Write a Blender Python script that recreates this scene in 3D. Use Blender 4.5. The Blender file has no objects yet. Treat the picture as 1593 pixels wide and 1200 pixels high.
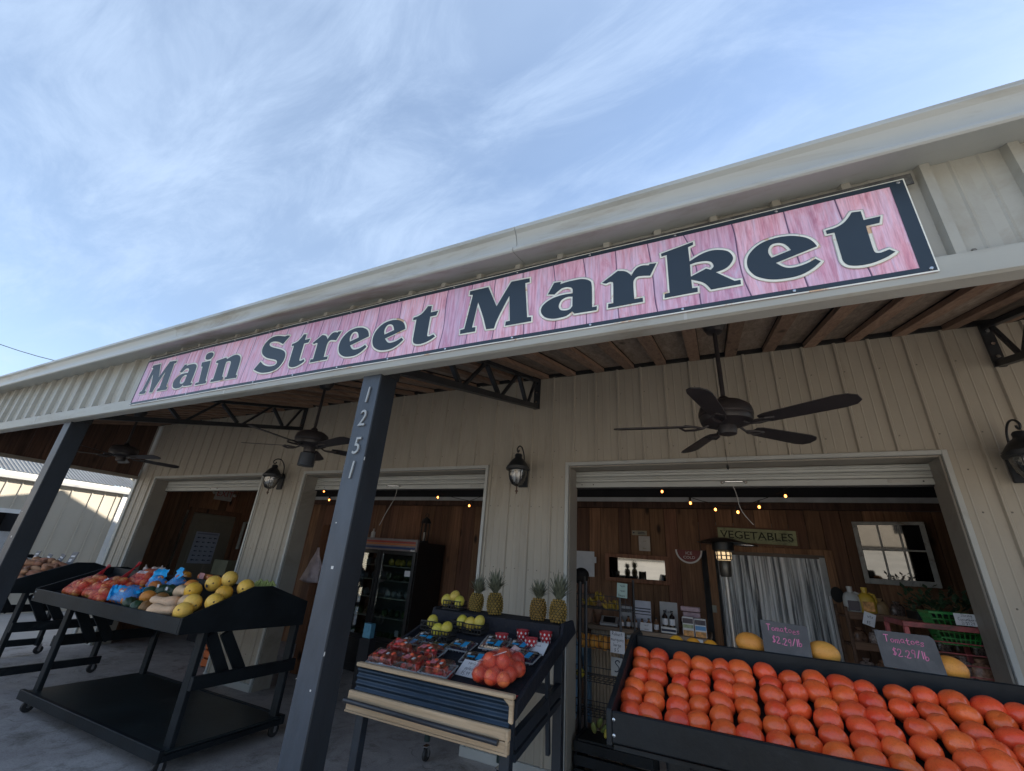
import bpy, bmesh, math, random
from mathutils import Vector, Matrix
random.seed(7)
PI = math.pi
R = math.radians
scene = bpy.context.scene
col = scene.collection

# ------------------------------------------------------------------ camera
W_PX = 1593.0
F_PX = 657.6
yaw, pitch, roll = .4652, .3969, .073
fw = Vector((-math.sin(yaw)*math.cos(pitch), math.cos(yaw)*math.cos(pitch), math.sin(pitch)))
rt = Vector((math.cos(yaw), math.sin(yaw), 0))
up = rt.cross(fw)
rt2 = rt*math.cos(roll)+up*math.sin(roll)
up2 = -rt*math.sin(roll)+up*math.cos(roll)
cam_d = bpy.data.cameras.new('camera')
cam = bpy.data.objects.new('camera', cam_d)
col.objects.link(cam)
cam.matrix_world = Matrix(((rt2.x, up2.x, -fw.x, 0), (rt2.y, up2.y, -fw.y, 0), (rt2.z, up2.z, -fw.z, 1.6), (0, 0, 0, 1)))
cam_d.sensor_width = 36
cam_d.lens = F_PX/W_PX*36
cam_d.clip_start = .05
cam_d.clip_end = 2000
scene.camera = cam

# ------------------------------------------------------------------ sky, sun, exposure
SUN = Vector((3.3, 3.7, 2.65)).normalized()
sun_el = math.asin(SUN.z)
sun_az = math.atan2(SUN.x, SUN.y)
world = bpy.data.worlds.new('World')
scene.world = world
world.use_nodes = True
wt = world.node_tree
wt.nodes.clear()
def wn(t, **k):
    n = wt.nodes.new(t)
    for a, b in k.items(): setattr(n, a, b)
    return n
sky = wn('ShaderNodeTexSky', sky_type='NISHITA', sun_disc=False, sun_elevation=sun_el, sun_rotation=sun_az,
         air_density=1.0, dust_density=.15, ozone_density=1.5)
tc = wn('ShaderNodeTexCoord')
sep = wn('ShaderNodeSeparateXYZ')
wt.links.new(tc.outputs['Generated'], sep.inputs[0])
mz = wn('ShaderNodeMath', operation='MAXIMUM'); mz.inputs[1].default_value = .0
wt.links.new(sep.outputs[2], mz.inputs[0])
az = wn('ShaderNodeMath', operation='ADD'); az.inputs[1].default_value = .22
wt.links.new(mz.outputs[0], az.inputs[0])
dx = wn('ShaderNodeMath', operation='DIVIDE'); dy = wn('ShaderNodeMath', operation='DIVIDE')
wt.links.new(sep.outputs[0], dx.inputs[0]); wt.links.new(az.outputs[0], dx.inputs[1])
wt.links.new(sep.outputs[1], dy.inputs[0]); wt.links.new(az.outputs[0], dy.inputs[1])
cmb = wn('ShaderNodeCombineXYZ')
wt.links.new(dx.outputs[0], cmb.inputs[0]); wt.links.new(dy.outputs[0], cmb.inputs[1])
def cloud(scale, sx, sy, rot, det, rough, dist, lo, hi, off):
    mp = wn('ShaderNodeMapping'); mp.inputs['Scale'].default_value = (sx, sy, 1)
    mp.inputs['Rotation'].default_value = (0, 0, R(rot)); mp.inputs['Location'].default_value = (off, off*.7, 0)
    wt.links.new(cmb.outputs[0], mp.inputs[0])
    n = wn('ShaderNodeTexNoise'); n.inputs['Scale'].default_value = scale; n.inputs['Detail'].default_value = det
    n.inputs['Roughness'].default_value = rough; n.inputs['Distortion'].default_value = dist
    wt.links.new(mp.outputs[0], n.inputs[0])
    r = wn('ShaderNodeMapRange'); r.interpolation_type = 'SMOOTHSTEP'
    r.inputs[1].default_value = lo; r.inputs[2].default_value = hi
    wt.links.new(n.outputs[0], r.inputs[0])
    return r.outputs[0]
c1 = cloud(.8, 1, 1.5, 35, 5, .5, .35, .30, .78, 3.1)
c2 = cloud(3.2, .8, 2.0, 48, 9, .66, .5, .38, .74, 7.7)
mul = wn('ShaderNodeMath', operation='MULTIPLY_ADD')
wt.links.new(c2, mul.inputs[0]); mul.inputs[1].default_value = .32; 
m1 = wn('ShaderNodeMath', operation='MULTIPLY'); m1.inputs[1].default_value = .36
wt.links.new(c1, m1.inputs[0]); wt.links.new(m1.outputs[0], mul.inputs[2])
mixc = wn('ShaderNodeMix', data_type='RGBA')
mixc.inputs[0].default_value = .5
cl = wn('ShaderNodeMath', operation='MULTIPLY'); cl.use_clamp = True; cl.inputs[1].default_value = 1.0
hz = wn('ShaderNodeMapRange'); hz.inputs[1].default_value = 0; hz.inputs[2].default_value = .75; hz.inputs[3].default_value = .46; hz.inputs[4].default_value = .16
wt.links.new(mz.outputs[0], hz.inputs[0])
ah = wn('ShaderNodeMath', operation='ADD'); wt.links.new(mul.outputs[0], ah.inputs[0]); wt.links.new(hz.outputs[0], ah.inputs[1])
wt.links.new(ah.outputs[0], cl.inputs[0])
wt.links.new(cl.outputs[0], mixc.inputs[0])
tint = wn('ShaderNodeMix', data_type='RGBA', blend_type='MULTIPLY'); tint.inputs[0].default_value = 1
tint.inputs[7].default_value = (1, 1, 1, 1)
wt.links.new(sky.outputs[0], tint.inputs[6])
wt.links.new(tint.outputs[2], mixc.inputs[6])
mixc.inputs[7].default_value = (2.9, 3.65, 4.8, 1)
bg = wn('ShaderNodeBackground'); bg.inputs[1].default_value = .092
wt.links.new(mixc.outputs[2], bg.inputs[0])
wo = wn('ShaderNodeOutputWorld')
wt.links.new(bg.outputs[0], wo.inputs[0])

sd = bpy.data.lights.new('sun', 'SUN')
sd.energy = 5.0; sd.angle = R(.6); sd.color = (1, .9, .76)
so = bpy.data.objects.new('sun', sd); col.objects.link(so)
so.rotation_euler = SUN.to_track_quat('Z', 'Y').to_euler()
so.location = (5, 5, 12)
scene.view_settings.view_transform = 'Standard'
scene.view_settings.look = 'None'
scene.view_settings.gamma = 1
scene.view_settings.use_curve_mapping = False
scene.view_settings.exposure = 1.45
scene.cycles.max_bounces = 8
scene.cycles.diffuse_bounces = 5
scene.cycles.transparent_max_bounces = 16
scene.cycles.sample_clamp_indirect = 6

# ------------------------------------------------------------------ materials
MATS = {}
def _m(name):
    m = bpy.data.materials.new(name); m.use_nodes = True
    nt = m.node_tree; b = nt.nodes['Principled BSDF']
    return m, nt, b
def _n(nt, t, **k):
    n = nt.nodes.new(t)
    for a, v in k.items(): setattr(n, a, v)
    return n
def _noise(nt, vec, scale, detail=4, rough=.55, dist=0):
    n = _n(nt, 'ShaderNodeTexNoise')
    n.inputs['Scale'].default_value = scale; n.inputs['Detail'].default_value = detail
    n.inputs['Roughness'].default_value = rough; n.inputs['Distortion'].default_value = dist
    nt.links.new(vec, n.inputs[0]); return n.outputs[0]
def _ramp(nt, fac, stops):
    r = _n(nt, 'ShaderNodeValToRGB')
    e = r.color_ramp.elements
    while len(e) < len(stops): e.new(.5)
    for i, (p, c) in enumerate(stops):
        e[i].position = p; e[i].color = (*c, 1) if len(c) == 3 else c
    nt.links.new(fac, r.inputs[0]); return r.outputs[0]
def _coords(nt, scale=(1, 1, 1), rot=(0, 0, 0), rnd=True):
    t = _n(nt, 'ShaderNodeTexCoord')
    mp = _n(nt, 'ShaderNodeMapping'); mp.inputs['Scale'].default_value = scale; mp.inputs['Rotation'].default_value = rot
    if rnd:
        oi = _n(nt, 'ShaderNodeObjectInfo')
        mu = _n(nt, 'ShaderNodeVectorMath', operation='SCALE'); mu.inputs['Scale'].default_value = 37
        cx = _n(nt, 'ShaderNodeCombineXYZ')
        for i in range(3): nt.links.new(oi.outputs['Random'], cx.inputs[i])
        nt.links.new(cx.outputs[0], mu.inputs[0])
        ad = _n(nt, 'ShaderNodeVectorMath', operation='ADD')
        nt.links.new(t.outputs['Object'], ad.inputs[0]); nt.links.new(mu.outputs[0], ad.inputs[1])
        nt.links.new(ad.outputs[0], mp.inputs[0])
    else:
        nt.links.new(t.outputs['Object'], mp.inputs[0])
    return mp.outputs[0]
def _bump(nt, b, h, strength=.3, dist=.01):
    bp = _n(nt, 'ShaderNodeBump'); bp.inputs['Strength'].default_value = strength; bp.inputs['Distance'].default_value = dist
    nt.links.new(h, bp.inputs['Height']); nt.links.new(bp.outputs[0], b.inputs['Normal'])
def _hsv(nt, colr, amt_v=.2, amt_h=0.0):
    oi = _n(nt, 'ShaderNodeObjectInfo')
    h = _n(nt, 'ShaderNodeHueSaturation')
    mr = _n(nt, 'ShaderNodeMapRange'); mr.inputs[3].default_value = 1-amt_v; mr.inputs[4].default_value = 1+amt_v
    nt.links.new(oi.outputs['Random'], mr.inputs[0]); nt.links.new(mr.outputs[0], h.inputs['Value'])
    if amt_h:
        mm = _n(nt, 'ShaderNodeMath', operation='MULTIPLY'); mm.inputs[1].default_value = 7.31
        fr = _n(nt, 'ShaderNodeMath', operation='FRACT')
        m2 = _n(nt, 'ShaderNodeMapRange'); m2.inputs[3].default_value = .5-amt_h; m2.inputs[4].default_value = .5+amt_h
        nt.links.new(oi.outputs['Random'], mm.inputs[0]); nt.links.new(mm.outputs[0], fr.inputs[0])
        nt.links.new(fr.outputs[0], m2.inputs[0]); nt.links.new(m2.outputs[0], h.inputs['Hue'])
    nt.links.new(colr, h.inputs['Color']); return h.outputs[0]

def plain(name, c, rough=.6, var=.15, scale=6, bump=.1, metal=0, bscale=60, objv=0, hue=0, spec=.5, dirt=None, stretch=(1, 1, 1), coat=0, bdist=.004):
    if name in MATS: return MATS[name]
    m, nt, b = _m(name)
    v = _coords(nt, stretch)
    n1 = _noise(nt, v, scale, 6, .6)
    lo = tuple(max(0, x*(1-var)) for x in c); hi = tuple(min(1, x*(1+var)) for x in c)
    cc = _ramp(nt, n1, [(.3, lo), (.7, hi)])
    if dirt:
        n3 = _noise(nt, v, scale*.6, 9, .7, .6)
        mask = _ramp(nt, n3, [(dirt[1], (0, 0, 0)), (dirt[2], (1, 1, 1))])
        mx = _n(nt, 'ShaderNodeMix', data_type='RGBA'); nt.links.new(mask, mx.inputs[0]); nt.links.new(cc, mx.inputs[6])
        mx.inputs[7].default_value = (*dirt[0], 1); cc = mx.outputs[2]
    if objv or hue: cc = _hsv(nt, cc, objv, hue)
    nt.links.new(cc, b.inputs['Base Color'])
    b.inputs['Roughness'].default_value = rough; b.inputs['Metallic'].default_value = metal
    b.inputs['Specular IOR Level'].default_value = spec
    if coat: b.inputs['Coat Weight'].default_value = coat; b.inputs['Coat Roughness'].default_value = .15
    if bump:
        n2 = _noise(nt, v, bscale, 4, .6); _bump(nt, b, n2, bump, bdist)
    MATS[name] = m; return m

def wood(name, c1, c2, axis=2, rough=.7, scale=1.0, knots=True, objv=.25, hue=.0, bump=.4):
    if name in MATS: return MATS[name]
    m, nt, b = _m(name)
    s = [9*scale]*3; s[axis] = .55*scale
    v = _coords(nt, tuple(s))
    g = _noise(nt, v, 1.6, 8, .65, 1.4)
    s2 = [60*scale]*3; s2[axis] = 1.2*scale
    v2 = _coords(nt, tuple(s2))
    g2 = _noise(nt, v2, 1.0, 5, .6, .3)
    cc = _ramp(nt, g, [(.28, c1), (.5, tuple((a+d)/2 for a, d in zip(c1, c2))), (.72, c2)])
    mx = _n(nt, 'ShaderNodeMix', data_type='RGBA', blend_type='MULTIPLY'); mx.inputs[0].default_value = .55
    nt.links.new(cc, mx.inputs[6]); nt.links.new(_ramp(nt, g2, [(.3, (.45, .42, .4)), (.62, (1, 1, 1))]), mx.inputs[7])
    cc = mx.outputs[2]
    if knots:
        sk = [7*scale]*3; sk[axis] = 3.2*scale
        vk = _coords(nt, tuple(sk))
        vo = _n(nt, 'ShaderNodeTexVoronoi'); vo.inputs['Scale'].default_value = .55
        nt.links.new(vk, vo.inputs[0])
        km = _ramp(nt, vo.outputs['Distance'], [(.06, (1, 1, 1)), (.15, (0, 0, 0))])
        mk = _n(nt, 'ShaderNodeMix', data_type='RGBA'); nt.links.new(km, mk.inputs[0]); nt.links.new(cc, mk.inputs[6])
        mk.inputs[7].default_value = (*[x*.25 for x in c1], 1); cc = mk.outputs[2]
    cc = _hsv(nt, cc, objv, hue)
    nt.links.new(cc, b.inputs['Base Color']); b.inputs['Roughness'].default_value = rough
    _bump(nt, b, g2, bump, .004)
    MATS[name] = m; return m

def glass(name, tintc=(.8, .85, .85), opacity=.25, rough=.05, bump=0):
    if name in MATS: return MATS[name]
    m, nt, b = _m(name); nt.nodes.remove(b)
    out = nt.nodes['Material Output']
    tr = _n(nt, 'ShaderNodeBsdfTransparent'); tr.inputs[0].default_value = (*tintc, 1)
    gl = _n(nt, 'ShaderNodeBsdfGlossy'); gl.inputs['Roughness'].default_value = rough; gl.inputs[0].default_value = (.95, .95, .95, 1)
    fr = _n(nt, 'ShaderNodeLayerWeight'); fr.inputs[0].default_value = .25
    mr = _n(nt, 'ShaderNodeMapRange'); mr.inputs[3].default_value = opacity*.35; mr.inputs[4].default_value = min(1, opacity*3)
    nt.links.new(fr.outputs['Fresnel'], mr.inputs[0])
    mx = _n(nt, 'ShaderNodeMixShader'); nt.links.new(mr.outputs[0], mx.inputs[0])
    nt.links.new(tr.outputs[0], mx.inputs[1]); nt.links.new(gl.outputs[0], mx.inputs[2])
    nt.links.new(mx.outputs[0], out.inputs[0])
    if bump:
        v = _coords(nt, (1, 1, 1)); n = _noise(nt, v, bump, 3)
        bp = _n(nt, 'ShaderNodeBump'); bp.inputs['Strength'].default_value = .5; bp.inputs['Distance'].default_value = .004
        nt.links.new(n, bp.inputs['Height']); nt.links.new(bp.outputs[0], gl.inputs['Normal'])
    MATS[name] = m; return m

def emit(name, c, s):
    if name in MATS: return MATS[name]
    m, nt, b = _m(name)
    b.inputs['Base Color'].default_value = (*c, 1); b.inputs['Emission Color'].default_value = (*c, 1); b.inputs['Emission Strength'].default_value = s
    MATS[name] = m; return m

# ------------------------------------------------------------------ mesh builder
class MB:
    def __init__(s): s.v = []; s.f = []; s.mi = []; s.cur = 0
    def add(s, vs, fs):
        o = len(s.v); s.v += [tuple(p) for p in vs]; s.f += [tuple(i+o for i in f) for f in fs]; s.mi += [s.cur]*len(fs); return s
    def box(s, x0, x1, y0, y1, z0, z1, m=None):
        vs = [(x, y, z) for x in (x0, x1) for y in (y0, y1) for z in (z0, z1)]
        if m is not None: vs = [m @ Vector(p) for p in vs]
        return s.add(vs, [(0, 1, 3, 2), (4, 6, 7, 5), (0, 4, 5, 1), (2, 3, 7, 6), (0, 2, 6, 4), (1, 5, 7, 3)])
    def beam(s, p0, p1, w, h, upv=(0, 0, 1)):
        p0, p1 = Vector(p0), Vector(p1); d = (p1-p0); L = d.length; d.normalize()
        u = Vector(upv); sd_ = d.cross(u)
        if sd_.length < 1e-4: sd_ = d.cross(Vector((0, 1, 0)))
        sd_.normalize(); u = sd_.cross(d)
        m = Matrix(((sd_.x, d.x, u.x, p0.x), (sd_.y, d.y, u.y, p0.y), (sd_.z, d.z, u.z, p0.z), (0, 0, 0, 1)))
        return s.box(-w/2, w/2, 0, L, -h/2, h/2, m)
    def cyl(s, p0, p1, r0, r1=None, n=12, caps=True):
        r1 = r0 if r1 is None else r1
        p0, p1 = Vector(p0), Vector(p1); d = (p1-p0).normalized()
        a = d.orthogonal().normalized(); b = d.cross(a)
        vs = [p0+(a*math.cos(t)+b*math.sin(t))*r0 for t in [2*PI*i/n for i in range(n)]]
        vs += [p1+(a*math.cos(t)+b*math.sin(t))*r1 for t in [2*PI*i/n for i in range(n)]]
        fs = [(i, (i+1) % n, n+(i+1) % n, n+i) for i in range(n)]
        if caps: fs += [tuple(range(n-1, -1, -1)), tuple(range(n, 2*n))]
        return s.add(vs, fs)
    def tube(s, path, r, n=8, closed=False):
        path = [Vector(p) for p in path]; N = len(path); rings = []
        prev = None
        for i, p in enumerate(path):
            if closed: t = (path[(i+1) % N]-path[i-1])
            else: t = path[min(i+1, N-1)]-path[max(i-1, 0)]
            t.normalize()
            if prev is None: a = t.orthogonal().normalized()
            else:
                a = prev-t*prev.dot(t); a.normalize()
            prev = a; b = t.cross(a)
            rr = r[i] if isinstance(r, (list, tuple)) else r
            rings.append([p+(a*math.cos(2*PI*k/n)+b*math.sin(2*PI*k/n))*rr for k in range(n)])
        vs = [q for rg in rings for q in rg]
        fs = [(i*n+k, i*n+(k+1) % n, ((i+1) % N)*n+(k+1) % n, ((i+1) % N)*n+k) for i in range(N if closed else N-1) for k in range(n)]
        if not closed: fs += [tuple(range(n-1, -1, -1)), tuple(range((N-1)*n, N*n))]
        return s.add(vs, fs)
    def lathe(s, prof, c=(0, 0, 0), n=20, sx=1, sy=1, m=None):
        vs = []; fs = []
        for r, z in prof:
            for k in range(n):
                p = Vector((c[0]+r*sx*math.cos(2*PI*k/n), c[1]+r*sy*math.sin(2*PI*k/n), c[2]+z))
                vs.append(m @ p if m is not None else p)
        P = len(prof)
        for i in range(P-1):
            for k in range(n): fs.append((i*n+k, i*n+(k+1) % n, (i+1)*n+(k+1) % n, (i+1)*n+k))
        if prof[0][0] > 1e-6: fs.append(tuple(range(n-1, -1, -1)))
        if prof[-1][0] > 1e-6: fs.append(tuple(range((P-1)*n, P*n)))
        return s.add(vs, fs)
    def sphere(s, c, r, n=12, m=8, sc=(1, 1, 1), rot=None, fn=None):
        vs = []; fs = []
        rot = rot or Matrix.Identity(3)
        for i in range(m+1):
            th = PI*i/m
            for k in range(n):
                ph = 2*PI*k/n
                d = Vector((math.sin(th)*math.cos(ph), math.sin(th)*math.sin(ph), math.cos(th)))
                q = fn(d, th, ph) if fn else 1
                p = Vector((d.x*sc[0], d.y*sc[1], d.z*sc[2]))*r*q
                vs.append(Vector(c)+rot @ p)
        for i in range(m):
            for k in range(n): fs.append((i*n+k, (i+1)*n+k, (i+1)*n+(k+1) % n, i*n+(k+1) % n))
        return s.add(vs, fs)
    def prism(s, poly, a0, a1, axis='x'):
        """poly of 2D points; axis x: (y,z); y: (x,z); z: (x,y)"""
        def P(p, a):
            return (a, p[0], p[1]) if axis == 'x' else (p[0], a, p[1]) if axis == 'y' else (p[0], p[1], a)
        n = len(poly)
        vs = [P(p, a0) for p in poly]+[P(p, a1) for p in poly]
        fs = [(i, (i+1) % n, n+(i+1) % n, n+i) for i in range(n)]+[tuple(range(n-1, -1, -1)), tuple(range(n, 2*n))]
        return s.add(vs, fs)
    def sheet(s, prof, a0, a1, axis='z', closed=False):
        n = len(prof)
        def P(p, a):
            return (p[0], p[1], a) if axis == 'z' else (a, p[0], p[1]) if axis == 'x' else (p[0], a, p[1])
        vs = [P(p, a0) for p in prof]+[P(p, a1) for p in prof]
        return s.add(vs, [(i, i+1, n+i+1, n+i) for i in range(n-1)])
    def mesh(s, name, mats, smooth=None):
        me = bpy.data.meshes.new(name)
        me.from_pydata(s.v, [], s.f)
        for m in (mats if isinstance(mats, (list, tuple)) else [mats]): me.materials.append(m)
        if any(s.mi): me.polygons.foreach_set('material_index', s.mi)
        bm = bmesh.new(); bm.from_mesh(me)
        bmesh.ops.remove_doubles(bm, verts=bm.verts, dist=1e-6)
        bmesh.ops.recalc_face_normals(bm, faces=bm.faces); bm.to_mesh(me); bm.free()
        if smooth:
            me.polygons.foreach_set('use_smooth', [True]*len(me.polygons)); me.set_sharp_from_angle(angle=R(smooth))
        me.update(); return me

def wloc(o):
    v = Vector((0, 0, 0))
    while o is not None: v += o.location; o = o.parent
    return v
def thing(name, label, cat, loc=(0, 0, 0), rz=0, group=None):
    o = bpy.data.objects.new(name, None); col.objects.link(o)
    o.location = loc; o.rotation_euler = (0, 0, rz); o.empty_display_size = .1
    o['label'] = label; o['category'] = cat
    if group: o['group'] = group
    return o
def obj(name, mb, mats, parent=None, world=False, smooth=None, bevel=0, label=None, me=None):
    """part of a thing; world=True: coordinates are world ones and are shifted to the (unrotated) parent"""
    if me is None:
        if world and parent is not None:
            w = wloc(parent); mb.v = [(p[0]-w.x, p[1]-w.y, p[2]-w.z) for p in mb.v]
        me = mb.mesh(name, mats, smooth)
    o = bpy.data.objects.new(name, me); col.objects.link(o)
    if parent is not None: o.parent = parent
    if bevel:
        b = o.modifiers.new('bevel', 'BEVEL'); b.width = bevel; b.segments = 1; b.limit_method = 'ANGLE'
    if label: o['label'] = label
    return o
def single(name, mb, mats, label, cat, group=None, smooth=None, bevel=0, loc=None, me=None):
    """a thing that is one mesh; vertices world -> moved to origin loc"""
    if me is None:
        if loc is None:
            n = len(mb.v); zs = min(p[2] for p in mb.v)
            loc = (sum(p[0] for p in mb.v)/n, sum(p[1] for p in mb.v)/n, zs)
            mb.v = [(p[0]-loc[0], p[1]-loc[1], p[2]-loc[2]) for p in mb.v]
        me = mb.mesh(name, mats, smooth)
    o = bpy.data.objects.new(name, me); col.objects.link(o); o.location = loc
    if bevel:
        b = o.modifiers.new('bevel', 'BEVEL'); b.width = bevel; b.segments = 1; b.limit_method = 'ANGLE'
    o['label'] = label; o['category'] = cat
    if group: o['group'] = group
    return o
def kids(o): return [c for c in ALL() if c.parent == o]
def ALL(): return list(col.objects)
def tree(o):
    ch = {}
    for c in col.objects:
        if c.parent is not None: ch.setdefault(c.parent.name, []).append(c)
    def g(x): return (x, [g(c) for c in ch.get(x.name, [])])
    return g(o)
def dup(tr, loc=None, rz=None, rot=None, label=None, sc=None):
    def cp(node, par):
        c = node[0].copy(); col.objects.link(c)
        if par is not None: c.parent = par
        for k in node[1]: cp(k, c)
        return c
    r = cp(tr, None)
    if loc is not None: r.location = loc
    if rz is not None: r.rotation_euler = (0, 0, rz)
    if rot is not None: r.rotation_euler = rot
    if sc is not None: r.scale = (sc, sc, sc)
    if label: r['label'] = label
    return r
def structure(name, mb, mats, kind='structure', smooth=None):
    me = mb.mesh(name, mats, smooth); o = bpy.data.objects.new(name, me); col.objects.link(o); o['kind'] = kind; return o
def smoothpoly(pts, sub=5, closed=True):
    """Catmull-Rom through points flagged 1, corners elsewhere"""
    n = len(pts); out = []
    for i in range(n if closed else n-1):
        p1, p2 = pts[i], pts[(i+1) % n]; p0, p3 = pts[i-1], pts[(i+2) % n]
        f1 = len(p1) > 2 and p1[2]; f2 = len(p2) > 2 and p2[2]
        out.append((p1[0], p1[1]))
        if not (f1 or f2): continue
        t1 = ((p2[0]-p0[0])/2, (p2[1]-p0[1])/2) if f1 else (p2[0]-p1[0], p2[1]-p1[1])
        t2 = ((p3[0]-p1[0])/2, (p3[1]-p1[1])/2) if f2 else (p2[0]-p1[0], p2[1]-p1[1])
        for k in range(1, sub):
            t = k/sub; a = 2*t**3-3*t**2+1; b = t**3-2*t**2+t; c = -2*t**3+3*t**2; d = t**3-t**2
            out.append(tuple(a*p1[j]+b*t1[j]+c*p2[j]+d*t2[j] for j in (0, 1)))
    if not closed: out.append((pts[-1][0], pts[-1][1]))
    return out
def curve_mesh(name, loops, mats, extrude=.0008, fill=True, bevel=0):
    cd = bpy.data.curves.new(name, 'CURVE'); cd.dimensions = '2D' if fill else '3D'
    if fill: cd.fill_mode = 'BOTH'; cd.extrude = extrude
    else: cd.bevel_depth = bevel; cd.bevel_resolution = 1
    for lp in loops:
        sp = cd.splines.new('POLY'); sp.points.add(len(lp)-1); sp.use_cyclic_u = True
        for i, p in enumerate(lp): sp.points[i].co = (p[0], p[1], 0, 1)
    o = bpy.data.objects.new(name, cd); col.objects.link(o)
    dg = bpy.context.evaluated_depsgraph_get()
    me = bpy.data.meshes.new_from_object(o.evaluated_get(dg))
    bpy.data.objects.remove(o); bpy.data.curves.remove(cd)
    me.materials.clear(); me.materials.append(mats)
    return me
def text_mesh(name, txt, size, mats, extrude=.0008, align='CENTER', space=1.0, shear=0, offset=0):
    cd = bpy.data.curves.new(name, 'FONT'); cd.body = txt; cd.size = size; cd.extrude = extrude; cd.align_x = align; cd.align_y = 'CENTER'
    cd.space_character = space; cd.shear = shear; cd.offset = offset
    cd.resolution_u = 3
    o = bpy.data.objects.new(name, cd); col.objects.link(o)
    dg = bpy.context.evaluated_depsgraph_get()
    me = bpy.data.meshes.new_from_object(o.evaluated_get(dg))
    bpy.data.objects.remove(o); bpy.data.curves.remove(cd)
    me.materials.clear(); me.materials.append(mats)
    return me
def xz(me, x=0, y=0, z=0, sx=1, sz=1):
    """lay an XY mesh into the XZ plane facing -Y"""
    me.transform(Matrix(((sx, 0, 0, x), (0, 0, -1, y), (0, sz, 0, z), (0, 0, 0, 1)))); return me
# single-stroke handwriting
ST = {'T': [[(0, 1), (.6, 1)], [(.3, 1), (.27, 0)]], 'o': [[(.25, .5), (.05, .35), (.08, .08), (.25, 0), (.42, .15), (.4, .4), (.25, .5)]],
 'm': [[(0, 0), (.02, .48), (.05, .4), (.18, .5), (.25, .38), (.27, 0)], [(.27, .38), (.42, .5), (.5, .4), (.52, 0)]],
 'a': [[(.4, .45), (.2, .5), (.04, .3), (.08, .05), (.25, .02), (.4, .3), (.42, .45), (.42, .08), (.5, 0)]],
 't': [[(.2, .85), (.18, .1), (.3, 0), (.42, .06)], [(0, .55), (.42, .58)]], 'e': [[(.05, .25), (.4, .32), (.38, .46), (.2, .5), (.05, .3), (.08, .06), (.25, 0), (.42, .08)]],
 's': [[(.38, .45), (.2, .5), (.08, .38), (.3, .22), (.32, .06), (.15, 0), (.0, .06)]], '$': [[(.4, .85), (.2, .9), (.05, .7), (.35, .4), (.3, .15), (.0, .15)], [(.22, 1.05), (.18, 0)]],
 '2': [[(.03, .75), (.2, .95), (.4, .8), (.3, .45), (.0, .02), (.45, .05)]], '.': [[(.1, 0), (.14, .03)]], '9': [[(.4, .85), (.2, .95), (.05, .7), (.2, .5), (.4, .6), (.42, .9), (.38, .4), (.3, 0)]],
 '/': [[(.0, -.05), (.4, 1)]], 'l': [[(.1, 1), (.08, 0)]], 'b': [[(.05, 1), (.03, .02), (.3, .02), (.38, .3), (.2, .45), (.05, .3)]], 'S': [[(.45, .85), (.25, 1), (.05, .8), (.4, .4), (.35, .08), (.0, .05)]],
 'i': [[(.1, .5), (.1, 0)], [(.1, .72), (.11, .75)]], 'c': [[(.4, .42), (.2, .5), (.04, .3), (.1, .05), (.38, .03)]], 'n': [[(0, 0), (.02, .48), (.05, .38), (.25, .5), (.34, .35), (.35, 0)]],
 'g': [[(.4, .45), (.2, .5), (.05, .3), (.2, .05), (.38, .3), (.4, .45), (.38, -.25), (.1, -.35)]], 'C': [[(.5, .85), (.3, 1), (.05, .7), (.05, .25), (.25, 0), (.5, .1)]],
 'u': [[(.02, .48), (.05, .1), (.2, 0), (.36, .15), (.37, .48), (.38, 0)]], 'r': [[(.02, .48), (.03, 0), (.04, .3), (.2, .48), (.32, .45)]], '1': [[(.1, .8), (.2, 1), (.18, 0)]],
 'P': [[(.05, 0), (.05, 1), (.35, .95), (.4, .7), (.3, .5), (.05, .48)]], 'R': [[(.05, 0), (.05, 1), (.35, .95), (.38, .7), (.25, .5), (.05, .5), (.42, 0)]], 'p': [[(.03, -.4), (.03, .45), (.3, .48), (.38, .25), (.25, 0), (.04, .05)]],
 'h': [[(.03, 1), (.03, 0), (.05, .35), (.25, .48), (.34, .3), (.35, 0)]], 'B': [[(.03, 0), (.03, 1), (.35, .9), (.3, .55), (.05, .52), (.4, .4), (.35, .05), (.03, 0)]], 'w': [[(0, .48), (.12, 0), (.25, .4), (.38, 0), (.5, .48)]],
 'x': [[(0, .5), (.35, 0)], [(.35, .5), (0, 0)]], '5': [[(.4, .95), (.1, .95), (.08, .55), (.35, .5), (.35, .1), (.02, .05)]], '-': [[(0, .3), (.35, .3)]], 'y': [[(.02, .48), (.2, .05)], [(.38, .48), (.1, -.35)]], 'd': [[(.38, 1), (.37, 0), (.3, .02), (.1, .05), (.05, .3), (.2, .48), (.37, .4)]], ' ': []}
def strokes(txt, h, w=.1, x0=0, z0=0, y=0, wob=.03, seed=1, mb=None):
    mb = mb or MB(); rr = random.Random(seed); x = x0
    for chh in txt:
        L = ST.get(chh, []); mxx = max([p[0] for s_ in L for p in s_], default=.3)
        dz = rr.uniform(-wob, wob)
        for s_ in L:
            q = smoothpoly([(p[0], p[1], 1) for p in s_], 4, closed=False) if len(s_) > 2 else s_
            q = [(x+p[0]*h, z0+(p[1]+dz)*h) for p in q]
            for a, b in zip(q[:-1], q[1:]):
                d = Vector((b[0]-a[0], b[1]-a[1]));
                if d.length < 1e-6: continue
                d.normalize(); nn = Vector((-d.y, d.x))*w*h/2; e = d*w*h*.3
                mb.add([(a[0]-e.x+nn.x, y, a[1]-e.y+nn.y), (b[0]+e.x+nn.x, y, b[1]+e.y+nn.y), (b[0]+e.x-nn.x, y, b[1]+e.y-nn.y), (a[0]-e.x-nn.x, y, a[1]-e.y-nn.y)], [(0, 1, 2, 3)])
        x += (mxx+.2)*h
    return mb
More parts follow.
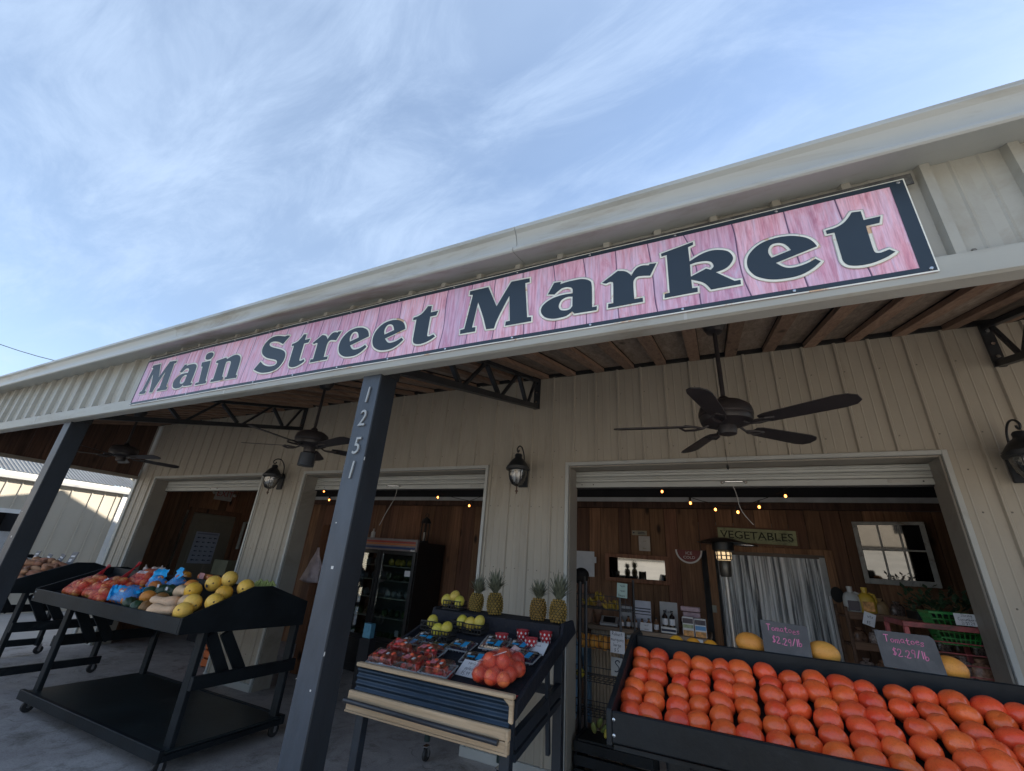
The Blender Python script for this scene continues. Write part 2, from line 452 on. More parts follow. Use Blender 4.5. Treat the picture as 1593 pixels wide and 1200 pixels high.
def strokes_w(txt, h): return sum((max([p[0] for s_ in ST.get(c, []) for p in s_], default=.3)+.2)*h for c in txt)
# ------------------------------------------------------------------ shared materials
SIDE = plain('almond_siding', (.375, .338, .278), .45, .07, 2.2, .25, 0, 34, spec=.4, dirt=((.24, .205, .15), .56, .86), bdist=.003, stretch=(2.0, 1, .6))
SIDE2 = plain('pale_fascia_siding', (.365, .362, .325), .42, .06, 2, .15, 0, 30, spec=.4, dirt=((.22, .19, .135), .50, .78), bdist=.003)
TRIM = plain('off_white_trim', (.43, .44, .42), .4, .05, 5, .08, 0, 40, dirt=((.3, .27, .21), .58, .85))
REVEAL = plain('shaded_door_jamb', (.30, .275, .235), .5, .08, 4, .1, 0, 40, dirt=((.16, .14, .11), .55, .85))  # frame paint with the shade of the reveal mixed into its colour
FTRIM = plain('fascia_trim_paint', (.36, .365, .335), .45, .06, 5, .1, 0, 40, dirt=((.22, .19, .14), .54, .8), stretch=(.5, 1, 2))
GUT = plain('gutter_white', (.40, .42, .41), .35, .05, 3, .06, 0, 30, dirt=((.20, .165, .11), .52, .74), stretch=(.35, 1, 3))
STEELB = plain('black_painted_steel', (.022, .024, .028), .45, .3, 12, .2, 0, 80)
BLKP = plain('black_painted_wood', (.008, .011, .014), .5, .5, 3.5, .35, 0, 45, spec=.28, dirt=((.055, .06, .065), .62, .84), stretch=(1, 1, 1))
BLKT = plain('black_deck_paint', (.012, .018, .020), .42, .5, 2.5, .3, 0, 30, spec=.4, dirt=((.09, .095, .095), .60, .85))
POSTM = plain('lit_post_paint', (.046, .058, .078), .42, .3, 5, .35, 0, 50, spec=.5, dirt=((.45, .46, .48), .69, .72), stretch=(1.5, 1.5, .5))  # post front: sky sheen put into the paint colour, plus pale chips
POSTS = plain('shaded_post_paint', (.012, .016, .022), .6, .3, 5, .35, 0, 50, dirt=((.10, .11, .12), .66, .8), stretch=(1.5, 1.5, .5))  # same post paint for the other faces, shade put into its colour
PLANK = wood('brown_wall_plank', (.115, .054, .029), (.31, .155, .085), 2, .75, objv=.42, hue=.008)
CEIL_A = wood('grey_brown_ceiling_board', (.20, .155, .12), (.38, .31, .25), 1, .8, objv=.25)
CEIL_B = wood('reddish_ceiling_batten', (.20, .12, .08), (.36, .24, .17), 1, .8, objv=.3)
PINE = wood('pine_trim', (.42, .29, .17), (.66, .50, .33), 0, .6, objv=.08)
CRATEW = wood('crate_wood', (.10, .05, .028), (.22, .12, .07), 0, .75, objv=.2)
WOODP = wood('header_plank', (.055, .028, .018), (.15, .08, .055), 2, .8, objv=.3)
BLACK = plain('matte_black', (.012, .012, .013), .7, .2, 10, .1)
CHROME = plain('caster_chrome', (.55, .56, .57), .25, .1, 20, .05, 1)
RUB = plain('rubber', (.02, .02, .022), .6, .2, 20, .1)
PAPER = plain('paper', (.62, .63, .66), .8, .05, 10, .05)
WHITE = plain('white_plastic', (.62, .62, .61), .35, .05, 10, .02)
INK = plain('ink', (.03, .035, .06), .7, .1, 10, 0)
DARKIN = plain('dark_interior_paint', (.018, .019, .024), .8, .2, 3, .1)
GLASS = glass('clear_glass', (.86, .9, .9), .35, .02)

# ------------------------------------------------------------------ ground
def concrete():
    m, nt, b = _m('stained_concrete')
    v = _coords(nt, rnd=False)
    a = _noise(nt, v, .9, 10, .65, .6); c = _noise(nt, v, 7, 8, .7); s = _noise(nt, v, 3.2, 12, .8, .5)
    c1 = _ramp(nt, a, [(.3, (.34, .305, .295)), (.55, (.48, .445, .43)), (.75, (.56, .53, .515))])
    mx = _n(nt, 'ShaderNodeMix', data_type='RGBA', blend_type='MULTIPLY'); mx.inputs[0].default_value = .7
    nt.links.new(c1, mx.inputs[6]); nt.links.new(_ramp(nt, c, [(.3, (.72, .72, .72)), (.6, (1, 1, 1))]), mx.inputs[7])
    mk = _ramp(nt, s, [(.50, (0, 0, 0)), (.68, (1, 1, 1))])
    m2 = _n(nt, 'ShaderNodeMix', data_type='RGBA'); nt.links.new(mk, m2.inputs[0]); nt.links.new(mx.outputs[2], m2.inputs[6]); m2.inputs[7].default_value = (.15, .135, .11, 1)
    vo = _n(nt, 'ShaderNodeTexVoronoi', feature='DISTANCE_TO_EDGE'); vo.inputs['Scale'].default_value = .42
    nv = _n(nt, 'ShaderNodeTexNoise'); nv.inputs['Scale'].default_value = 2.5; nt.links.new(v, nv.inputs[0])
    ad = _n(nt, 'ShaderNodeVectorMath', operation='MULTIPLY_ADD'); ad.inputs[1].default_value = (.5, .5, .5)
    nt.links.new(nv.outputs[1], ad.inputs[0]); nt.links.new(v, ad.inputs[2]); nt.links.new(ad.outputs[0], vo.inputs[0])
    ck0 = _ramp(nt, vo.outputs[0], [(.0, (1, 1, 1)), (.0028, (0, 0, 0))])
    mk2 = _ramp(nt, _noise(nt, v, 1.3, 5, .6), [(.5, (0, 0, 0)), (.62, (1, 1, 1))])
    ckm = _n(nt, 'ShaderNodeMix', data_type='RGBA', blend_type='MULTIPLY'); ckm.inputs[0].default_value = 1; nt.links.new(ck0, ckm.inputs[6]); nt.links.new(mk2, ckm.inputs[7]); ck = ckm.outputs[2]
    m3 = _n(nt, 'ShaderNodeMix', data_type='RGBA'); nt.links.new(ck, m3.inputs[0]); nt.links.new(m2.outputs[2], m3.inputs[6]); m3.inputs[7].default_value = (.10, .09, .08, 1)
    gr = _ramp(nt, _noise(nt, v, 75, 6, .8), [(.38, (.55, .53, .5)), (.52, (1, 1, 1))])
    m4 = _n(nt, 'ShaderNodeMix', data_type='RGBA', blend_type='MULTIPLY'); m4.inputs[0].default_value = .6; nt.links.new(m3.outputs[2], m4.inputs[6]); nt.links.new(gr, m4.inputs[7])
    nt.links.new(m4.outputs[2], b.inputs['Base Color']); b.inputs['Roughness'].default_value = .75
    _bump(nt, b, c, .5, .004); return m
CONC = concrete()
ASPH = plain('asphalt', (.075, .073, .072), .85, .25, 1.3, .6, 0, 90, dirt=((.13, .12, .11), .5, .8))
structure('ground', MB().box(-400, 400, -400, 400, -.6, -.14), ASPH)
structure('concrete_floor', MB().box(-9.6, 5.4, 1.15, 8.2, -.3, 0), CONC)
structure('alley_pavement', MB().box(-13.3, -9.604, -2, 12, -.3, -.006), plain('pale_pavement', (.36, .33, .30), .8, .1, 2, .4, 0, 50, dirt=((.2, .18, .15), .55, .8)))
structure('parking_pavement', MB().box(-30, 30, -26, 1.146, -.3, -.05), plain('sunlit_pavement', (.50, .46, .40), .85, .12, 1, .4, 0, 50, dirt=((.15, .14, .13), .52, .8)))

# ------------------------------------------------------------------ market building
B = thing('market_building', 'long market building in tan ribbed metal with three open bays and a porch', 'building', (-3, 4.144, 0))
W = 4.144
PITCH = .2372; PH = -1.075
ZO = 2.557
def siding(x0, x1, z0, z1, y, out=-1, rib=.017, minor=True, ribw=.034):
    """ribbed sheet facing -Y with the ribs on a common pitch"""
    pts = [(x0, y)]
    k0 = math.floor((x0-PH)/PITCH)-1
    for k in range(k0, k0+int((x1-x0)/PITCH)+4):
        c = PH+k*PITCH
        seg = [(c-ribw/2, 0), (c-ribw/2+.009, rib), (c+ribw/2-.009, rib), (c+ribw/2, 0)]
        if minor:
            for q in (1/3, 2/3):
                d = c+PITCH*q; seg += [(d-.007, 0), (d, .0035), (d+.007, 0)]
        for px, h in seg:
            if x0+.001 < px < x1-.001: pts.append((px, y-h))
    pts.append((x1, y))
    front = pts; back = [(x1, y+.004), (x0, y+.004)]
    mb = MB(); n = len(front)
    vs = [(p[0], p[1], z0) for p in front]+[(p[0], p[1], z1) for p in front]
    mb.add(vs, [(i, i+1, n+i+1, n+i) for i in range(n-1)])
    mb.add([(x0, y+.004, z0), (x1, y+.004, z0), (x1, y+.004, z1), (x0, y+.004, z1)], [(0, 3, 2, 1)])
    return mb
ops = [(-8.985, -6.115), (-5.205, -2.325), (-1.355, 1.53)]
def panel_run(x0, x1, z0, z1, y, mat, name='siding_panel', step=4, **k):
    e = [x0]; kk = math.ceil((x0-PH)/PITCH/step)
    while PH+(kk*step+.5)*PITCH < x1-.05:
        xx = PH+(kk*step+.5)*PITCH
        if xx > x0+.05: e.append(xx)
        kk += 1
    e.append(x1)
    for i, (a, b) in enumerate(zip(e[:-1], e[1:])):
        obj(name, siding(a, b, z0, z1, y-(.0012 if i % 2 else 0), **k), mat, B, world=True)
xs = [-9.58]+[v for o in ops for v in o]+[4.6]
panel_run(-9.58, 4.6, ZO+.035, 3.60, W, SIDE)
for a, b in zip(xs[0::2], xs[1::2]):
    panel_run(a+(.036 if a > -9 else .0), b-(.036 if b < 4 else 0), .075, ZO+.034, W, SIDE)
    obj('base_trim', MB().box(a-.002, b+.002, W-.03, W+.006, 0, .075), TRIM, B, world=True, bevel=.004)
    obj('wall_core', MB().box(a, b, W+.006, W+.20, 0.002, ZO), DARKIN, B, world=True)
obj('wall_core', MB().box(-9.58, 4.6, W+.006, W+.20, ZO+.002, 3.6), DARKIN, B, world=True)
obj('wall_core', MB().box(-9.61, -9.59, W-.02, 9, 0, 3.6), SIDE, B, world=True)
for i, (a, b) in enumerate(ops):
    fr = obj('door_frame', MB().box(a-.036, a-.002, W-.022, W+.004, .07, ZO+.036).box(b+.002, b+.036, W-.022, W+.004, .07, ZO+.036).box(a-.0015, b+.0015, W-.022, W+.004, ZO+.002, ZO+.036), TRIM, B, world=True, bevel=.003)
    obj('jamb', MB().box(a-.001, a+.012, W+.005, W+.24, .003, ZO), REVEAL, fr, world=True)
    obj('jamb', MB().box(b-.012, b+.001, W+.005, W+.24, .003, ZO), REVEAL, fr, world=True)
    obj('head', MB().box(a+.013, b-.013, W+.005, W+.24, ZO-.012, ZO), REVEAL, fr, world=True)
    # rolled up door: two curtain slats and the bottom bar are in view
    d = obj('roller_door', MB().box(a+.013, b-.013, W+.19, W+.236, 2.374, 2.424), TRIM, B, world=True, bevel=.004)
    for k in range(2):
        z0 = 2.430+k*.056
        pr = [(W+.205, z0), (W+.198, z0+.006), (W+.196, z0+.02), (W+.206, z0+.03), (W+.196, z0+.04), (W+.203, z0+.052), (W+.215, z0+.052), (W+.215, z0)]
        obj('slat', MB().prism(pr, a+.013, b-.013), TRIM, d, world=True, smooth=40)
    obj('rubber_seal', MB().box(a+.02, b-.02, W+.2, W+.228, 2.362, 2.3735), RUB, d, world=True)
    cx = (a+b)/2+(.05 if i == 2 else 0)
    h = MB().tube([(cx-.09, W+.188, 2.407), (cx-.07, W+.165, 2.411), (cx+.07, W+.165, 2.411), (cx+.09, W+.188, 2.407)], .006, 6)
    h.cyl((cx-.095, W+.192, 2.406), (cx-.095, W+.184, 2.406), .013).cyl((cx+.095, W+.192, 2.406), (cx+.095, W+.184, 2.406), .013)
    obj('handle', h, CHROME, d, world=True, smooth=40)
    obj('label_plate', MB().box(b-.30, b-.16, W+.186, W+.1895, 2.386, 2.414), plain('aluminium_plate', (.4, .4, .38), .4, .1, 30, .1, .6), d, world=True)
    for sx in (a+.08, a+.2, b-.08): obj('screw', MB().cyl((sx, W+.1895, 2.40), (sx, W+.186, 2.40), .006, n=8), STEELB, d, world=True)
# screw rows on the siding
sm = MB()
for a, b in zip(xs[0::2], xs[1::2]):
    for z in (.35, .95, 1.55, 2.15, 2.45):
        k = math.ceil((a-PH)/PITCH)
        while PH+k*PITCH < b-.03:
            for dx_ in (.028, PITCH*.5):
                x_ = PH+k*PITCH+dx_
                if a+.04 < x_ < b-.04: sm.lathe([(.0065, 0), (.005, .0035), (0, .0045)], (0, 0, 0), 6, m=Matrix.Translation((x_, W-.0002, z+.004*math.sin(k))) @ Matrix.Rotation(R(90), 4, 'X'))
            k += 1
k = -35
while PH+k*PITCH < 4.5:
    for z in (2.72, 3.3):
        sm.lathe([(.0065, 0), (.005, .0035), (0, .0045)], (0, 0, 0), 6, m=Matrix.Translation((PH+k*PITCH+.03, W-.0002, z)) @ Matrix.Rotation(R(90), 4, 'X'))
    sm.lathe([(.008, 0), (.006, .004), (0, .005)], (0, 0, 0), 6, m=Matrix.Translation((PH+k*PITCH+.045, 1.6598, 2.675)) @ Matrix.Rotation(R(90), 4, 'X'))
    k += 1
o = obj('siding_screws', sm, plain('screw_heads', (.16, .15, .13), .5), B, world=True); o['kind'] = 'stuff'
# pull cords
for (x0, zt, x1, zb) in ((-3.72, 2.40, -3.95, 1.93), (.12, 2.40, .24, 2.05)):
    p = [(x0+(x1-x0)*t**1.6+.012*math.sin(t*7), 4.34+.05*t, zt+(zb-zt)*t) for t in [i/14 for i in range(15)]]
    single('pull_cord', MB().tube(p, .0035, 5), plain('dirty_white_rope', (.42, .40, .37), .9, .1, 80, .1), 'thin pale rope dangling from the rolled up door '+('beside the cooler' if x0 < -1 else 'over the vegetables sign'), 'cord', smooth=60)
# small hanging pull at top of right opening
single('door_pull', MB().tube([(.095, W-.026, 2.66), (.10, W-.03, 2.55), (.10, W-.03, 2.52)], .0018, 4).lathe([(0, -.045), (.009, -.035), (.011, -.02), (.006, 0), (0, .004)], (.10, W-.03, 2.52), 8), BLACK, 'small black weight on a short cord over the right bay door head', 'door pull', smooth=40)
# left corner trim strips
obj('corner_trim', MB().box(-9.63, -9.55, W-.03, W-.0035, 0, 2.72).box(-9.63, -9.611, W-.0035, W+.08, 0, 2.72), TRIM, B, world=True, bevel=.003)

# porch ceiling: boards run from the fascia up to the wall
SL = .27
def zc(y): return 3.615-SL*(W-y)
def ceil_board(x0, x1, y0, y1, t, drop):
    mb = MB()
    vs = []
    for y in (y0, y1):
        for x in (x0, x1):
            for dz in (drop, drop+t): vs.append((x, y, zc(y)+dz))
    return mb.add(vs, [(0, 1, 3, 2), (4, 6, 7, 5), (0, 4, 5, 1), (2, 3, 7, 6), (0, 2, 6, 4), (1, 5, 7, 3)])
k = 0; x = -9.56
Y0c = 1.78
CP = .316
n_c = int((4.6-x)/CP)
for i in range(n_c):
    xa = -9.55+i*CP
    mid = .5+random.uniform(-.15, .15)
    obj('ceiling_board', ceil_board(xa+.052, xa+CP-.052, Y0c, W-.03, .018, random.uniform(0, .006)), CEIL_A, B, world=True)
    obj('ceiling_batten', ceil_board(xa-.047, xa+.047, Y0c, W-.012, .04, -.045+random.uniform(-.004, .004)), CEIL_B, B, world=True)
obj('ceiling_backing', ceil_board(-9.6, 4.6, 1.72, W+.004, .01, .03), BLACK, B, world=True)
obj('gap_shade_strip', MB().box(-9.56, 4.6, W-.034, W-.001, 3.575, 3.66), BLACK, B, world=True)  # added black strip: stops a light line and keeps the joint dark
# front beam behind the fascia (wood nailer seen under the trim)
obj('fascia_nailer', MB().box(-9.6, 4.6, 1.70, 1.78, 2.62, 2.98), CEIL_B, B, world=True)
# fascia
def fas_siding(a, b): return siding(a, b, 2.650, 3.10, 1.66, rib=.028, ribw=.046, minor=True)
e = [-11.2]+[PH+(q*4+.5)*PITCH for q in range(-11, 7)]
e = [-9.62]+[v for v in e if -9.4 < v < 4.5]+[4.62]
for a, b in zip(e[:-1], e[1:]): obj('fascia_panel', fas_siding(a, b), SIDE2, B, world=True)
obj('fascia_trim', MB().prism([(1.631, 2.655), (1.624, 2.650), (1.626, 2.566), (1.64, 2.560), (1.70, 2.560), (1.70, 2.566), (1.6305, 2.5695)], -9.64, 4.62), FTRIM, B, world=True)
for xj in (-6.2, -3.1, -.05, 3.0):
    obj('trim_seam', MB().prism([(1.6295, 2.653), (1.6225, 2.650), (1.6245, 2.5645), (1.627, 2.5645)], xj, xj+.012), TRIM, B, world=True)
# gutter (K style) and its underside
gp = [(1.668, 3.19), (1.668, 3.080), (1.520, 3.041), (1.500, 3.037), (1.492, 3.042), (1.489, 3.052), (1.492, 3.063), (1.502, 3.069), (1.522, 3.074), (1.530, 3.090), (1.531, 3.115), (1.525, 3.140), (1.512, 3.163), (1.500, 3.172), (1.494, 3.176), (1.493, 3.196), (1.500, 3.201), (1.512, 3.199), (1.512, 3.180), (1.53, 3.16), (1.545, 3.115), (1.55, 3.06), (1.655, 3.095), (1.655, 3.19)]
ge = [-9.95, -6.9, -3.85, -.8, 2.25, 4.7]
for a, b in zip(ge[:-1], ge[1:]):
    obj('gutter', MB().prism(gp, a+.0015, b-.0015), GUT, B, world=True, smooth=22)
    for q in range(5):
        xx = a+(b-a)*(q+.5)/5
        obj('gutter_strap', MB().box(xx-.012, xx+.012, 1.5, 1.66, 3.1995, 3.2035), GUT, B, world=True)
# rake trim and roof
ys, yr, zr = 1.56, 8.0, 3.24+SL*6.44
obj('roof_sheet', MB().add([(-9.75, ys, 3.215), (4.7, ys, 3.215), (4.7, yr, zr), (-9.75, yr, zr), (-9.75, ys, 3.235), (4.7, ys, 3.235), (4.7, yr, zr+.02), (-9.75, yr, zr+.02)], [(0, 1, 2, 3), (7, 6, 5, 4), (0, 4, 5, 1), (1, 5, 6, 2), (2, 6, 7, 3), (3, 7, 4, 0)]), TRIM, B, world=True)
obj('roof_sheet', MB().add([(-9.75, yr+.002, zr), (4.7, yr+.002, zr), (4.7, 13, zr-2.35), (-9.75, 13, zr-2.35), (-9.75, yr+.002, zr+.02), (4.7, yr+.002, zr+.02), (4.7, 13, zr-2.33), (-9.75, 13, zr-2.33)], [(0, 1, 2, 3), (7, 6, 5, 4), (0, 4, 5, 1), (1, 5, 6, 2), (2, 6, 7, 3), (3, 7, 4, 0)]), TRIM, B, world=True)  # unseen rear slope, pitch shaped for the shadow edge on the neighbour's wall
obj('ridge_cap', MB().prism([(7.85, zr-.02+.012), (8.0, zr+.03), (8.15, zr-.045), (8.0, zr+.045)], -9.76, 4.72), TRIM, B, world=True)
obj('gable_wall', MB().prism([(W, 3.6), (W, zc(W)+.02), (yr, zr-.02), (13, zr-2.38), (13, 0), (9.002, 0), (9.002, 3.6)], -9.64, -9.60), SIDE, B, world=True)
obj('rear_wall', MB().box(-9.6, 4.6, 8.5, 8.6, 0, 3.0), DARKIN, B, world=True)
# end header of the porch (brown boards over the opening on the left)
for i in range(12):
    ya = 1.80+i*.195; yb = min(ya+.190, W-.04)
    mb = MB().add([(x_, y_, z_) for x_ in (-9.58+random.uniform(0, .006), -9.545) for y_, z_ in ((ya, 2.60), (yb, 2.60), (yb, zc(yb)+.01), (ya, zc(ya)+.01))], [(0, 1, 2, 3), (7, 6, 5, 4), (0, 4, 5, 1), (1, 5, 6, 2), (2, 6, 7, 3), (3, 7, 4, 0)])
    obj('header_board', mb, WOODP, B, world=True)
obj('header_trim', MB().box(-9.60, -9.53, 1.70, W-.034, 2.545, 2.598), plain('taupe_trim', (.27, .24, .2), .5), B, world=True, bevel=.004)

# ------------------------------------------------------------------ interior
YB = 6.4
def plank_wall(x0, x1, z0, z1, y, wmin=.15, wmax=.27, wood_=PLANK, skip=None):
    x = x0
    while x < x1-.02:
        w = min(random.uniform(wmin, wmax), x1-x)
        zt = [(z0, z1)]
        if skip and x+w > skip[0] and x < skip[1]: zt = [(skip[3], z1)]
        for a, b in zt: obj('wall_plank', MB().box(x+.002, x+w-.003, y-random.uniform(0, .010), y+.02, a, b), wood_, B, world=True, bevel=.002)
        x += w
plank_wall(-9.4, 3.3, 0, 2.44, YB, skip=(-.13, 1.04, 0, 1.92))
obj('ledger_board', MB().box(-9.4, 3.3, YB-.035, YB+.01, 2.445, 2.53), WOODP, B, world=True, bevel=.003)
obj('insulation_strip', MB().box(-9.4, 3.3, YB-.012, YB+.02, 2.535, 2.595), plain('white_insulation', (.5, .52, .54), .6), B, world=True)
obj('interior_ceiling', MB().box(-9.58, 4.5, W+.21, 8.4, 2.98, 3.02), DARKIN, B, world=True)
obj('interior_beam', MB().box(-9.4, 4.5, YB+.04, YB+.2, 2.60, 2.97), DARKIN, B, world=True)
# cold room behind the strip curtain
obj('cold_room_wall', MB().box(-.5, 1.4, 7.6, 7.64, 0, 2.4).box(-.5, -.46, 6.45, 7.6, 0, 2.4).box(1.36, 1.4, 6.45, 7.6, 0, 2.4), plain('cold_room_panel', (.22, .23, .25), .5), B, world=True)
# end wall (x = -9.45) of planks, with a door
y = W+.25
while y < YB-.03:
    w = min(random.uniform(.13, .22), YB-.005-y)
    z0 = 2.14 if (y+w > 5.12 and y < 6.12) else 0
    obj('wall_plank', MB().box(-9.47, -9.445-random.uniform(0, .008), y+.002, y+w-.003, z0, 2.9), PLANK, B, world=True, bevel=.002); y += w
y = W+.25
while y < YB-.03:
    w = min(random.uniform(.13, .22), YB-.005-y)
    obj('wall_plank', MB().box(3.3, 3.325+random.uniform(0, .008), y+.002, y+w-.003, 0, 2.9), PLANK, B, world=True, bevel=.002); y += w
DOORM = plain('taupe_door_paint', (.17, .155, .12), .5, .08, 5)
dr = obj('side_door', MB().box(-9.455, -9.42, 5.20, 6.05, .02, 2.10), DOORM, B, world=True, bevel=.003)
for (ya, yb, za, zb) in ((5.30, 5.56, 1.72, 1.98), (5.68, 5.94, 1.72, 1.98), (5.30, 5.56, 1.0, 1.62), (5.68, 5.94, 1.0, 1.62), (5.30, 5.56, .2, .88), (5.68, 5.94, .2, .88)):
    obj('door_panel', MB().prism([(ya, za), (yb, za), (yb, zb), (ya, zb)], -9.421, -9.412, 'x'), DOORM, dr, world=True, bevel=.008)
obj('door_casing', MB().box(-9.45, -9.415, 5.10, 5.19, 0, 2.2).box(-9.45, -9.415, 6.06, 6.15, 0, 2.2).box(-9.45, -9.415, 5.191, 6.059, 2.11, 2.2), PLANK, dr, world=True, bevel=.004)
obj('door_knob', MB().sphere((-9.37, 5.98, 1.0), .03).cyl((-9.42, 5.98, 1.0), (-9.38, 5.98, 1.0), .015), CHROME, dr, world=True, smooth=50)

# ------------------------------------------------------------------ posts with house number
def post(x, label, digits=False):
    t = thing('porch_post', label, 'post', (x+.07, 1.7475, 0))
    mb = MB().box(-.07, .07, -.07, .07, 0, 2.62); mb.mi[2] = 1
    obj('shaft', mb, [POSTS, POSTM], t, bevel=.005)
    obj('cap_plate', MB().box(-.085, .085, -.035, .085, 2.585, 2.66).box(-.075, .075, -.076, -.07, 2.47, 2.57) if False else MB().box(-.078, .078, -.035, .078, 2.57, 2.69), STEELB, t, bevel=.004)
    obj('base_bracket', MB().box(-.08, .08, -.08, .08, 0, .012).box(-.075, -.0705, -.04, .04, .012, .11).box(.0705, .075, -.04, .04, .012, .11), STEELB, t)
    if digits:
        BR = plain('brushed_nickel', (.34, .34, .33), .35, .08, 40, .1, .35)
        for ch, z in (('1', 2.430), ('2', 2.289), ('5', 2.130), ('1', 1.997)):
            me = text_mesh('address_digit', ch, .135, BR, .004, shear=.12)
            xz(me, -.0, -.0755, z, .82, 1)
            obj('address_digit', None, None, t, me=me)
    for z, dx_, s_ in ((1.52, .01, .006), (1.02, .035, .003), (1.73, -.03, .0025)):
        obj('staple_scrap', MB().box(dx_-s_*1.4, dx_+s_, -.0725, -.0705, z-s_, z+s_*1.3), WHITE, t)
    rc = random.Random(int(abs(x)*100))
    for q in range(9):
        ex = rc.choice((-.0702, .0702)); z = rc.choice((rc.uniform(.25, 1.1), rc.uniform(.4, 2.3))); L = rc.uniform(.004, .022)
        obj('paint_chip', MB().prism([(ex-.0010, z), (ex+.0006, z+L*.3), (ex+.0005, z+L), (ex-.0013, z+L*.7)], -.0712, -.066, 'y'), WHITE if q % 3 else CHIP, t)
    return t
CHIP = plain('bare_wood_chip', (.30, .26, .22), .8)
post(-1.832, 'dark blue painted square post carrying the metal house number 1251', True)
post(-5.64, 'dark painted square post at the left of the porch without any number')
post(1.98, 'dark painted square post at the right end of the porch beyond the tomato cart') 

# ------------------------------------------------------------------ steel trusses
def truss(x, label):
    t = thing('steel_truss', label, 'roof truss', (x, W-.01, 3.24), 0, 'steel trusses under the porch roof')
    zb = lambda y: -.25*(0-y) if False else .25*y
    L = -2.40
    obj('bottom_chord', MB().beam((0, 0, .0), (0, L, .25*L), .05, .05), STEELB, t)
    obj('top_chord', MB().beam((0, 0, .315), (0, L, .315+SL*L), .05, .035), STEELB, t)
    obj('end_plate', MB().box(-.035, .035, -.012, .006, -.03, .345), STEELB, t)
    for k in range(3): obj('bolt', MB().cyl((0, -.012, .05+k*.11), (0, -.026, .05+k*.11), .014, n=6), CHROME, t)
    pb = [-.28, -.90, -1.55, -2.15]; pt = [-.08, -.55, -1.22, -1.85, -2.35]
    for i, p in enumerate(pb):
        obj('web_bar', MB().beam((0, p+.03, .25*p+.02), (0, pt[i], .30+SL*pt[i]), .026, .026, (1, 0, 0)), STEELB, t)
        obj('web_bar', MB().beam((0, p-.03, .25*p+.02), (0, pt[i+1]+.04, .30+SL*pt[i+1]), .034, .034, (1, 0, 0)), STEELB, t)
    return t
truss(-1.745, 'black steel truss running back from the post with the house number')
truss(-5.55, 'black steel truss running back from the left porch post')
truss(2.03, 'black steel truss at the right above the wall lantern')

# ------------------------------------------------------------------ ceiling fans
def fan(x, y, zh, rot, label, light=False, r=.68):
    t = thing('ceiling_fan', label, 'ceiling fan', (x, y, zh), 0, 'ceiling fans under the porch')
    FM = plain('dark_bronze', (.028, .024, .026), .45, .2, 20, .05)
    ct = zc(y)-zh-.045
    obj('canopy', MB().lathe([(.02, ct-.09), (.05, ct-.08), (.075, ct-.03), (.078, ct-.001)], (0, 0, 0), 20), FM, t, smooth=40)
    obj('down_rod', MB().cyl((0, 0, .12), (0, 0, ct-.07), .014, n=12).lathe([(.014, .165), (.03, .15), (.035, .125), (.05, .118)], (0, 0, 0), 14), FM, t, smooth=40)
    obj('motor', MB().lathe([(.05, .12), (.11, .112), (.145, .085), (.156, .05), (.156, .03), (.150, .022), (.153, .01), (.145, -.012), (.10, -.03), (.06, -.035)], (0, 0, 0), 28), FM, t, smooth=35)
    obj('switch_cup', MB().lathe([(.05, -.03), (.055, -.06), (.05, -.085), (.02, -.095), (0, -.096)], (0, 0, 0), 20), FM, t, smooth=40)
    if light: obj('light_shade', MB().lathe([(.03, -.085), (.07, -.10), (.075, -.22), (.0, -.222)], (0, 0, 0), 20), plain('dark_shade', (.035, .04, .05), .4), t, smooth=40)
    BM = plain('fan_blade', (.030, .027, .030), .5, .15, 10, .05)
    half = [(.20, .036), (.24, .050), (.40, .057), (r-.08, .064), (r-.03, .054), (r, .024)]
    out = half+[(a, -b) for a, b in reversed(half)]
    for k in range(5):
        m = Matrix.Rotation(R(rot+72*k), 4, 'Z')
        bm_ = m @ Matrix.Translation((0, 0, -.035)) @ Matrix.Rotation(R(-12), 4, 'X')
        mb = MB(); n = len(out)
        vs = [bm_ @ Vector((a, b, 0)) for a, b in out]+[bm_ @ Vector((a, b, .006)) for a, b in out]
        mb.add(vs, [(i, (i+1) % n, n+(i+1) % n, n+i) for i in range(n)]+[tuple(range(n-1, -1, -1)), tuple(range(n, 2*n))])
        bl = obj('blade', mb, BM, t)
        iron = MB()
        iron.tube([m @ Vector(p) for p in ((.09, 0, -.02), (.14, 0, -.045), (.18, .028, -.043), (.24, .035, -.038), (.27, 0, -.038), (.24, -.035, -.046), (.18, -.028, -.046), (.14, 0, -.045))], .008, 6)
        obj('blade_iron', iron, FM, bl, smooth=50)
    return t
fan(.093, 2.8, 2.50, -30, 'dark five blade ceiling fan hanging in front of the right bay')
fan(-3.56, 2.8, 2.545, -12, 'dark ceiling fan with a light cup beside the numbered post', True)
fan(-7.25, 2.85, 2.60, 10, 'distant ceiling fan half hidden behind the left porch post')

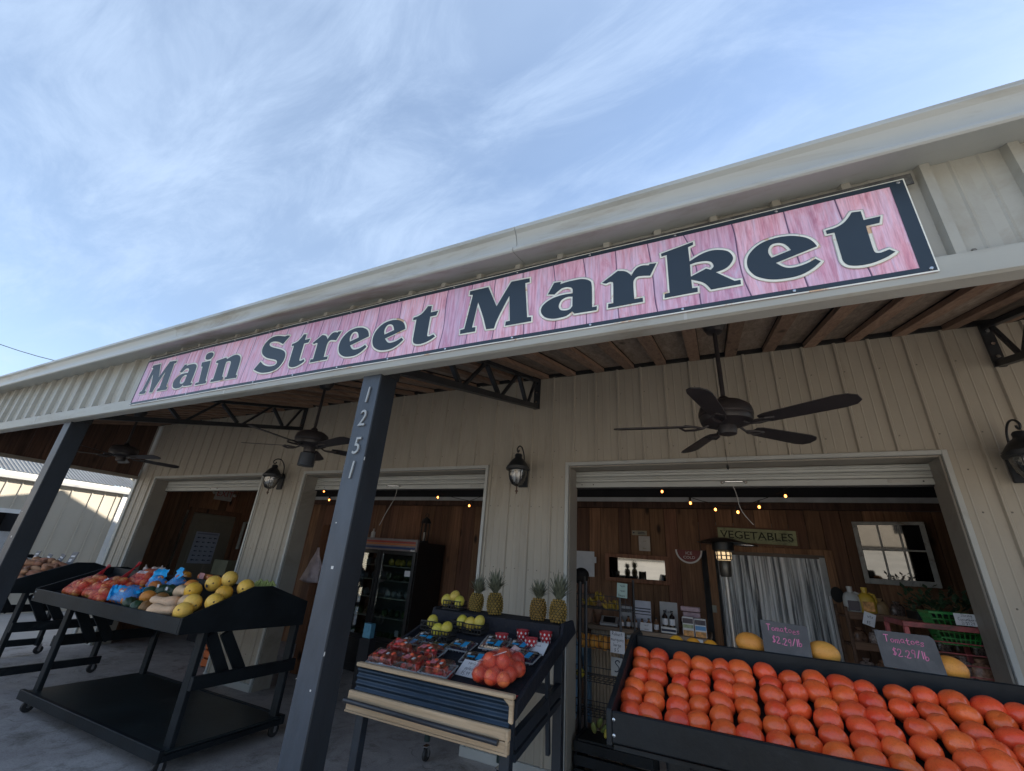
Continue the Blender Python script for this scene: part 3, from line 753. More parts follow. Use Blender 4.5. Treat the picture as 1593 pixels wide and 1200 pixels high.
# ------------------------------------------------------------------ wall lanterns
def lantern(x, label):
    t = thing('wall_lantern', label, 'wall lantern', (x, W-.018, 2.46), 0, 'wall lanterns between the bays')
    FM = plain('lantern_iron', (.016, .018, .022), .5, .2, 20, .1)
    mb = MB(); pl = [(-.05, -.12), (.05, -.12), (.05, .06), (.03, .1), (0, .115), (-.03, .1), (-.05, .06)]
    mb.prism(pl, -.025, .0, 'y'); obj('back_plate', mb, FM, t, bevel=.006)
    A = -.165
    obj('roof', MB().lathe([(.115, .045), (.118, .06), (.105, .075), (.09, .10), (.065, .135), (.045, .15), (.038, .16), (.04, .185), (.03, .20), (0, .205)], (0, A, 0), 20), FM, t, smooth=40)
    obj('rim', MB().lathe([(.10, .02), (.122, .03), (.125, .046), (.10, .046)], (0, A, 0), 20), FM, t, smooth=40)
    obj('arm', MB().tube(smooth3([(0, 0, .0), (0, -.01, .12), (0, -.03, .22), (0, -.09, .285), (0, -.16, .285), (0, -.205, .245), (0, -.19, .215), (0, -.165, .225), (0, -.165, .245)]), .0075, 8), FM, t, smooth=60)
    g = obj('glass_globe', MB().lathe([(.095, .02), (.092, -.02), (.08, -.07), (.055, -.115), (.02, -.13)], (0, A, 0), 18), glass('lantern_glass', (.8, .82, .84), .5, .08, 60), t, smooth=50)
    for k in range(4):
        a = R(45+90*k); c, s_ = math.cos(a), math.sin(a)
        obj('cage_bar', MB().tube([(c*r_, A+s_*r_, z_) for r_, z_ in ((.097, .025), (.094, -.02), (.082, -.07), (.057, -.117), (.01, -.135))], .0035, 5), FM, t)
    bt = plain('candle_bulb', (.6, .6, .58), .3)
    for k in range(3):
        a = R(90+120*k); c, s_ = .028*math.cos(a), .028*math.sin(a)
        obj('bulb', MB().cyl((c, A+s_, -.09), (c, A+s_, -.045), .009, n=8).lathe([(.007, 0), (.014, .02), (.009, .045), (0, .06)], (c, A+s_, -.045), 8), bt, g, smooth=50)
    obj('finial', MB().lathe([(.006, -.13), (.006, -.175), (.016, -.18), (.018, -.187), (.006, -.192), (.008, -.205), (0, -.215)], (0, A, 0), 10), plain('rusty_finial', (.09, .05, .035), .6), t, smooth=40)
    return t
def smooth3(p, sub=5):
    out = []
    n = len(p)
    for i in range(n-1):
        p0, p1, p2, p3 = [Vector(p[max(0, min(n-1, j))]) for j in (i-1, i, i+1, i+2)]
        for k in range(sub):
            t = k/sub
            out.append(.5*((2*p1)+(p2-p0)*t+(2*p0-5*p1+4*p2-p3)*t*t+(3*p1-p0-3*p2+p3)*t**3))
    out.append(Vector(p[-1])); return out
lantern(-1.85, 'black wall lantern on the siding between the middle and right bays')
lantern(-5.65, 'black wall lantern on the siding between the left and middle bays')
lantern(1.90, 'large near black wall lantern at the right edge of the right bay')

# ------------------------------------------------------------------ banner
GL = {'M':[[(0.031,2.948,0),(0.145,2.948,0),(0.206,2.813,0),(0.281,2.948,0),(0.385,2.944,0),(0.387,2.92,0),(0.362,2.919,0),(0.384,2.711,0),(0.406,2.708,0),(0.407,2.684,0),(0.266,2.685,0),(0.268,2.709,0),(0.29,2.709,0),(0.276,2.862,0),(0.237,2.779,1),(0.212,2.718,1),(0.203,2.682,0),(0.158,2.685,0),(0.13,2.769,1),(0.091,2.864,0),(0.071,2.712,0),(0.092,2.71,0),(0.093,2.685,0),(0.001,2.686,0),(0.0,2.71,0),(0.025,2.712,0),(0.052,2.92,0),(0.031,2.925,0)]],'a':[[(0.063,2.882,0),(0.098,2.88,0),(0.095,2.866,0),(0.125,2.871,1),(0.161,2.872,1),(0.204,2.869,1),(0.238,2.852,1),(0.251,2.82,1),(0.252,2.7,0),(0.274,2.7,0),(0.273,2.68,0),(0.169,2.683,0),(0.157,2.697,0),(0.129,2.679,1),(0.091,2.675,1),(0.056,2.678,1),(0.02,2.695,1),(0.0,2.726,1),(0.004,2.756,1),(0.031,2.781,1),(0.069,2.796,1),(0.116,2.801,1),(0.158,2.798,0),(0.158,2.819,1),(0.15,2.833,1),(0.129,2.841,1),(0.104,2.84,1),(0.082,2.826,1),(0.066,2.813,0),(0.032,2.821,0)],[(0.158,2.78,0),(0.13,2.783,1),(0.103,2.772,1),(0.09,2.744,1),(0.098,2.719,1),(0.12,2.71,1),(0.144,2.711,1),(0.158,2.726,0)]],'r':[[(0.0,2.824,0),(0.074,2.872,0),(0.103,2.863,1),(0.121,2.848,1),(0.134,2.829,0),(0.146,2.851,1),(0.163,2.868,1),(0.186,2.872,1),(0.212,2.866,0),(0.215,2.872,0),(0.244,2.869,0),(0.214,2.809,0),(0.183,2.816,1),(0.158,2.817,1),(0.143,2.801,1),(0.14,2.771,1),(0.141,2.702,0),(0.177,2.701,0),(0.177,2.681,0),(0.025,2.68,0),(0.026,2.702,0),(0.049,2.701,0),(0.051,2.804,1),(0.045,2.817,1),(0.034,2.82,1),(0.018,2.815,0)]],'k':[[(0.001,2.915,0),(0.135,2.94,0),(0.134,2.925,0),(0.113,2.918,0),(0.113,2.841,0),(0.154,2.863,1),(0.194,2.873,1),(0.23,2.868,1),(0.262,2.85,1),(0.276,2.815,1),(0.263,2.786,1),(0.241,2.768,1),(0.206,2.759,0),(0.268,2.7,0),(0.289,2.7,0),(0.288,2.68,0),(0.18,2.68,0),(0.166,2.707,1),(0.148,2.726,1),(0.111,2.747,0),(0.111,2.703,0),(0.131,2.702,0),(0.13,2.681,0),(0.0,2.68,0),(0.002,2.701,0),(0.022,2.702,0),(0.024,2.902,0),(0.002,2.899,0)],[(0.113,2.825,0),(0.139,2.829,1),(0.174,2.826,1),(0.195,2.814,1),(0.201,2.791,1),(0.189,2.776,0),(0.172,2.787,0),(0.111,2.762,0)]],'e':[[(0.237,2.788,0),(0.228,2.814,1),(0.211,2.837,1),(0.182,2.855,1),(0.152,2.865,1),(0.112,2.868,1),(0.069,2.86,1),(0.035,2.84,1),(0.009,2.808,1),(0.0,2.772,1),(0.004,2.739,1),(0.021,2.708,1),(0.049,2.687,1),(0.083,2.674,1),(0.131,2.67,1),(0.17,2.675,1),(0.207,2.693,1),(0.236,2.717,0),(0.222,2.733,0),(0.197,2.721,1),(0.167,2.714,1),(0.138,2.714,1),(0.118,2.724,1),(0.096,2.749,0)],[(0.086,2.777,0),(0.079,2.8,1),(0.082,2.823,1),(0.095,2.84,1),(0.116,2.842,1),(0.135,2.832,1),(0.147,2.814,1),(0.154,2.795,0)]],'t':[[(0.0,2.853,0),(0.031,2.857,1),(0.056,2.869,1),(0.076,2.889,1),(0.091,2.911,0),(0.118,2.907,0),(0.118,2.864,0),(0.168,2.865,0),(0.159,2.837,0),(0.119,2.836,0),(0.118,2.762,1),(0.118,2.729,1),(0.121,2.712,1),(0.134,2.707,1),(0.146,2.71,1),(0.161,2.714,0),(0.174,2.7,0),(0.146,2.684,1),(0.11,2.672,1),(0.08,2.669,1),(0.053,2.673,1),(0.034,2.683,1),(0.025,2.702,1),(0.024,2.729,1),(0.024,2.836,0),(0.0,2.836,0)]],'S':[[(0.254,2.934,0),(0.283,2.927,0),(0.232,2.87,0),(0.178,2.896,1),(0.123,2.908,1),(0.087,2.903,1),(0.091,2.883,1),(0.133,2.861,1),(0.236,2.826,1),(0.281,2.797,1),(0.295,2.762,1),(0.287,2.723,1),(0.255,2.685,1),(0.195,2.668,1),(0.116,2.669,1),(0.06,2.682,1),(0.0,2.708,0),(0.047,2.763,0),(0.093,2.733,1),(0.152,2.712,1),(0.207,2.71,1),(0.229,2.724,1),(0.221,2.744,1),(0.185,2.76,1),(0.106,2.783,1),(0.053,2.813,1),(0.026,2.844,1),(0.022,2.883,1),(0.046,2.922,1),(0.087,2.946,1),(0.146,2.949,1),(0.229,2.93,0)]],'i':[[(0.0,2.865,0),(0.11,2.866,0),(0.142,2.692,0),(0.156,2.692,0),(0.158,2.672,0),(0.024,2.672,0),(0.023,2.69,0),(0.059,2.692,0),(0.031,2.826,0),(0.011,2.829,0)],[(0.029,2.895,1),(0.023,2.931,1),(0.063,2.942,1),(0.106,2.931,1),(0.119,2.904,1),(0.096,2.882,1),(0.06,2.881,1)]],'n':[[(0.0,2.85,0),(0.112,2.862,0),(0.129,2.846,0),(0.18,2.863,1),(0.229,2.867,1),(0.276,2.848,1),(0.299,2.809,1),(0.307,2.693,0),(0.321,2.692,0),(0.324,2.671,0),(0.189,2.673,0),(0.188,2.691,0),(0.205,2.691,0),(0.195,2.801,1),(0.175,2.823,1),(0.144,2.825,1),(0.13,2.81,1),(0.146,2.699,0),(0.161,2.699,0),(0.166,2.673,0),(0.022,2.673,0),(0.019,2.694,0),(0.045,2.694,0),(0.035,2.827,0),(0.006,2.831,0)]]}
def banner():
    t = thing('banner_sign', 'long pink plank printed banner reading Main Street Market in dark letters on the fascia', 'banner', (-1.806, 1.612, 2.80))
    F = 0
    x0, x1, z0, z1 = -4.355, .744, 2.596, 3.012
    m, nt, b = _m('printed_pink_planks')
    tcn = _n(nt, 'ShaderNodeTexCoord'); sp = _n(nt, 'ShaderNodeSeparateXYZ'); nt.links.new(tcn.outputs['Object'], sp.inputs[0])
    dv = _n(nt, 'ShaderNodeMath', operation='MULTIPLY'); dv.inputs[1].default_value = 1/.165; nt.links.new(sp.outputs[0], dv.inputs[0])
    nw = _n(nt, 'ShaderNodeTexNoise'); nw.inputs['Scale'].default_value = .9; nt.links.new(tcn.outputs['Object'], nw.inputs[0])
    ds = _n(nt, 'ShaderNodeMath', operation='MULTIPLY_ADD'); ds.inputs[1].default_value = 1.6; nt.links.new(nw.outputs[0], ds.inputs[0]); nt.links.new(dv.outputs[0], ds.inputs[2])
    fl = _n(nt, 'ShaderNodeMath', operation='FLOOR'); fr = _n(nt, 'ShaderNodeMath', operation='FRACT')
    nt.links.new(ds.outputs[0], fl.inputs[0]); nt.links.new(ds.outputs[0], fr.inputs[0])
    wnn = _n(nt, 'ShaderNodeTexWhiteNoise', noise_dimensions='1D'); nt.links.new(fl.outputs[0], wnn.inputs['W'])
    mp = _n(nt, 'ShaderNodeMapping'); mp.inputs['Scale'].default_value = (15, 1, 2.2); nt.links.new(tcn.outputs['Object'], mp.inputs[0])
    off = _n(nt, 'ShaderNodeVectorMath', operation='MULTIPLY_ADD'); off.inputs[1].default_value = (5, 5, 5)
    nt.links.new(wnn.outputs['Color'], off.inputs[0]); nt.links.new(mp.outputs[0], off.inputs[2])
    g = _noise(nt, off.outputs[0], 1.3, 9, .68, 1.5)
    cc = _ramp(nt, g, [(.22, (.42, .15, .25)), (.38, (.62, .30, .40)), (.50, (.70, .44, .56)), (.66, (.66, .52, .68)), (.8, (.80, .68, .78))])
    mp2 = _n(nt, 'ShaderNodeMapping'); mp2.inputs['Scale'].default_value = (95, 1, 5); nt.links.new(tcn.outputs['Object'], mp2.inputs[0])
    g2 = _noise(nt, mp2.outputs[0], 1, 5, .7)
    mx = _n(nt, 'ShaderNodeMix', data_type='RGBA', blend_type='MULTIPLY'); mx.inputs[0].default_value = .7
    nt.links.new(cc, mx.inputs[6]); nt.links.new(_ramp(nt, g2, [(.34, (.55, .42, .5)), (.58, (1, 1, 1))]), mx.inputs[7])
    hs = _n(nt, 'ShaderNodeHueSaturation'); mr = _n(nt, 'ShaderNodeMapRange'); mr.inputs[3].default_value = .95; mr.inputs[4].default_value = 1.22
    nt.links.new(wnn.outputs['Value'], mr.inputs[0]); nt.links.new(mr.outputs[0], hs.inputs['Value']); nt.links.new(mx.outputs[2], hs.inputs['Color'])
    mh = _n(nt, 'ShaderNodeMapRange'); mh.inputs[3].default_value = .47; mh.inputs[4].default_value = .515
    nt.links.new(wnn.outputs['Value'], mh.inputs[0]); nt.links.new(mh.outputs[0], hs.inputs['Hue'])
    edge = _ramp(nt, fr.outputs[0], [(.018, (1, 1, 1)), (.04, (0, 0, 0))])
    m2 = _n(nt, 'ShaderNodeMix', data_type='RGBA'); nt.links.new(edge, m2.inputs[0]); nt.links.new(hs.outputs[0], m2.inputs[6]); m2.inputs[7].default_value = (.10, .05, .12, 1)
    nt.links.new(m2.outputs[2], b.inputs['Base Color']); b.inputs['Roughness'].default_value = .45
    NAVY = plain('navy_print', (.018, .032, .050), .42, .08, 4, .03)
    CREAM = plain('cream_print', (.76, .78, .72), .45, .12, 9, .02, dirt=((.62, .42, .26), .58, .62))
    # slightly bowed vinyl panel
    NS = 60
    def bow(x, z, y):
        u = (x-x0)/(x1-x0)
        return (x, y+.004*math.sin(u*31)*(z-2.8)*2, z + .010*math.sin(u*PI) - .004)
    def strip(xa, xb, za, zb, y, th=.0015):
        mb = MB(); n = max(1, int(NS*(xb-xa)/(x1-x0)))
        vs = []
        for i in range(n+1):
            x_ = xa+(xb-xa)*i/n
            vs += [bow(x_, za, y), bow(x_, zb, y), bow(x_, za, y+th), bow(x_, zb, y+th)]
        fs = []
        for i in range(n):
            a = 4*i; c = a+4
            fs += [(a, c, c+1, a+1), (a+2, a+3, c+3, c+2), (a, a+2, c+2, c), (a+1, c+1, c+3, a+3)]
        fs += [(0, 1, 3, 2), (4*n, 4*n+2, 4*n+3, 4*n+1)]
        return mb.add(vs, fs)
    obj('vinyl_panel', strip(x0, x1, z0, z1, 1.620), m, t, world=True)
    bd = strip(x0, x1, z1-.020, z1, 1.6180)
    bd2 = strip(x0, x1, z0+.006, z0+.024, 1.6180); bd3 = strip(x1-.042, x1, z0+.024, z1-.02, 1.6180); bd4 = strip(x0, x0+.010, z0+.024, z1-.02, 1.6180)
    for q in (bd2, bd3, bd4): bd.add(q.v, q.f)
    obj('printed_border', bd, NAVY, t, world=True)
    ed = strip(x0, x1, z1, z1+.004, 1.6185); q = strip(x1, x1+.004, z0, z1+.004, 1.6185); ed.add(q.v, q.f); q = strip(x0, x1, z0, z0+.005, 1.6185); ed.add(q.v, q.f)
    obj('white_hem', ed, CREAM, t, world=True)
    cache = {}
    def letter(ch, x):
        loops = [smoothpoly(lp, 6) for lp in GL[ch]]
        if ch not in cache:
            m1 = curve_mesh('letter', loops, NAVY, .0006)
            mo = curve_mesh('letter_outline', loops, CREAM, fill=False, bevel=.0125)
            # mesh in XY: turn into XZ, flatten the outline
            m1.transform(Matrix(((1, 0, 0, 0), (0, 0, -1, 0), (0, 1, 0, 0), (0, 0, 0, 1))))
            mo.transform(Matrix(((1, 0, 0, 0), (0, 0, -.04, 0), (0, 1, 0, 0), (0, 0, 0, 1))))
            cache[ch] = (m1, mo)
        w = wloc(t)
        u = (x-x0)/(x1-x0); dz = .010*math.sin(u*PI)-.004
        a = obj('letter', None, None, t, me=cache[ch][0]); a.location = (x-w.x, 1.6160-w.y, -w.z+dz)
        o = obj('letter_outline', None, None, a, me=cache[ch][1]); o.location = (0, .0012, 0)
    for ch, x in (('M', -4.270), ('a', -3.803), ('i', -3.502), ('n', -3.311), ('S', -2.816), ('t', -2.485), ('r', -2.283), ('e', -2.030), ('e', -1.757), ('t', -1.474),
                  ('M', -1.140), ('a', -.683), ('r', -.383), ('k', -.117), ('e', .204), ('t', .480)): letter(ch, x)
    SC = CHROME
    for i in range(14):
        xx = x0+.015+(x1-x0-.03)*i/13
        for zz in (z0+.015, z1-.010):
            bx = bow(xx, zz, 1.6165)
            obj('screw', MB().lathe([(.0065, 0), (.005, .0025), (0, .0035)], (0, 0, 0), 8, m=Matrix.Translation(bx) @ Matrix.Rotation(R(90), 4, 'X')), SC, t, world=True, smooth=40)
    return t
banner()
# dark backing strip of the older sign that shows above the banner
single('old_sign_strip', MB().box(-4.34, .775, 1.6250, 1.6295, 2.985, 3.035), plain('weathered_black_strip', (.05, .052, .055), .6, .4, 8, .2, dirt=((.16, .16, .15), .5, .7)), 'weathered dark strip showing along the top edge of the pink banner', 'backing strip')
# ------------------------------------------------------------------ produce carts
def caster(mb_parent, x, y, t, r=.052, rz=.3):
    f = obj('caster', MB().box(x-.022, x+.022, y-.03, y+.03, r*2+.012, r*2+.02).box(x-.024, x-.020, y-.006, y+.022, r-.008, r*2+.012).box(x+.020, x+.024, y-.006, y+.022, r-.008, r*2+.012), CHROME, t, world=True)
    w = MB(); w.cyl((x-.015, y+.01, r), (x+.015, y+.01, r), r, n=20); obj('wheel', w, RUB, f, world=True, bevel=.004, smooth=40)
    obj('hub', MB().cyl((x-.02, y+.01, r), (x+.02, y+.01, r), .015, n=12), CHROME, f, world=True)
def cart(label, x0, x1, lx0, lx1, yf, prof, floor, ridge_y, ridge_z, deck=True, lower=False, legs=(.235, 1.12), lip=.11):
    """double sided display cart. prof: side board (y,z) points"""
    t = thing('produce_cart', label, 'produce cart', ((x0+x1)/2, prof[2][0], 0), 0, None)
    P = lambda n, mb, m=BLKP, bv=.004: obj(n, mb, m, t, world=True, bevel=bv)
    for xx in (x0, x1-.022): P('side_board', MB().prism(prof, xx, xx+.022, 'x'))
    P('front_board', MB().box(x0+.0225, x1-.0225, yf, yf+.022, prof[1][1]-lip-.004, prof[1][1]-.003))
    yb, zb = prof[4]
    P('back_board', MB().box(x0+.0225, x1-.0225, yb-.024, yb-.002, zb-lip, zb-.003))
    (ya, za), (yp, zp) = floor
    P('front_tray_floor', MB().prism([(ya, za), (yp, zp), (yp, zp-.015), (ya, za-.015)], x0+.023, x1-.023, 'x'), BLKP, 0)
    P('ridge_board', MB().box(x0+.023, x1-.023, ridge_y, ridge_y+.02, zp-.02, ridge_z))
    P('rear_tray_floor', MB().prism([(ridge_y+.021, zp), (yb-.025, za+.06), (yb-.025, za+.045), (ridge_y+.021, zp-.015)], x0+.023, x1-.023, 'x'), BLKP, 0)
    l0, l1 = yf+legs[0], yf+legs[1]
    zt = prof[0][1]+.0
    for lx in (lx0, lx1-.085):
        P('leg', MB().box(lx, lx+.085, l0-.02, l0+.02, .10, zt+.02), BLKP)
        P('leg', MB().box(lx, lx+.085, l1-.02, l1+.02, .10, zt), BLKP)
        sx = lx+.0855 if lx == lx1-.085 else lx-.0385
        P('side_rail', MB().box(sx, sx+.038, l0-.02, l1+.04, .525, .62))
        ix = sx+.04 if lx == lx0 else sx-.04
        for q in (0, .14): P('brace', MB().beam((ix, l0+.06+q*.9, zt-.02), (ix, l0+.30+q*1.1, .54), .035, .085, (0, 1, 0)))
        if lower: P('bottom_rail', MB().box(sx, sx+.038, l0-.05, l1+.06, .105, .185))
    if deck:
        P('deck', MB().box(lx0-.02, lx1+.02, l0-.06, l1+.03, .145, .166), BLKT)
        P('front_deck_rail', MB().box(lx0-.045, lx1+.03, l0-.10, l0-.062, .10, .178))
        P('rear_deck_rail', MB().box(lx0-.045, lx1+.03, l1+.032, l1+.07, .10, .172))
        for xx in (lx0-.045, lx1-.008+.0): P('end_deck_rail', MB().box(xx, xx+.036, l0-.061, l1+.031, .10, .144))
    for cx in (lx0+.06, lx1-.04):
        for cy in (l0, l1): caster(None, cx, cy-(.04 if cy == l0 else -.02), t, r=.050)
    for k in range(4): obj('screw', MB().lathe([(.006, 0), (0, .003)], (0, 0, 0), 8, m=Matrix.Translation((x0+.03+(k//2)*.0, yf-.0005, prof[1][1]-.03-(k % 2)*.05)) @ Matrix.Rotation(R(90), 4, 'X')), CHROME, t, world=True) if k < 2 else None
    return t
prof = [(2.30, .92), (2.30, 1.035), (2.84, 1.25), (3.02, 1.253), (3.46, 1.11), (3.46, .90)]
cart('black wooden cart loaded with apples, squash and yellow melons', -6.44, -3.85, -6.18, -3.87, 2.30, prof, ((2.325, .955), (2.885, 1.18)), 2.886, 1.245)
cart('far left black wooden cart loaded with sweet potatoes and grey price cards', -9.05, -7.20, -8.85, -7.24, 2.30, prof, ((2.325, .955), (2.885, 1.18)), 2.886, 1.22, deck=False, lower=True)
tprof = [(2.00, .985), (2.00, 1.10), (2.56, 1.305), (2.72, 1.31), (3.16, 1.16), (3.16, .95)]
TC = cart('long black wooden cart filled with rows of red tomatoes', -.49, 2.35, -.30, 2.2, 2.00, tprof, ((2.025, .985), (2.585, 1.218)), 2.586, 1.300, lip=.10, deck=False, lower=True)

# ------------------------------------------------------------------ fruit meshes
def fruit_mat(name, c, c2, scale=3, rough=.35, spec=.5, bump=.05, bscale=60, objv=.12, hue=.012, stretch=(1, 1, 1), coat=0):
    if name in MATS: return MATS[name]
    m, nt, b = _m(name); v = _coords(nt, stretch)
    n1 = _noise(nt, v, scale, 5, .6); cc = _ramp(nt, n1, [(.32, c), (.68, c2)])
    sp = _noise(nt, v, scale*22, 3, .6)
    mx = _n(nt, 'ShaderNodeMix', data_type='RGBA', blend_type='MULTIPLY'); mx.inputs[0].default_value = .5
    nt.links.new(cc, mx.inputs[6]); nt.links.new(_ramp(nt, sp, [(.3, (.7, .66, .6)), (.5, (1, 1, 1))]), mx.inputs[7])
    nt.links.new(_hsv(nt, mx.outputs[2], objv, hue), b.inputs['Base Color'])
    b.inputs['Roughness'].default_value = rough; b.inputs['Specular IOR Level'].default_value = spec
    b.inputs['Subsurface Weight'].default_value = .0
    if bump: _bump(nt, b, _noise(nt, v, bscale, 3), bump, .003)
    MATS[name] = m; return m
TOM = fruit_mat('tomato_skin', (.84, .090, .028), (.92, .17, .045), 9, .25, .55, .04, 25, .12, .006)
STEM = plain('green_stem', (.07, .10, .03), .7)
rt_ = random.Random(3)
tvars = []
for q in range(7):
    n_l = rt_.choice([4, 5, 6, 5]); ph0 = rt_.uniform(0, 6); am = rt_.uniform(.015, .05); e1 = rt_.uniform(.9, 1.12); e2 = rt_.uniform(0, 3)
    def fn(d, th, ph, n_l=n_l, ph0=ph0, am=am, e2=e2):
        return 1+am*math.cos(n_l*ph+ph0)*math.sin(th)**2-.16*math.exp(-(th/.30)**2)+.02*math.cos(2*ph+e2)
    mb = MB().sphere((0, 0, 0), .047, 22, 14, (e1, 1.0, rt_.uniform(.76, .90)), None, fn)
    tvars.append(mb.mesh('tomato', TOM, 80))
slope_t = math.atan2(.233, .56)
def tz(y): return .985+(y-2.025)*.233/.56
ci = 0
ROWN = ['front', 'second', 'third', 'fourth', 'fifth', 'sixth', 'back']
_o = 'first second third fourth fifth sixth seventh eighth ninth tenth eleventh twelfth thirteenth fourteenth fifteenth sixteenth seventeenth eighteenth nineteenth twentieth'.split()
def ORD(n): return _o[n] if n < 20 else 'twenty '+_o[n-20]
xx = -.425
while xx < 1.75:
    rows = 7
    if ci % 4 == 3: rows = 6
    off = rt_.uniform(-.006, .006)
    ys_ = [2.066+j*(.0735 if rows == 7 else .0830)+rt_.uniform(-.007, .007)+(.01 if rows == 6 else 0) for j in range(rows)]
    for j, yy in enumerate(ys_):
        if yy > 2.53: continue
        s_ = rt_.uniform(.92, 1.07)+(.08 if xx > .7 and rt_.random() < .4 else 0)
        o = single('tomato', None, None, 'red tomato in the '+ROWN[j]+' row, '+(ORD(ci)+' from the left end' if ci else 'at the left end')+' of the black cart', 'tomato', 'tomatoes in rows on the long black cart', me=tvars[rt_.randrange(7)],
                   loc=(xx+off+rt_.uniform(-.010, .010), yy, tz(yy)+.037*s_))
        o.rotation_euler = (slope_t+PI+rt_.uniform(-.6, .3), rt_.uniform(-.35, .35), rt_.uniform(0, 6.28)) if rt_.random() < .92 else (slope_t+rt_.uniform(-.3, .3), 0, rt_.uniform(0, 6))
        o.scale = (s_, s_, s_)
    xx += .0885+rt_.uniform(-.003, .004); ci += 1

# ridge items on the tomato cart
def blob_mesh(name, r, sc, mat, fn=None, n=18, m=12): return MB().sphere((0, 0, 0), r, n, m, sc, None, fn).mesh(name, mat, 80)
MEL = fruit_mat('yellow_melon_skin', (.86, .49, .055), (.90, .60, .15), 2.5, .42, .4, .1, 40, .07, .003)
MELO = fruit_mat('orange_melon_skin', (.70, .36, .03), (.74, .44, .06), 2.5, .45, .4, .1, 40, .05)
mango_me = blob_mesh('mango', .052, (1.25, .92, .92), fruit_mat('mango_skin', (.68, .25, .04), (.74, .38, .08), 7, .45, .4, .08, 50, .05, 0), lambda d, th, ph: 1+.06*d.x)
for i, (x, y, z, lb) in enumerate(((.058, 2.665, 1.30, 'orange yellow mango on the ledge left of the first tomato price board'), (.355, 2.665, 1.30, 'orange yellow mango between the two tomato price boards'), (.790, 2.665, 1.30, 'yellow mango half hidden right of the second tomato price board'))):
    o = single('mango', None, None, lb, 'mango', 'mangoes along the ledge of the tomato cart', me=mango_me, loc=(x, y, z+.018)); o.rotation_euler = (.1, .1, .2*i)
for i, (x, lb) in enumerate(((-.278, 'leftmost'), (-.197, 'middle'), (-.117, 'rightmost'))):
    o = single('orange', None, None, lb+' of three oranges peeking over the back of the tomato cart', 'orange', 'oranges behind the tomato cart ridge', me=blob_mesh('orange', .036, (1, 1, .95), fruit_mat('orange_peel', (.72, .28, .02), (.78, .36, .03), 4, .5, .4, .2, 120, .06)), loc=(x, 2.66, 1.278))
BOARD = plain('grey_chalkboard', (.075, .08, .088), .75, .15, 14, .1, dirt=((.14, .145, .15), .5, .8))
PINKC = plain('pink_chalk', (.72, .22, .42), .8)
def price_board(x0, x1, z0, z1, y, label, poly, seed, tz1, tz2, wob):
    t = thing('price_board', label, 'price sign', ((x0+x1)/2, y, z0))
    obj('board', MB().prism([(px*(x1-x0)-(x1-x0)/2, pz*(z1-z0)) for px, pz in poly], -.003, .003, 'y'), BOARD, t, bevel=.001)
    h = .0255
    w = strokes_w('Tomatoes', h); mb = strokes('Tomatoes', h, .11, -w/2-.003, tz1, -.0036, .1, seed); obj('chalk_lettering', mb, PINKC, t)
    h = .0275
    w = strokes_w('$2.29/lb', h); mb = strokes('$2.29/lb', h, .11, -w/2+.008, tz2, -.0036, .12, seed+1); obj('chalk_lettering', mb, PINKC, t)
    t.rotation_euler = (R(-9), R(wob), 0); return t
price_board(.112, .302, 1.298, 1.430, 2.600, 'grey board with pink chalk tomato price between the mangoes on the cart ledge', [(0, 1), (.30, 1), (.33, .985), (1.0, .97), (1.01, 0), (.02, 0)], 5, .090, .040, 1.5)
price_board(.553, .752, 1.300, 1.438, 2.600, 'grey board with fainter pink chalk price at the right of the cart ledge', [(0, 1), (.93, 1), (1.0, .9), (1.04, -.0), (.03, .0)], 9, .098, .048, 1.0)

# ------------------------------------------------------------------ left cart goods
BN = fruit_mat('butternut_skin', (.70, .45, .27), (.78, .56, .36), 3, .5, .35, .05, 40, .08, .008)
melon_me = blob_mesh('melon', .068, (1.14, 1, 1), MEL, lambda d, th, ph: 1-.03*math.exp(-((1-d.x)/.05)), 22, 14)
melS = [((-4.245, 2.845, 1.285), 'topmost yellow melon on the pile at the cart ridge'), ((-4.330, 2.76, 1.240), 'yellow melon with a dark sticker in the melon pile'), ((-3.965, 2.830, 1.235), 'pale yellow melon in the upper right corner of the melon pile'),
        ((-4.375, 2.625, 1.180), 'yellow melon beside the butternut squash in the melon pile'), ((-3.945, 2.57, 1.128), 'yellow melon against the side board in the melon pile'), ((-4.12, 2.50, 1.110), 'yellow melon in the second row of the pile'), ((-4.05, 2.405, 1.058), 'yellow melon in the front right corner of the squash cart')]
for i, (p_, lb) in enumerate(melS):
    t = thing('melon', lb, 'melon', (p_[0], p_[1], p_[2]-.08), 0, 'yellow melons heaped on the cart')
    o = obj('flesh', None, None, t, me=melon_me); o.location = (0, 0, .08); o.rotation_euler = (rt_.uniform(-.5, .5), rt_.uniform(-.3, .3), rt_.uniform(-.9, .9)-.6)
    sc2 = obj('stem_scar', MB().lathe([(0, .003), (.005, .002), (.0075, -.001)], (0, 0, 0), 10, m=Matrix.Translation((.068*1.14*.985, 0, 0)) @ Matrix.Rotation(R(90), 4, 'Y')), plain('stem_scar_brown', (.16, .10, .04), .8), o)
    if i == 1:
        s_ = obj('sticker', MB().lathe([(.0, .0012), (.016, .0)], (0, 0, 0), 12, m=Matrix.Translation((.035, -.077, .062)) @ Matrix.Rotation(R(110), 4, 'X')), INK, t)
t = single('melon', None, None, 'orange coloured melon among the yellow ones', 'melon', 'yellow melons heaped on the cart', me=blob_mesh('orange_melon', .068, (1.05, 1, 1), MELO), loc=(-4.035, 2.69, 1.185))
def squash_mesh():
    prof_ = [(0, -.10), (.035, -.095), (.056, -.065), (.060, -.035), (.050, .0), (.036, .035), (.034, .08), (.037, .115), (.026, .135), (0, .14)]
    return MB().lathe(prof_, (0, 0, 0), 18).mesh('butternut_squash', BN, 80)
sq = squash_mesh()
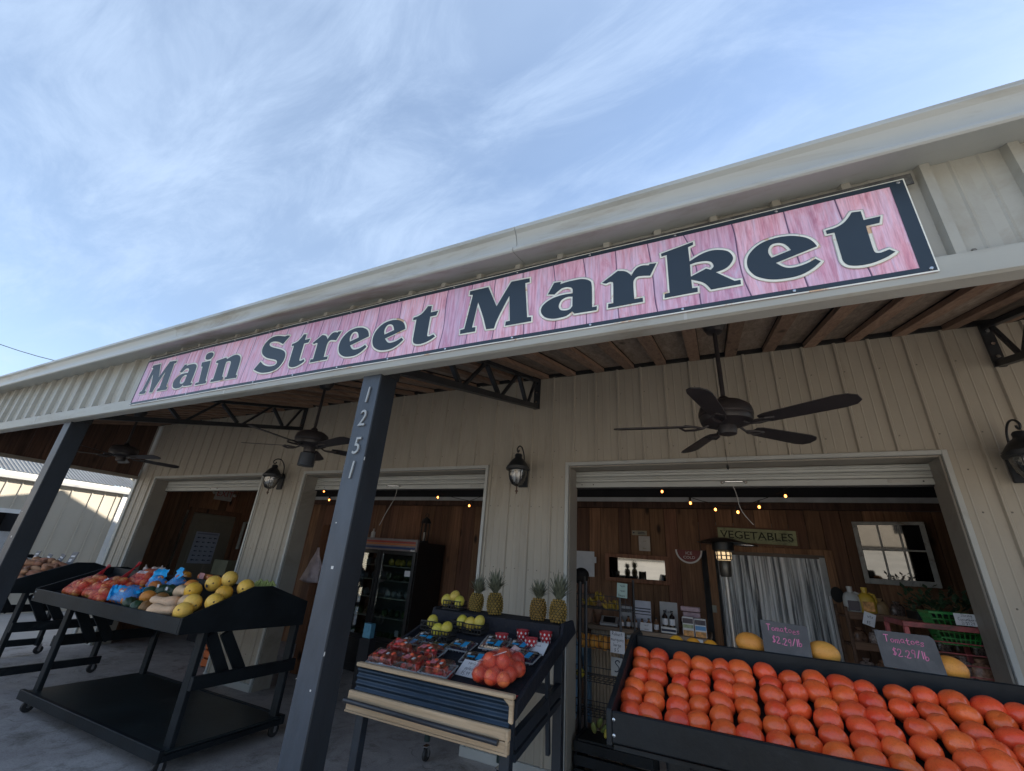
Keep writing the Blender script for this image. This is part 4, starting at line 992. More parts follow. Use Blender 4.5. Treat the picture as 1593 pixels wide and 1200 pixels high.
for (p_, rz, lb) in (((-4.60, 2.665, 1.150), 1.3, 'pinkish butternut squash behind the others with its neck to the right'), ((-4.47, 2.50, 1.080), -.9, 'butternut squash resting beside the green acorn squash'), ((-4.27, 2.535, 1.100), 1.1, 'butternut squash tucked against the yellow melons'), ((-4.34, 2.385, 1.035), 1.9, 'butternut squash lying along the front board')):
    o = single('butternut_squash', None, None, lb, 'squash', 'butternut squashes on the cart', me=sq, loc=(p_[0], p_[1], p_[2])); o.rotation_euler = (R(84), .1, rz)
ACG = fruit_mat('acorn_squash_green', (.018, .045, .022), (.04, .075, .035), 5, .4, .5, .1, 30, .2, .02)
ACO = fruit_mat('squash_orange', (.55, .15, .03), (.62, .24, .05), 4, .45, .4, .1, 30, .1)
ACB = fruit_mat('squash_brown_striped', (.20, .09, .03), (.34, .17, .05), 5, .45, .4, .1, 30, .15)
rib = lambda d, th, ph: 1+.06*math.cos(9*ph)*math.sin(th)
ac_sh = {k: MB().sphere((0, 0, 0), .055, 27, 10, (1, 1, 1.15), None, rib).mesh('acorn_squash', m_, 80) for k, m_ in (('g', ACG), ('o', ACO), ('b', ACB))}
for p_, k, lb in (((-4.875, 2.412, 1.043), 'g', 'dark green acorn squash by the front board'), ((-4.70, 2.39, 1.034), 'g', 'blue green acorn squash low by the front board'), ((-4.80, 2.50, 1.10), 'o', 'bright orange ribbed squash among the dark green ones'), ((-4.57, 2.40, 1.043), 'b', 'brown striped squash beside the front butternut'),
                  ((-4.648, 2.531, 1.095), 'b', 'brown mottled squash behind the striped one'), ((-4.995, 2.597, 1.117), 'g', 'dark green squash behind the orange one'), ((-4.79, 2.674, 1.148), 'g', 'dark green squash beside the rear butternut'), ((-4.90, 2.66, 1.14), 'g', 'dark green squash with a white sticker'),
                  ((-5.12, 2.70, 1.154), 'o', 'orange squash under the hanging blue net bag'), ((-4.72, 2.80, 1.195), 'o', 'dark orange squash at the back of the tray')):
    o = single('acorn_squash', None, None, lb, 'squash', 'acorn squashes on the cart', me=ac_sh[k], loc=(p_[0], p_[1], p_[2]-.008)); o.rotation_euler = (rt_.uniform(.8, 1.4), rt_.uniform(-.4, .4), rt_.uniform(0, 6))
for p_ in ((-4.90, 2.605, 1.178), (-4.76, 2.61, 1.165)):
    single('price_tag', MB().box(p_[0]-.012, p_[0]+.02, p_[1]-.001, p_[1]+.001, p_[2]-.015, p_[2]+.012), PAPER, 'tiny white tag stuck among the dark green squashes'+(' on the left' if p_[0] < -4.8 else ' near the butternuts'), 'tag')
# net bags
def net_mat(name, c, dens=.55, scale=95):
    if name in MATS: return MATS[name]
    m, nt, b = _m(name)
    out = nt.nodes['Material Output']
    v = _coords(nt, (1, 1, 1), rnd=False)
    a1 = _n(nt, 'ShaderNodeTexWave'); a1.inputs['Scale'].default_value = scale; a1.inputs['Distortion'].default_value = 3; a1.inputs['Detail'].default_value = 1
    mp = _n(nt, 'ShaderNodeMapping'); mp.inputs['Rotation'].default_value = (R(30), R(40), R(50)); nt.links.new(v, mp.inputs[0]); nt.links.new(mp.outputs[0], a1.inputs[0])
    a2 = _n(nt, 'ShaderNodeTexWave'); a2.inputs['Scale'].default_value = scale; a2.inputs['Distortion'].default_value = 3; a2.inputs['Detail'].default_value = 1
    mp2 = _n(nt, 'ShaderNodeMapping'); mp2.inputs['Rotation'].default_value = (R(-30), R(-50), R(-40)); nt.links.new(v, mp2.inputs[0]); nt.links.new(mp2.outputs[0], a2.inputs[0])
    mxx = _n(nt, 'ShaderNodeMath', operation='MAXIMUM'); nt.links.new(a1.outputs[1], mxx.inputs[0]); nt.links.new(a2.outputs[1], mxx.inputs[1])
    mr = _n(nt, 'ShaderNodeMapRange'); mr.inputs[1].default_value = .62; mr.inputs[2].default_value = .9; mr.inputs[3].default_value = dens*.35; mr.inputs[4].default_value = min(1, dens*1.5)
    nt.links.new(mxx.outputs[0], mr.inputs[0])
    tr = _n(nt, 'ShaderNodeBsdfTransparent'); ms = _n(nt, 'ShaderNodeMixShader')
    nt.links.new(mr.outputs[0], ms.inputs[0]); nt.links.new(tr.outputs[0], ms.inputs[1]); nt.links.new(b.outputs[0], ms.inputs[2]); nt.links.new(ms.outputs[0], out.inputs[0])
    b.inputs['Base Color'].default_value = (*c, 1); b.inputs['Roughness'].default_value = .35
    MATS[name] = m; return m
NETR = net_mat('red_net', (.72, .04, .05), .36); NETB = net_mat('blue_net', (.02, .30, .75), .95, 70)
APP = fruit_mat('apple_skin', (.60, .05, .03), (.80, .42, .12), 12, .3, .5, .02, 30, .2, .02)
apple_me = MB().sphere((0, 0, 0), .037, 16, 10, (1, 1, .92), None, lambda d, th, ph: 1-.12*math.exp(-(th/.3)**2)+.02*math.cos(5*ph)*math.sin(th)).mesh('apple', APP, 80)
def hull(pts, r):
    bm = bmesh.new()
    for p in pts:
        for d in [(1, 0, 0), (-1, 0, 0), (0, 1, 0), (0, -1, 0), (0, 0, 1), (0, 0, -1), (.7, .7, 0), (-.7, .7, 0), (.7, -.7, 0), (-.7, -.7, 0), (.58, .58, .58), (-.58, .58, .58), (.58, -.58, .58), (-.58, -.58, .58)]:
            bm.verts.new((p[0]+d[0]*r, p[1]+d[1]*r, p[2]+d[2]*r))
    res = bmesh.ops.convex_hull(bm, input=bm.verts)
    kill = [e for e in res['geom_interior']+res['geom_unused'] if isinstance(e, bmesh.types.BMVert)]
    bmesh.ops.delete(bm, geom=list(set(kill)), context='VERTS')
    bm.verts.ensure_lookup_table(); bm.verts.index_update()
    mb = MB().add([tuple(v.co) for v in bm.verts], [tuple(v.index for v in f.verts) for f in bm.faces]); bm.free(); return mb
def fruit_bag(label, cx, cy, base, pts, tip, mesh_, net, tag=None, rr=.041, cat='bag of fruit', group=None, name='net_bag', fname='apple'):
    t = thing(name, label, cat, (cx, cy, base), 0, group)
    for p in pts:
        o = obj(fname, None, None, t, me=mesh_); o.location = p; o.rotation_euler = (rt_.uniform(0, 6), rt_.uniform(0, 6), rt_.uniform(0, 6)); s_ = rt_.uniform(.92, 1.06); o.scale = (s_,)*3
    obj('net', hull(pts, rr), net, t, smooth=60)
    if tip:
        a = max(pts, key=lambda q: (Vector(q)-Vector(tip)).length*-1)
        d = Vector(tip)-Vector(a)
        obj('net_tail', MB().cyl(Vector(a)+d*.2, Vector(a)+d*.75, .028, .006, 10, False).cyl(Vector(a)+d*.75, tip, .006, .02, 10, False), net_mat('red_net_dense', (.55, .03, .04), .9) if net == NETR else net, t, smooth=60)
    if tag:
        p0, sx_, rz_ = tag
        m_ = Matrix.Translation(p0) @ Matrix.Rotation(rz_, 4, 'Z') @ Matrix.Rotation(R(-52), 4, 'X')
        tg = obj('paper_label', MB().box(-sx_, sx_, -.0008, .0008, -.017, .017, m_), PAPER, t)
        obj('label_print', MB().box(-sx_*.7, sx_*.2, -.0016, -.0009, .002, .008, m_).box(-sx_*.7, sx_*.6, -.0016, -.0009, -.010, -.006, m_), plain('red_ink', (.35, .06, .08), .7), tg)
    return t
def heap(nx, ny, dx, dy, r=.037, lay2=True):
    pts = []
    sl = .4
    for i in range(nx):
        for j in range(ny):
            x_, y_ = (i-(nx-1)/2)*dx+(j % 2)*dx*.35, (j-(ny-1)/2)*dy
            pts.append((x_+rt_.uniform(-.006, .006), y_+rt_.uniform(-.006, .006), r+.01+y_*sl))
    if lay2:
        for i in range(nx-1):
            for j in range(ny-1):
                x_, y_ = (i-(nx-2)/2)*dx+.02, (j-(ny-2)/2)*dy
                pts.append((x_, y_, r+.063+y_*sl))
    return pts
GA = 'red net bags of apples on the cart'
tzl = lambda y: .955+(y-2.325)*.225/.56
fruit_bag('red net bag of apples at the left end of the cart', -5.98, 2.52, tzl(2.52), heap(4, 4, .075, .07), (-.09, .16, .25), apple_me, NETR, None, group=GA)
fruit_bag('middle red net bag of apples with a white paper label on top', -5.62, 2.54, tzl(2.54), heap(4, 4, .078, .07), (-.16, .28, .29), apple_me, NETR, ((-.02, -.03, .135), .055, -.3), group=GA)
fruit_bag('rear red net bag of apples with a label beside the blue net bags', -5.50, 2.78, tzl(2.78), heap(4, 3, .078, .065), None, apple_me, NETR, ((.03, -.06, .12), .05, .35), group=GA)
fruit_bag('red net bag of apples closest to the front board of the cart', -5.40, 2.42, tzl(2.42), heap(3, 2, .078, .065), None, apple_me, NETR, None, group=GA)
tang = blob_mesh('tangerine', .032, (1, 1, .88), fruit_mat('tangerine_peel', (.68, .17, .02), (.74, .25, .03), 4, .45, .4, .2, 110, .08))
GB = 'blue net bags of tangerines'
BLUEP = plain('blue_plastic_film', (.015, .38, .80), .35, .2, 12, .6, 0, 18)
def film(t, p, w, h, rz, tilt=-40):
    mb = MB(); n = 7; m_ = Matrix.Translation(p) @ Matrix.Rotation(rz, 4, 'Z') @ Matrix.Rotation(R(tilt), 4, 'X')
    vs = [m_ @ Vector(((i/(n-1)-.5)*w*(1-.25*abs(j/(n-1)-.5)), .012*math.sin(i*1.9+j)+.008*math.cos(j*2.3), (j/(n-1)-.5)*h)) for j in range(n) for i in range(n)]
    mb.add(vs, [(j*n+i, j*n+i+1, (j+1)*n+i+1, (j+1)*n+i) for j in range(n-1) for i in range(n-1)])
    obj('blue_wrapper', mb, BLUEP, t, smooth=70)
t1 = fruit_bag('blue net bag lying across tangerines beside the front apples', -5.13, 2.50, tzl(2.50), heap(4, 3, .066, .06, .032), None, tang, NETB, None, .035, group=GB, fname='tangerine'); film(t1, (.02, -.0, .105), .30, .10, .35, -60); film(t1, (-.13, -.06, .07), .07, .14, 1.0, -30)
t2 = fruit_bag('blue net bag with a blank blue label leaning on the ridge board', -5.20, 2.74, tzl(2.74), heap(3, 2, .066, .06, .032), None, tang, NETB, None, .035, group=GB, fname='tangerine'); film(t2, (.0, .0, .13), .17, .13, .2, -35)
t3 = fruit_bag('blue net bag folded over the ridge beside the green squash', -4.98, 2.80, tzl(2.80), heap(2, 2, .066, .06, .032), None, tang, NETB, None, .035, group=GB, fname='tangerine'); film(t3, (.0, .0, .13), .13, .12, -.15, -15)
single('price_tag', MB().box(-5.15, -5.09, 2.435, 2.437, 1.085, 1.125), PAPER, 'small white tag on the blue net bag near the front board', 'tag')
# rear slope goods seen over the ridge
gm = plain('garlic_skin', (.60, .50, .46), .7, .15, 14, .2)
gmesh = MB().lathe([(0, -.02), (.02, -.018), (.026, 0), (.02, .016), (.006, .03), (.005, .05), (0, .052)], (0, 0, 0), 10).mesh('garlic', gm, 70)
t = thing('garlic_heap', 'heap of pinkish white garlic bulbs showing over the cart ridge', 'garlic', (-5.93, 3.06, 1.13))
for k in range(44):
    o = obj('garlic', None, None, t, me=gmesh); a = rt_.uniform(-.26, .26); o.location = (a, rt_.uniform(-.07, .08), .015+.125*(1-(a/.28)**2)*rt_.uniform(.3, 1)); o.rotation_euler = (rt_.uniform(-1.2, 1.2), rt_.uniform(-1.2, 1.2), 0)
om = MATS['orange_peel']; ome = blob_mesh('bagged_orange', .045, (1, 1, .95), om)
t = fruit_bag('clear bag of oranges with a pink card showing over the cart ridge', -5.30, 3.05, 1.12, [(-.10, 0, .06), (-.02, .0, .06), (.07, 0, .055), (-.06, .0, .125), (.03, 0, .12)], None, ome, glass('thin_bag', (.9, .9, .9), .15, .1), None, .048, fname='orange')
obj('pink_card', MB().prism([(-.11, .10), (-.02, .17), (.09, .08), (.06, .06), (-.02, .13)], -.06, -.058, 'y'), plain('pink_card_paper', (.62, .30, .30), .7), t)
t = thing('produce_heap', 'small heap of red and dark produce with a pink card behind the melon pile', 'produce', (-4.90, 3.05, 1.13))
for k in range(9):
    o = obj('apple', None, None, t, me=apple_me); o.location = (-.15+.042*k, rt_.uniform(-.02, .03), .09+.03*(k % 2))
obj('pink_card', MB().box(-.06, .02, -.06, -.058, .10, .16), MATS['pink_card_paper'], t)
PG = plain('pale_green_leaf', (.36, .42, .14), .5, .2, 14)
t = thing('green_stalks', 'pale green stalks lying on the rear slope near the pier', 'vegetable', (-4.06, 3.06, 1.18))
for k in range(9): obj('stalk', MB().tube([(-.12+.03*k, 0, .05), (-.09+.028*k, .0, .085+.012*(k % 3)), (-.05+.026*k, .02, .07)], .011, 6), PG, t, smooth=60)

# far cart: sweet potatoes and price cards
SPM = fruit_mat('sweet_potato_skin', (.30, .13, .075), (.42, .22, .13), 7, .7, .25, .3, 60, .18, .01)
sp_me = [MB().sphere((0, 0, 0), .04, 12, 12, (1, .95, s_), None, lambda d, th, ph, q=q: 1+.12*math.sin(th*2.3+q)).mesh('sweet_potato', SPM, 80) for q, s_ in enumerate((2.0, 1.7, 2.3))]
for k in range(58):
    x_ = rt_.uniform(-8.6, -7.33); y_ = rt_.uniform(2.40, 2.84); bump_ = .045*max(0, 1-abs(x_+7.72)/.5)
    o = single('sweet_potato', None, None, 'dusty brown sweet potato in the heap on the far left cart', 'sweet potato', 'sweet potatoes heaped on the far left cart', me=sp_me[k % 3], loc=(x_, y_, tzl(y_)+.04+bump_+rt_.uniform(0, .03)))
    o.rotation_euler = (R(90)+rt_.uniform(-.3, .3), rt_.uniform(-.3, .3), rt_.uniform(0, 3.1))
GC = plain('grey_price_card', (.16, .165, .18), .7)
for k, (x_, z_, s_) in enumerate(((-8.50, 1.245, .06), (-8.15, 1.225, .06), (-7.80, 1.24, .06), (-7.50, 1.26, .075))):
    t = thing('price_card', ['leftmost small grey price card on the far cart', 'second small grey price card from the left on the far cart', 'third small grey price card tilted on the far cart', 'largest grey price card at the right end of the far cart'][k], 'price card', (x_, 2.875, z_-s_), 0, 'grey price cards on the far cart')
    obj('card', MB().box(-s_, s_, -.003, .003, 0, s_*2.3), GC, t)
    obj('lettering', MB().box(-s_*.7, s_*.6, -.0045, -.0032, s_*1.5, s_*1.75).box(-s_*.6, s_*.3, -.0045, -.0032, s_*.7, s_*1.2), PAPER, t)
    t.rotation_euler = (R(-12), R((-4, 6, 9, -3)[k]), 0)
single('newspaper', MB().box(-8.75, -8.35, 2.8, 2.86, 1.215, 1.222), plain('pale_cardboard', (.42, .36, .28), .8), 'pale cardboard sheet lying behind the sweet potatoes', 'cardboard')

# ------------------------------------------------------------------ middle stand
x0, x1 = -1.925, -.965
CLOTH = plain('black_cloth', (.010, .012, .020), .85, .3, 5, .5, 0, 14, bdist=.02)
NAVM = plain('dark_blue_corrugated_metal', (.018, .036, .062), .38, .25, 6, .1, .3, 40)
DKS = plain('dark_blue_steel', (.020, .028, .040), .45, .25, 8, .15)
s = thing('display_stand', 'sloping black display stand with pine front boards holding strawberries and pineapples', 'display stand', (-1.445, 2.6, 0))
S_ = lambda n, mb, m, **k: obj(n, mb, m, s, world=True, **k)
zs_ = lambda y: .985+(y-2.2)*.306
S_('sloping_shelf', MB().prism([(2.215, zs_(2.215)-.02), (2.215, zs_(2.215)), (2.84, zs_(2.84)), (2.84, 1.262), (3.06, 1.268), (3.06, 1.20)], x0+.012, x1-.012), CLOTH)
S_('side_cloth', MB().prism([(2.20, .93), (2.20, 1.0), (2.84, 1.215), (2.86, 1.275), (3.06, 1.28), (3.12, 1.20), (3.0, 1.17)], x1-.011, x1+.010), CLOTH, bevel=.004)
S_('side_cloth', MB().prism([(2.20, .93), (2.20, 1.0), (2.84, 1.215), (2.86, 1.275), (3.06, 1.28), (3.12, 1.20), (3.0, 1.17)], x0-.010, x0+.011), CLOTH, bevel=.004)
pr = []
for i in range(25):
    z = .905+.108*i/24; pr.append((2.185-.006*math.cos(i/24*2*PI*3.5), z))
pr += [(2.199, 1.013), (2.199, .905)]
S_('corrugated_front', MB().prism(pr, x0, x1-.02), NAVM, smooth=60)
S_('front_frame', MB().box(x0+.01, x1-.01, 2.205, 2.235, .86, .925), DKS)
S_('top_trim', MB().box(x0-.005, x1+.004, 2.165, 2.198, 1.014, 1.034), PINE, bevel=.004)
S_('corner_trim', MB().prism([(x1-.018, .925), (x1+.004, .922), (x1+.004, 1.0135), (x1-.05, 1.0135), (x1-.018, .99)], 2.165, 2.184, 'y'), PINE, bevel=.004)
S_('front_board', MB().box(x0-.012, x1-.001, 2.150, 2.172, .862, .905), PINE, bevel=.003)
S_('front_board', MB().box(x0-.014, x1-.003, 2.150, 2.172, .811, .859), PINE, bevel=.003)
S_('board_edge', MB().box(x0-.014, x1-.003, 2.143, 2.1495, .810, .820).box(x1-.016, x1-.003, 2.143, 2.1495, .8205, .904), PINE, bevel=.002)
S_('pipe_handle', MB().tube([(x0-.012, 2.128, .864), (x1-.08, 2.128, .858), (x1-.045, 2.128, .857)], .0115, 12).cyl((x1-.055, 2.128, .857), (x1-.055, 2.15, .857), .008), plain('dark_pipe', (.05, .052, .06), .35, .1, 20, .05, .4), smooth=40)
for xx in (x0+.02, x1-.07):
    S_('leg', MB().box(xx, xx+.05, 2.205, 2.255, 0, .86), DKS, bevel=.003)
S_('leg', MB().box(x1-.065, x1-.01, 2.90, 2.955, 0, 1.19), DKS, bevel=.003)
S_('side_brace', MB().beam((x1-.03, 2.26, .83), (x1-.03, 2.93, .93), .035, .055), DKS)
S_('side_brace', MB().beam((x1-.03, 2.26, .77), (x1-.03, 2.93, .87), .035, .03), DKS)
S_('side_stay', MB().beam((x1-.02, 2.66, 1.13), (x1-.02, 2.72, .66), .02, .028, (0, 1, 0)), DKS)
S_('rear_rail', MB().box(x0+.066, x1-.066, 2.91, 2.945, .88, .93), DKS)
# low cart behind (only one leg and its caster show)
t = thing('low_cart', 'low dark cart on casters parked behind the strawberry stand in the middle bay', 'cart', (-2.1, 3.8, 0))
obj('top', MB().box(-2.55, -1.75, 3.62, 4.02, .62, .66), BLKP, t, world=True, bevel=.004)
for xx, yy in ((-2.50, 3.85), (-1.80, 3.85)):
    obj('leg', MB().cyl((xx, yy, .14), (xx, yy, .619), .026, n=14), plain('dark_green_paint', (.012, .03, .03), .4), t, world=True, smooth=40)
    caster(None, xx, yy, t, r=.045)

# pineapples
PB = fruit_mat('pineapple_rind', (.20, .13, .03), (.40, .26, .075), 10, .6, .3, .2, 60, .3, .02)
PD = plain('pineapple_gap', (.045, .035, .018), .8); PL = plain('pineapple_leaf', (.12, .13, .09), .5, .35, 18, .2, objv=.1)
def pineapple(loc, label, h=.16, crown=.16, seed=1, lean=0):
    rr = random.Random(seed); t = thing('pineapple', label, 'pineapple', loc, 0, 'pineapples on the back ledge')
    t.rotation_euler = (0, R(lean), rr.uniform(0, 6))
    prof_ = [(0, 0), (.036, .002), (.050, .02), (.055, .055), (.054, .09), (.048, .12), (.034, .145), (.0, .152)]
    ks = h/.152; prof_ = [(a*(.5+.5*ks), b*ks) for a, b in prof_]
    b = obj('body', MB().lathe([(a*.95, z) for a, z in prof_], (0, 0, 0), 20), PD, t, smooth=60)
    mb = MB()
    rows = 9
    for i in range(rows):
        z = h*(.06+.86*i/(rows-1))
        rad = next(prof_[k][0]+(prof_[k+1][0]-prof_[k][0])*(z-prof_[k][1])/(prof_[k+1][1]-prof_[k][1]) for k in range(len(prof_)-1) if prof_[k][1] <= z <= prof_[k+1][1])
        n = 13
        for k in range(n):
            a = 2*PI*(k+.5*(i % 2))/n; c, s2 = math.cos(a), math.sin(a)
            hw = PI*rad/n*1.0; hh = h/rows*.62
            o_ = Vector((c*rad, s2*rad, z)); tx = Vector((-s2, c, 0)); nz = Vector((c, s2, 0)); uz = Vector((0, 0, 1))
            q = [o_+tx*hw, o_+uz*hh, o_-tx*hw, o_-uz*hh, o_+nz*.008]
            mb.add(q, [(0, 1, 4), (1, 2, 4), (2, 3, 4), (3, 0, 4)])
    e = obj('rind_eyes', mb, PB, t); e['kind'] = 'stuff'
    lm = MB()
    for k in range(46):
        f = k/46; a = k*2.4; L = crown*(.45+.6*f)*rr.uniform(.85, 1.1); out = (1-f)*.50+.05
        p = [Vector((0, 0, h*.97))]; d = Vector((math.cos(a)*out, math.sin(a)*out, 1)).normalized()
        pts = []
        for j in range(5):
            pts.append(p[0]+d*L*j/4+Vector((math.cos(a), math.sin(a), -.3))*out*.04*(j/4)**2*4*.5+Vector((math.cos(a), math.sin(a), 0))*.012)
        sdv = Vector((-math.sin(a), math.cos(a), 0)); wd = [.010, .012, .010, .006, .0005]
        vs = [q+sdv*w_ for q, w_ in zip(pts, wd)]+[q-sdv*w_ for q, w_ in zip(pts, wd)]+[q+Vector((math.cos(a), math.sin(a), 0))*-.003 for q in pts]
        lm.add(vs, [(j, j+1, 11+j, 10+j) for j in range(4)]+[(10+j, 11+j, 6+j, 5+j) for j in range(4)])
    o = obj('leaf_crown', lm, PL, t); return t
pineapple((-1.655, 2.97, 1.268), 'leftmost pineapple beside the black mango baskets', .120, .12, 1, 6)
pineapple((-1.475, 2.93, 1.266), 'second pineapple from the left in front of the pier siding', .140, .15, 2, -5)
pineapple((-1.160, 2.93, 1.266), 'third pineapple from the left with a short crown', .135, .12, 3, 4)
pineapple((-1.020, 2.92, 1.266), 'rightmost pineapple with the tallest crown', .14, .17, 4, 7)
# yellow mangoes in black baskets
PEAR = fruit_mat('yellow_green_pear', (.52, .41, .05), (.60, .50, .10), 5, .4, .4, .05, 40, .1, .02)
pear = blob_mesh('pear', .037, (1.0, .95, 1.05), PEAR, lambda d, th, ph: 1+.18*max(0, d.z)**2)
for k, (x, y, z, n, lb) in enumerate(((-1.80, 2.93, 1.268, 3, 'rear black basket with three yellow mangoes beside the leftmost pineapple'), (-1.835, 2.74, zs_(2.74), 1, 'black basket with one yellow mango at the left edge of the stand'), (-1.635, 2.79, zs_(2.79), 1, 'black basket with a single small mango behind the front baskets'), (-1.690, 2.64, zs_(2.64), 2, 'front black basket with two green yellow mangoes'), (-1.53, 2.775, zs_(2.775)+.002, 2, 'black basket with two yellow mangoes left of the red cups'))):
    t = thing('fruit_basket', lb, 'basket of fruit', (x, y, z), 0, 'black baskets of yellow mangoes')
    bm_ = MB(); a, b_, hh = .068, .05, .055
    for (xa, ya), (xb, yb) in (((-a, -b_), (a, -b_)), ((a, -b_), (a, b_)), ((a, b_), (-a, b_)), ((-a, b_), (-a, -b_))):
        for zz in (.004, .028, hh): bm_.beam((xa, ya, zz), (xb, yb, zz), .004, .006)
        for q in range(7):
            u = q/6; bm_.beam((xa+(xb-xa)*u, ya+(yb-ya)*u, 0), (xa+(xb-xa)*u, ya+(yb-ya)*u, hh), .004, .004, (0, 1, 0))
    bm_.box(-a, a, -b_, b_, 0, .003)
    obj('basket', bm_, BLACK, t)
    for q in range(n):
        o = obj('mango', None, None, t, me=pear); o.location = ((q-(n-1)/2)*.055-.005*n, -.012+.02*(q % 2), .05+.014*(n-1)*(q == 1)); o.rotation_euler = (.3*q, .4, q*1.4)
# little printed cups
RC = plain('red_cup', (.42, .03, .04), .4)
for k, (x, y, z) in enumerate(((-1.30, 2.70, 1.142), (-1.195, 2.78, 1.166), (-1.105, 2.70, 1.142), (-1.05, 2.80, 1.172))):
    t = thing('berry_cup', ['leftmost red and white patterned cup above the blueberry boxes', 'rear red and white patterned cup of the middle pair', 'front red and white patterned cup of the middle pair', 'rightmost red and white patterned cup near the price card'][k], 'cup', (x, y, z-.012), 0, 'patterned paper cups')
    obj('cup', MB().lathe([(.028, 0), (.040, .065), (.042, .068), (.036, .066), (.025, .008), (0, .006)], (0, 0, 0), 20), RC, t, smooth=40)
    dm = MB()
    for i in range(3):
        for j in range(9):
            a = 2*PI*(j+.5*(i % 2))/9; zz = .014+.02*i; rad = .028+.012*zz/.065+.0012
            for u in range(1):
                c, s2 = math.cos(a), math.sin(a); o_ = Vector((c*rad, s2*rad, zz)); tx = Vector((-s2, c, 0))
                dm.add([o_+tx*.007, o_+Vector((0, 0, .008)), o_-tx*.007, o_-Vector((0, 0, .008))], [(0, 1, 2, 3)])
    obj('white_pattern', dm, WHITE, t)
    obj('contents', MB().lathe([(.035, .058), (.02, .064), (0, .066)], (0, 0, 0), 14), plain('red_candy', (.45, .08, .07), .4, .4, 60, .3), t)
# clamshells
CLAM = glass('clamshell_plastic', (.88, .90, .92), .5, .12, 45)
STR = fruit_mat('strawberry', (.66, .04, .03), (.78, .16, .08), 20, .35, .5, .3, 300, .15, .01)
straw = MB().lathe([(0, -.022), (.008, -.018), (.015, -.004), (.017, .008), (.012, .015), (0, .016)], (0, 0, 0), 10).mesh('strawberry', STR, 70)
BLB = plain('blueberry', (.02, .028, .07), .5, .3, 30); CY = plain('cyan_label', (.01, .30, .62), .4, .08, 14)
def clam_shell(a, b_, h, t, name='clear_box'):
    mb = MB(); 
    pr_ = [(1.0, h*.5), (.9, 0.002), (0, .002)]
    def ring(k, z): return [(-a*k, -b_*k, z), (a*k, -b_*k, z), (a*k, b_*k, z), (-a*k, b_*k, z)]
    rs = [ring(.86, .002), ring(1.0, h*.55), ring(1.06, h*.56), ring(1.06, h*.60), ring(.98, h*.61), ring(.90, h)]
    vs = [p for r_ in rs for p in r_]
    fs = [(0, 3, 2, 1), (20, 21, 22, 23)]+[(i*4+k, i*4+(k+1) % 4, (i+1)*4+(k+1) % 4, (i+1)*4+k) for i in range(5) for k in range(4)]
    mb.add(vs, fs); o = obj(name, mb, CLAM, t, bevel=.006, smooth=35)
    rb = MB()
    for k in range(6):
        x_ = -a*.8+a*1.6*k/5; rb.beam((x_, -b_*1.0, h*.56), (x_*.9, -b_*.88, .004), .003, .003)
    rb.beam((-a*1.07, -b_*1.07, h*.58), (a*1.07, -b_*1.07, h*.58), .004, .006).beam((-a*1.07, b_*1.07, h*.58), (a*1.07, b_*1.07, h*.58), .004, .006).beam((-a*1.07, -b_*1.07, h*.58), (-a*1.07, b_*1.07, h*.58), .004, .006).beam((a*1.07, -b_*1.07, h*.58), (a*1.07, b_*1.07, h*.58), .004, .006)
    obj('rim', rb, plain('clear_plastic_rim', (.32, .34, .36), .25), o)
    return o
sa = math.atan(.306)
LBS = ['strawberry box at the left end of the front row', 'strawberry box in the middle of the front row', 'strawberry box at the right of the front row', 'strawberry box at the left of the second row', 'strawberry box on the right of the second row beside the empty space']
for k, (x, y) in enumerate(((-1.815, 2.275), (-1.630, 2.275), (-1.455, 2.28), (-1.80, 2.405), (-1.615, 2.40))):
    t = thing('strawberry_box', LBS[k], 'strawberry box', (x, y, zs_(y)+.001), 0, 'clear boxes of strawberries'); t.rotation_euler = (sa, 0, R((4, -3, 2, 5, -2)[k]))
    clam_shell(.082, .056, .075, t)
    for q in range(26):
        o = obj('strawberry', None, None, t, me=straw); o.location = (rt_.uniform(-.062, .062), rt_.uniform(-.038, .038), .018+.022*(q % 3)); o.rotation_euler = (rt_.uniform(0, 6), rt_.uniform(0, 6), 0); s_ = rt_.uniform(.8, 1.15); o.scale = (s_,)*3
    obj('price_sticker', MB().box(.012, .028, -.008, .010, .0762, .0775), WHITE, t)
    obj('printed_label', MB().box(-.05, -.01, -.012, .03, .0758, .0764), plain('pink_label', (.50, .16, .18), .5, .6, 60), t)
LBB = ['blueberry box at the top left near the baskets', 'blueberry box at the far left edge', 'blueberry box just above the strawberry boxes', 'blueberry box alone left of the gap', 'blueberry box at the top below the leftmost cup', 'blueberry box at the top right near the cups', 'blueberry box in the middle of the right cluster', 'blueberry box at the front of the right cluster above the white card', 'blueberry box at the right end beside the price card']
for k, (x, y) in enumerate(((-1.775, 2.60), (-1.835, 2.51), (-1.64, 2.505), (-1.50, 2.575), (-1.325, 2.685), (-1.160, 2.675), (-1.285, 2.585), (-1.345, 2.475), (-1.085, 2.575))):
    t = thing('blueberry_box', LBB[k], 'blueberry box', (x, y, zs_(y)+.001+(.028 if k == 6 else 0)), 0, 'clear boxes of blueberries with blue labels'); t.rotation_euler = (sa, 0, R((6, -4, 8, -3, 4, -5, 3, 6, -6)[k]))
    clam_shell(.074, .052, .034, t)
    bb = MB()
    for q in range(42):
        bb.sphere((rt_.uniform(-.062, .062), rt_.uniform(-.042, .042), .008+.009*(q % 2)), .0085, 7, 5)
    o = obj('blueberries', bb, BLB, t, smooth=80); o['kind'] = 'stuff'
    obj('blue_label', MB().box(.012, .045, -.034, .028, .0345, .0352).box(-.045, .0, -.02, -.002, .0345, .0350), CY, t)
    obj('price_sticker', MB().box(-.052, -.034, .004, .022, .0353, .0365), WHITE, t)
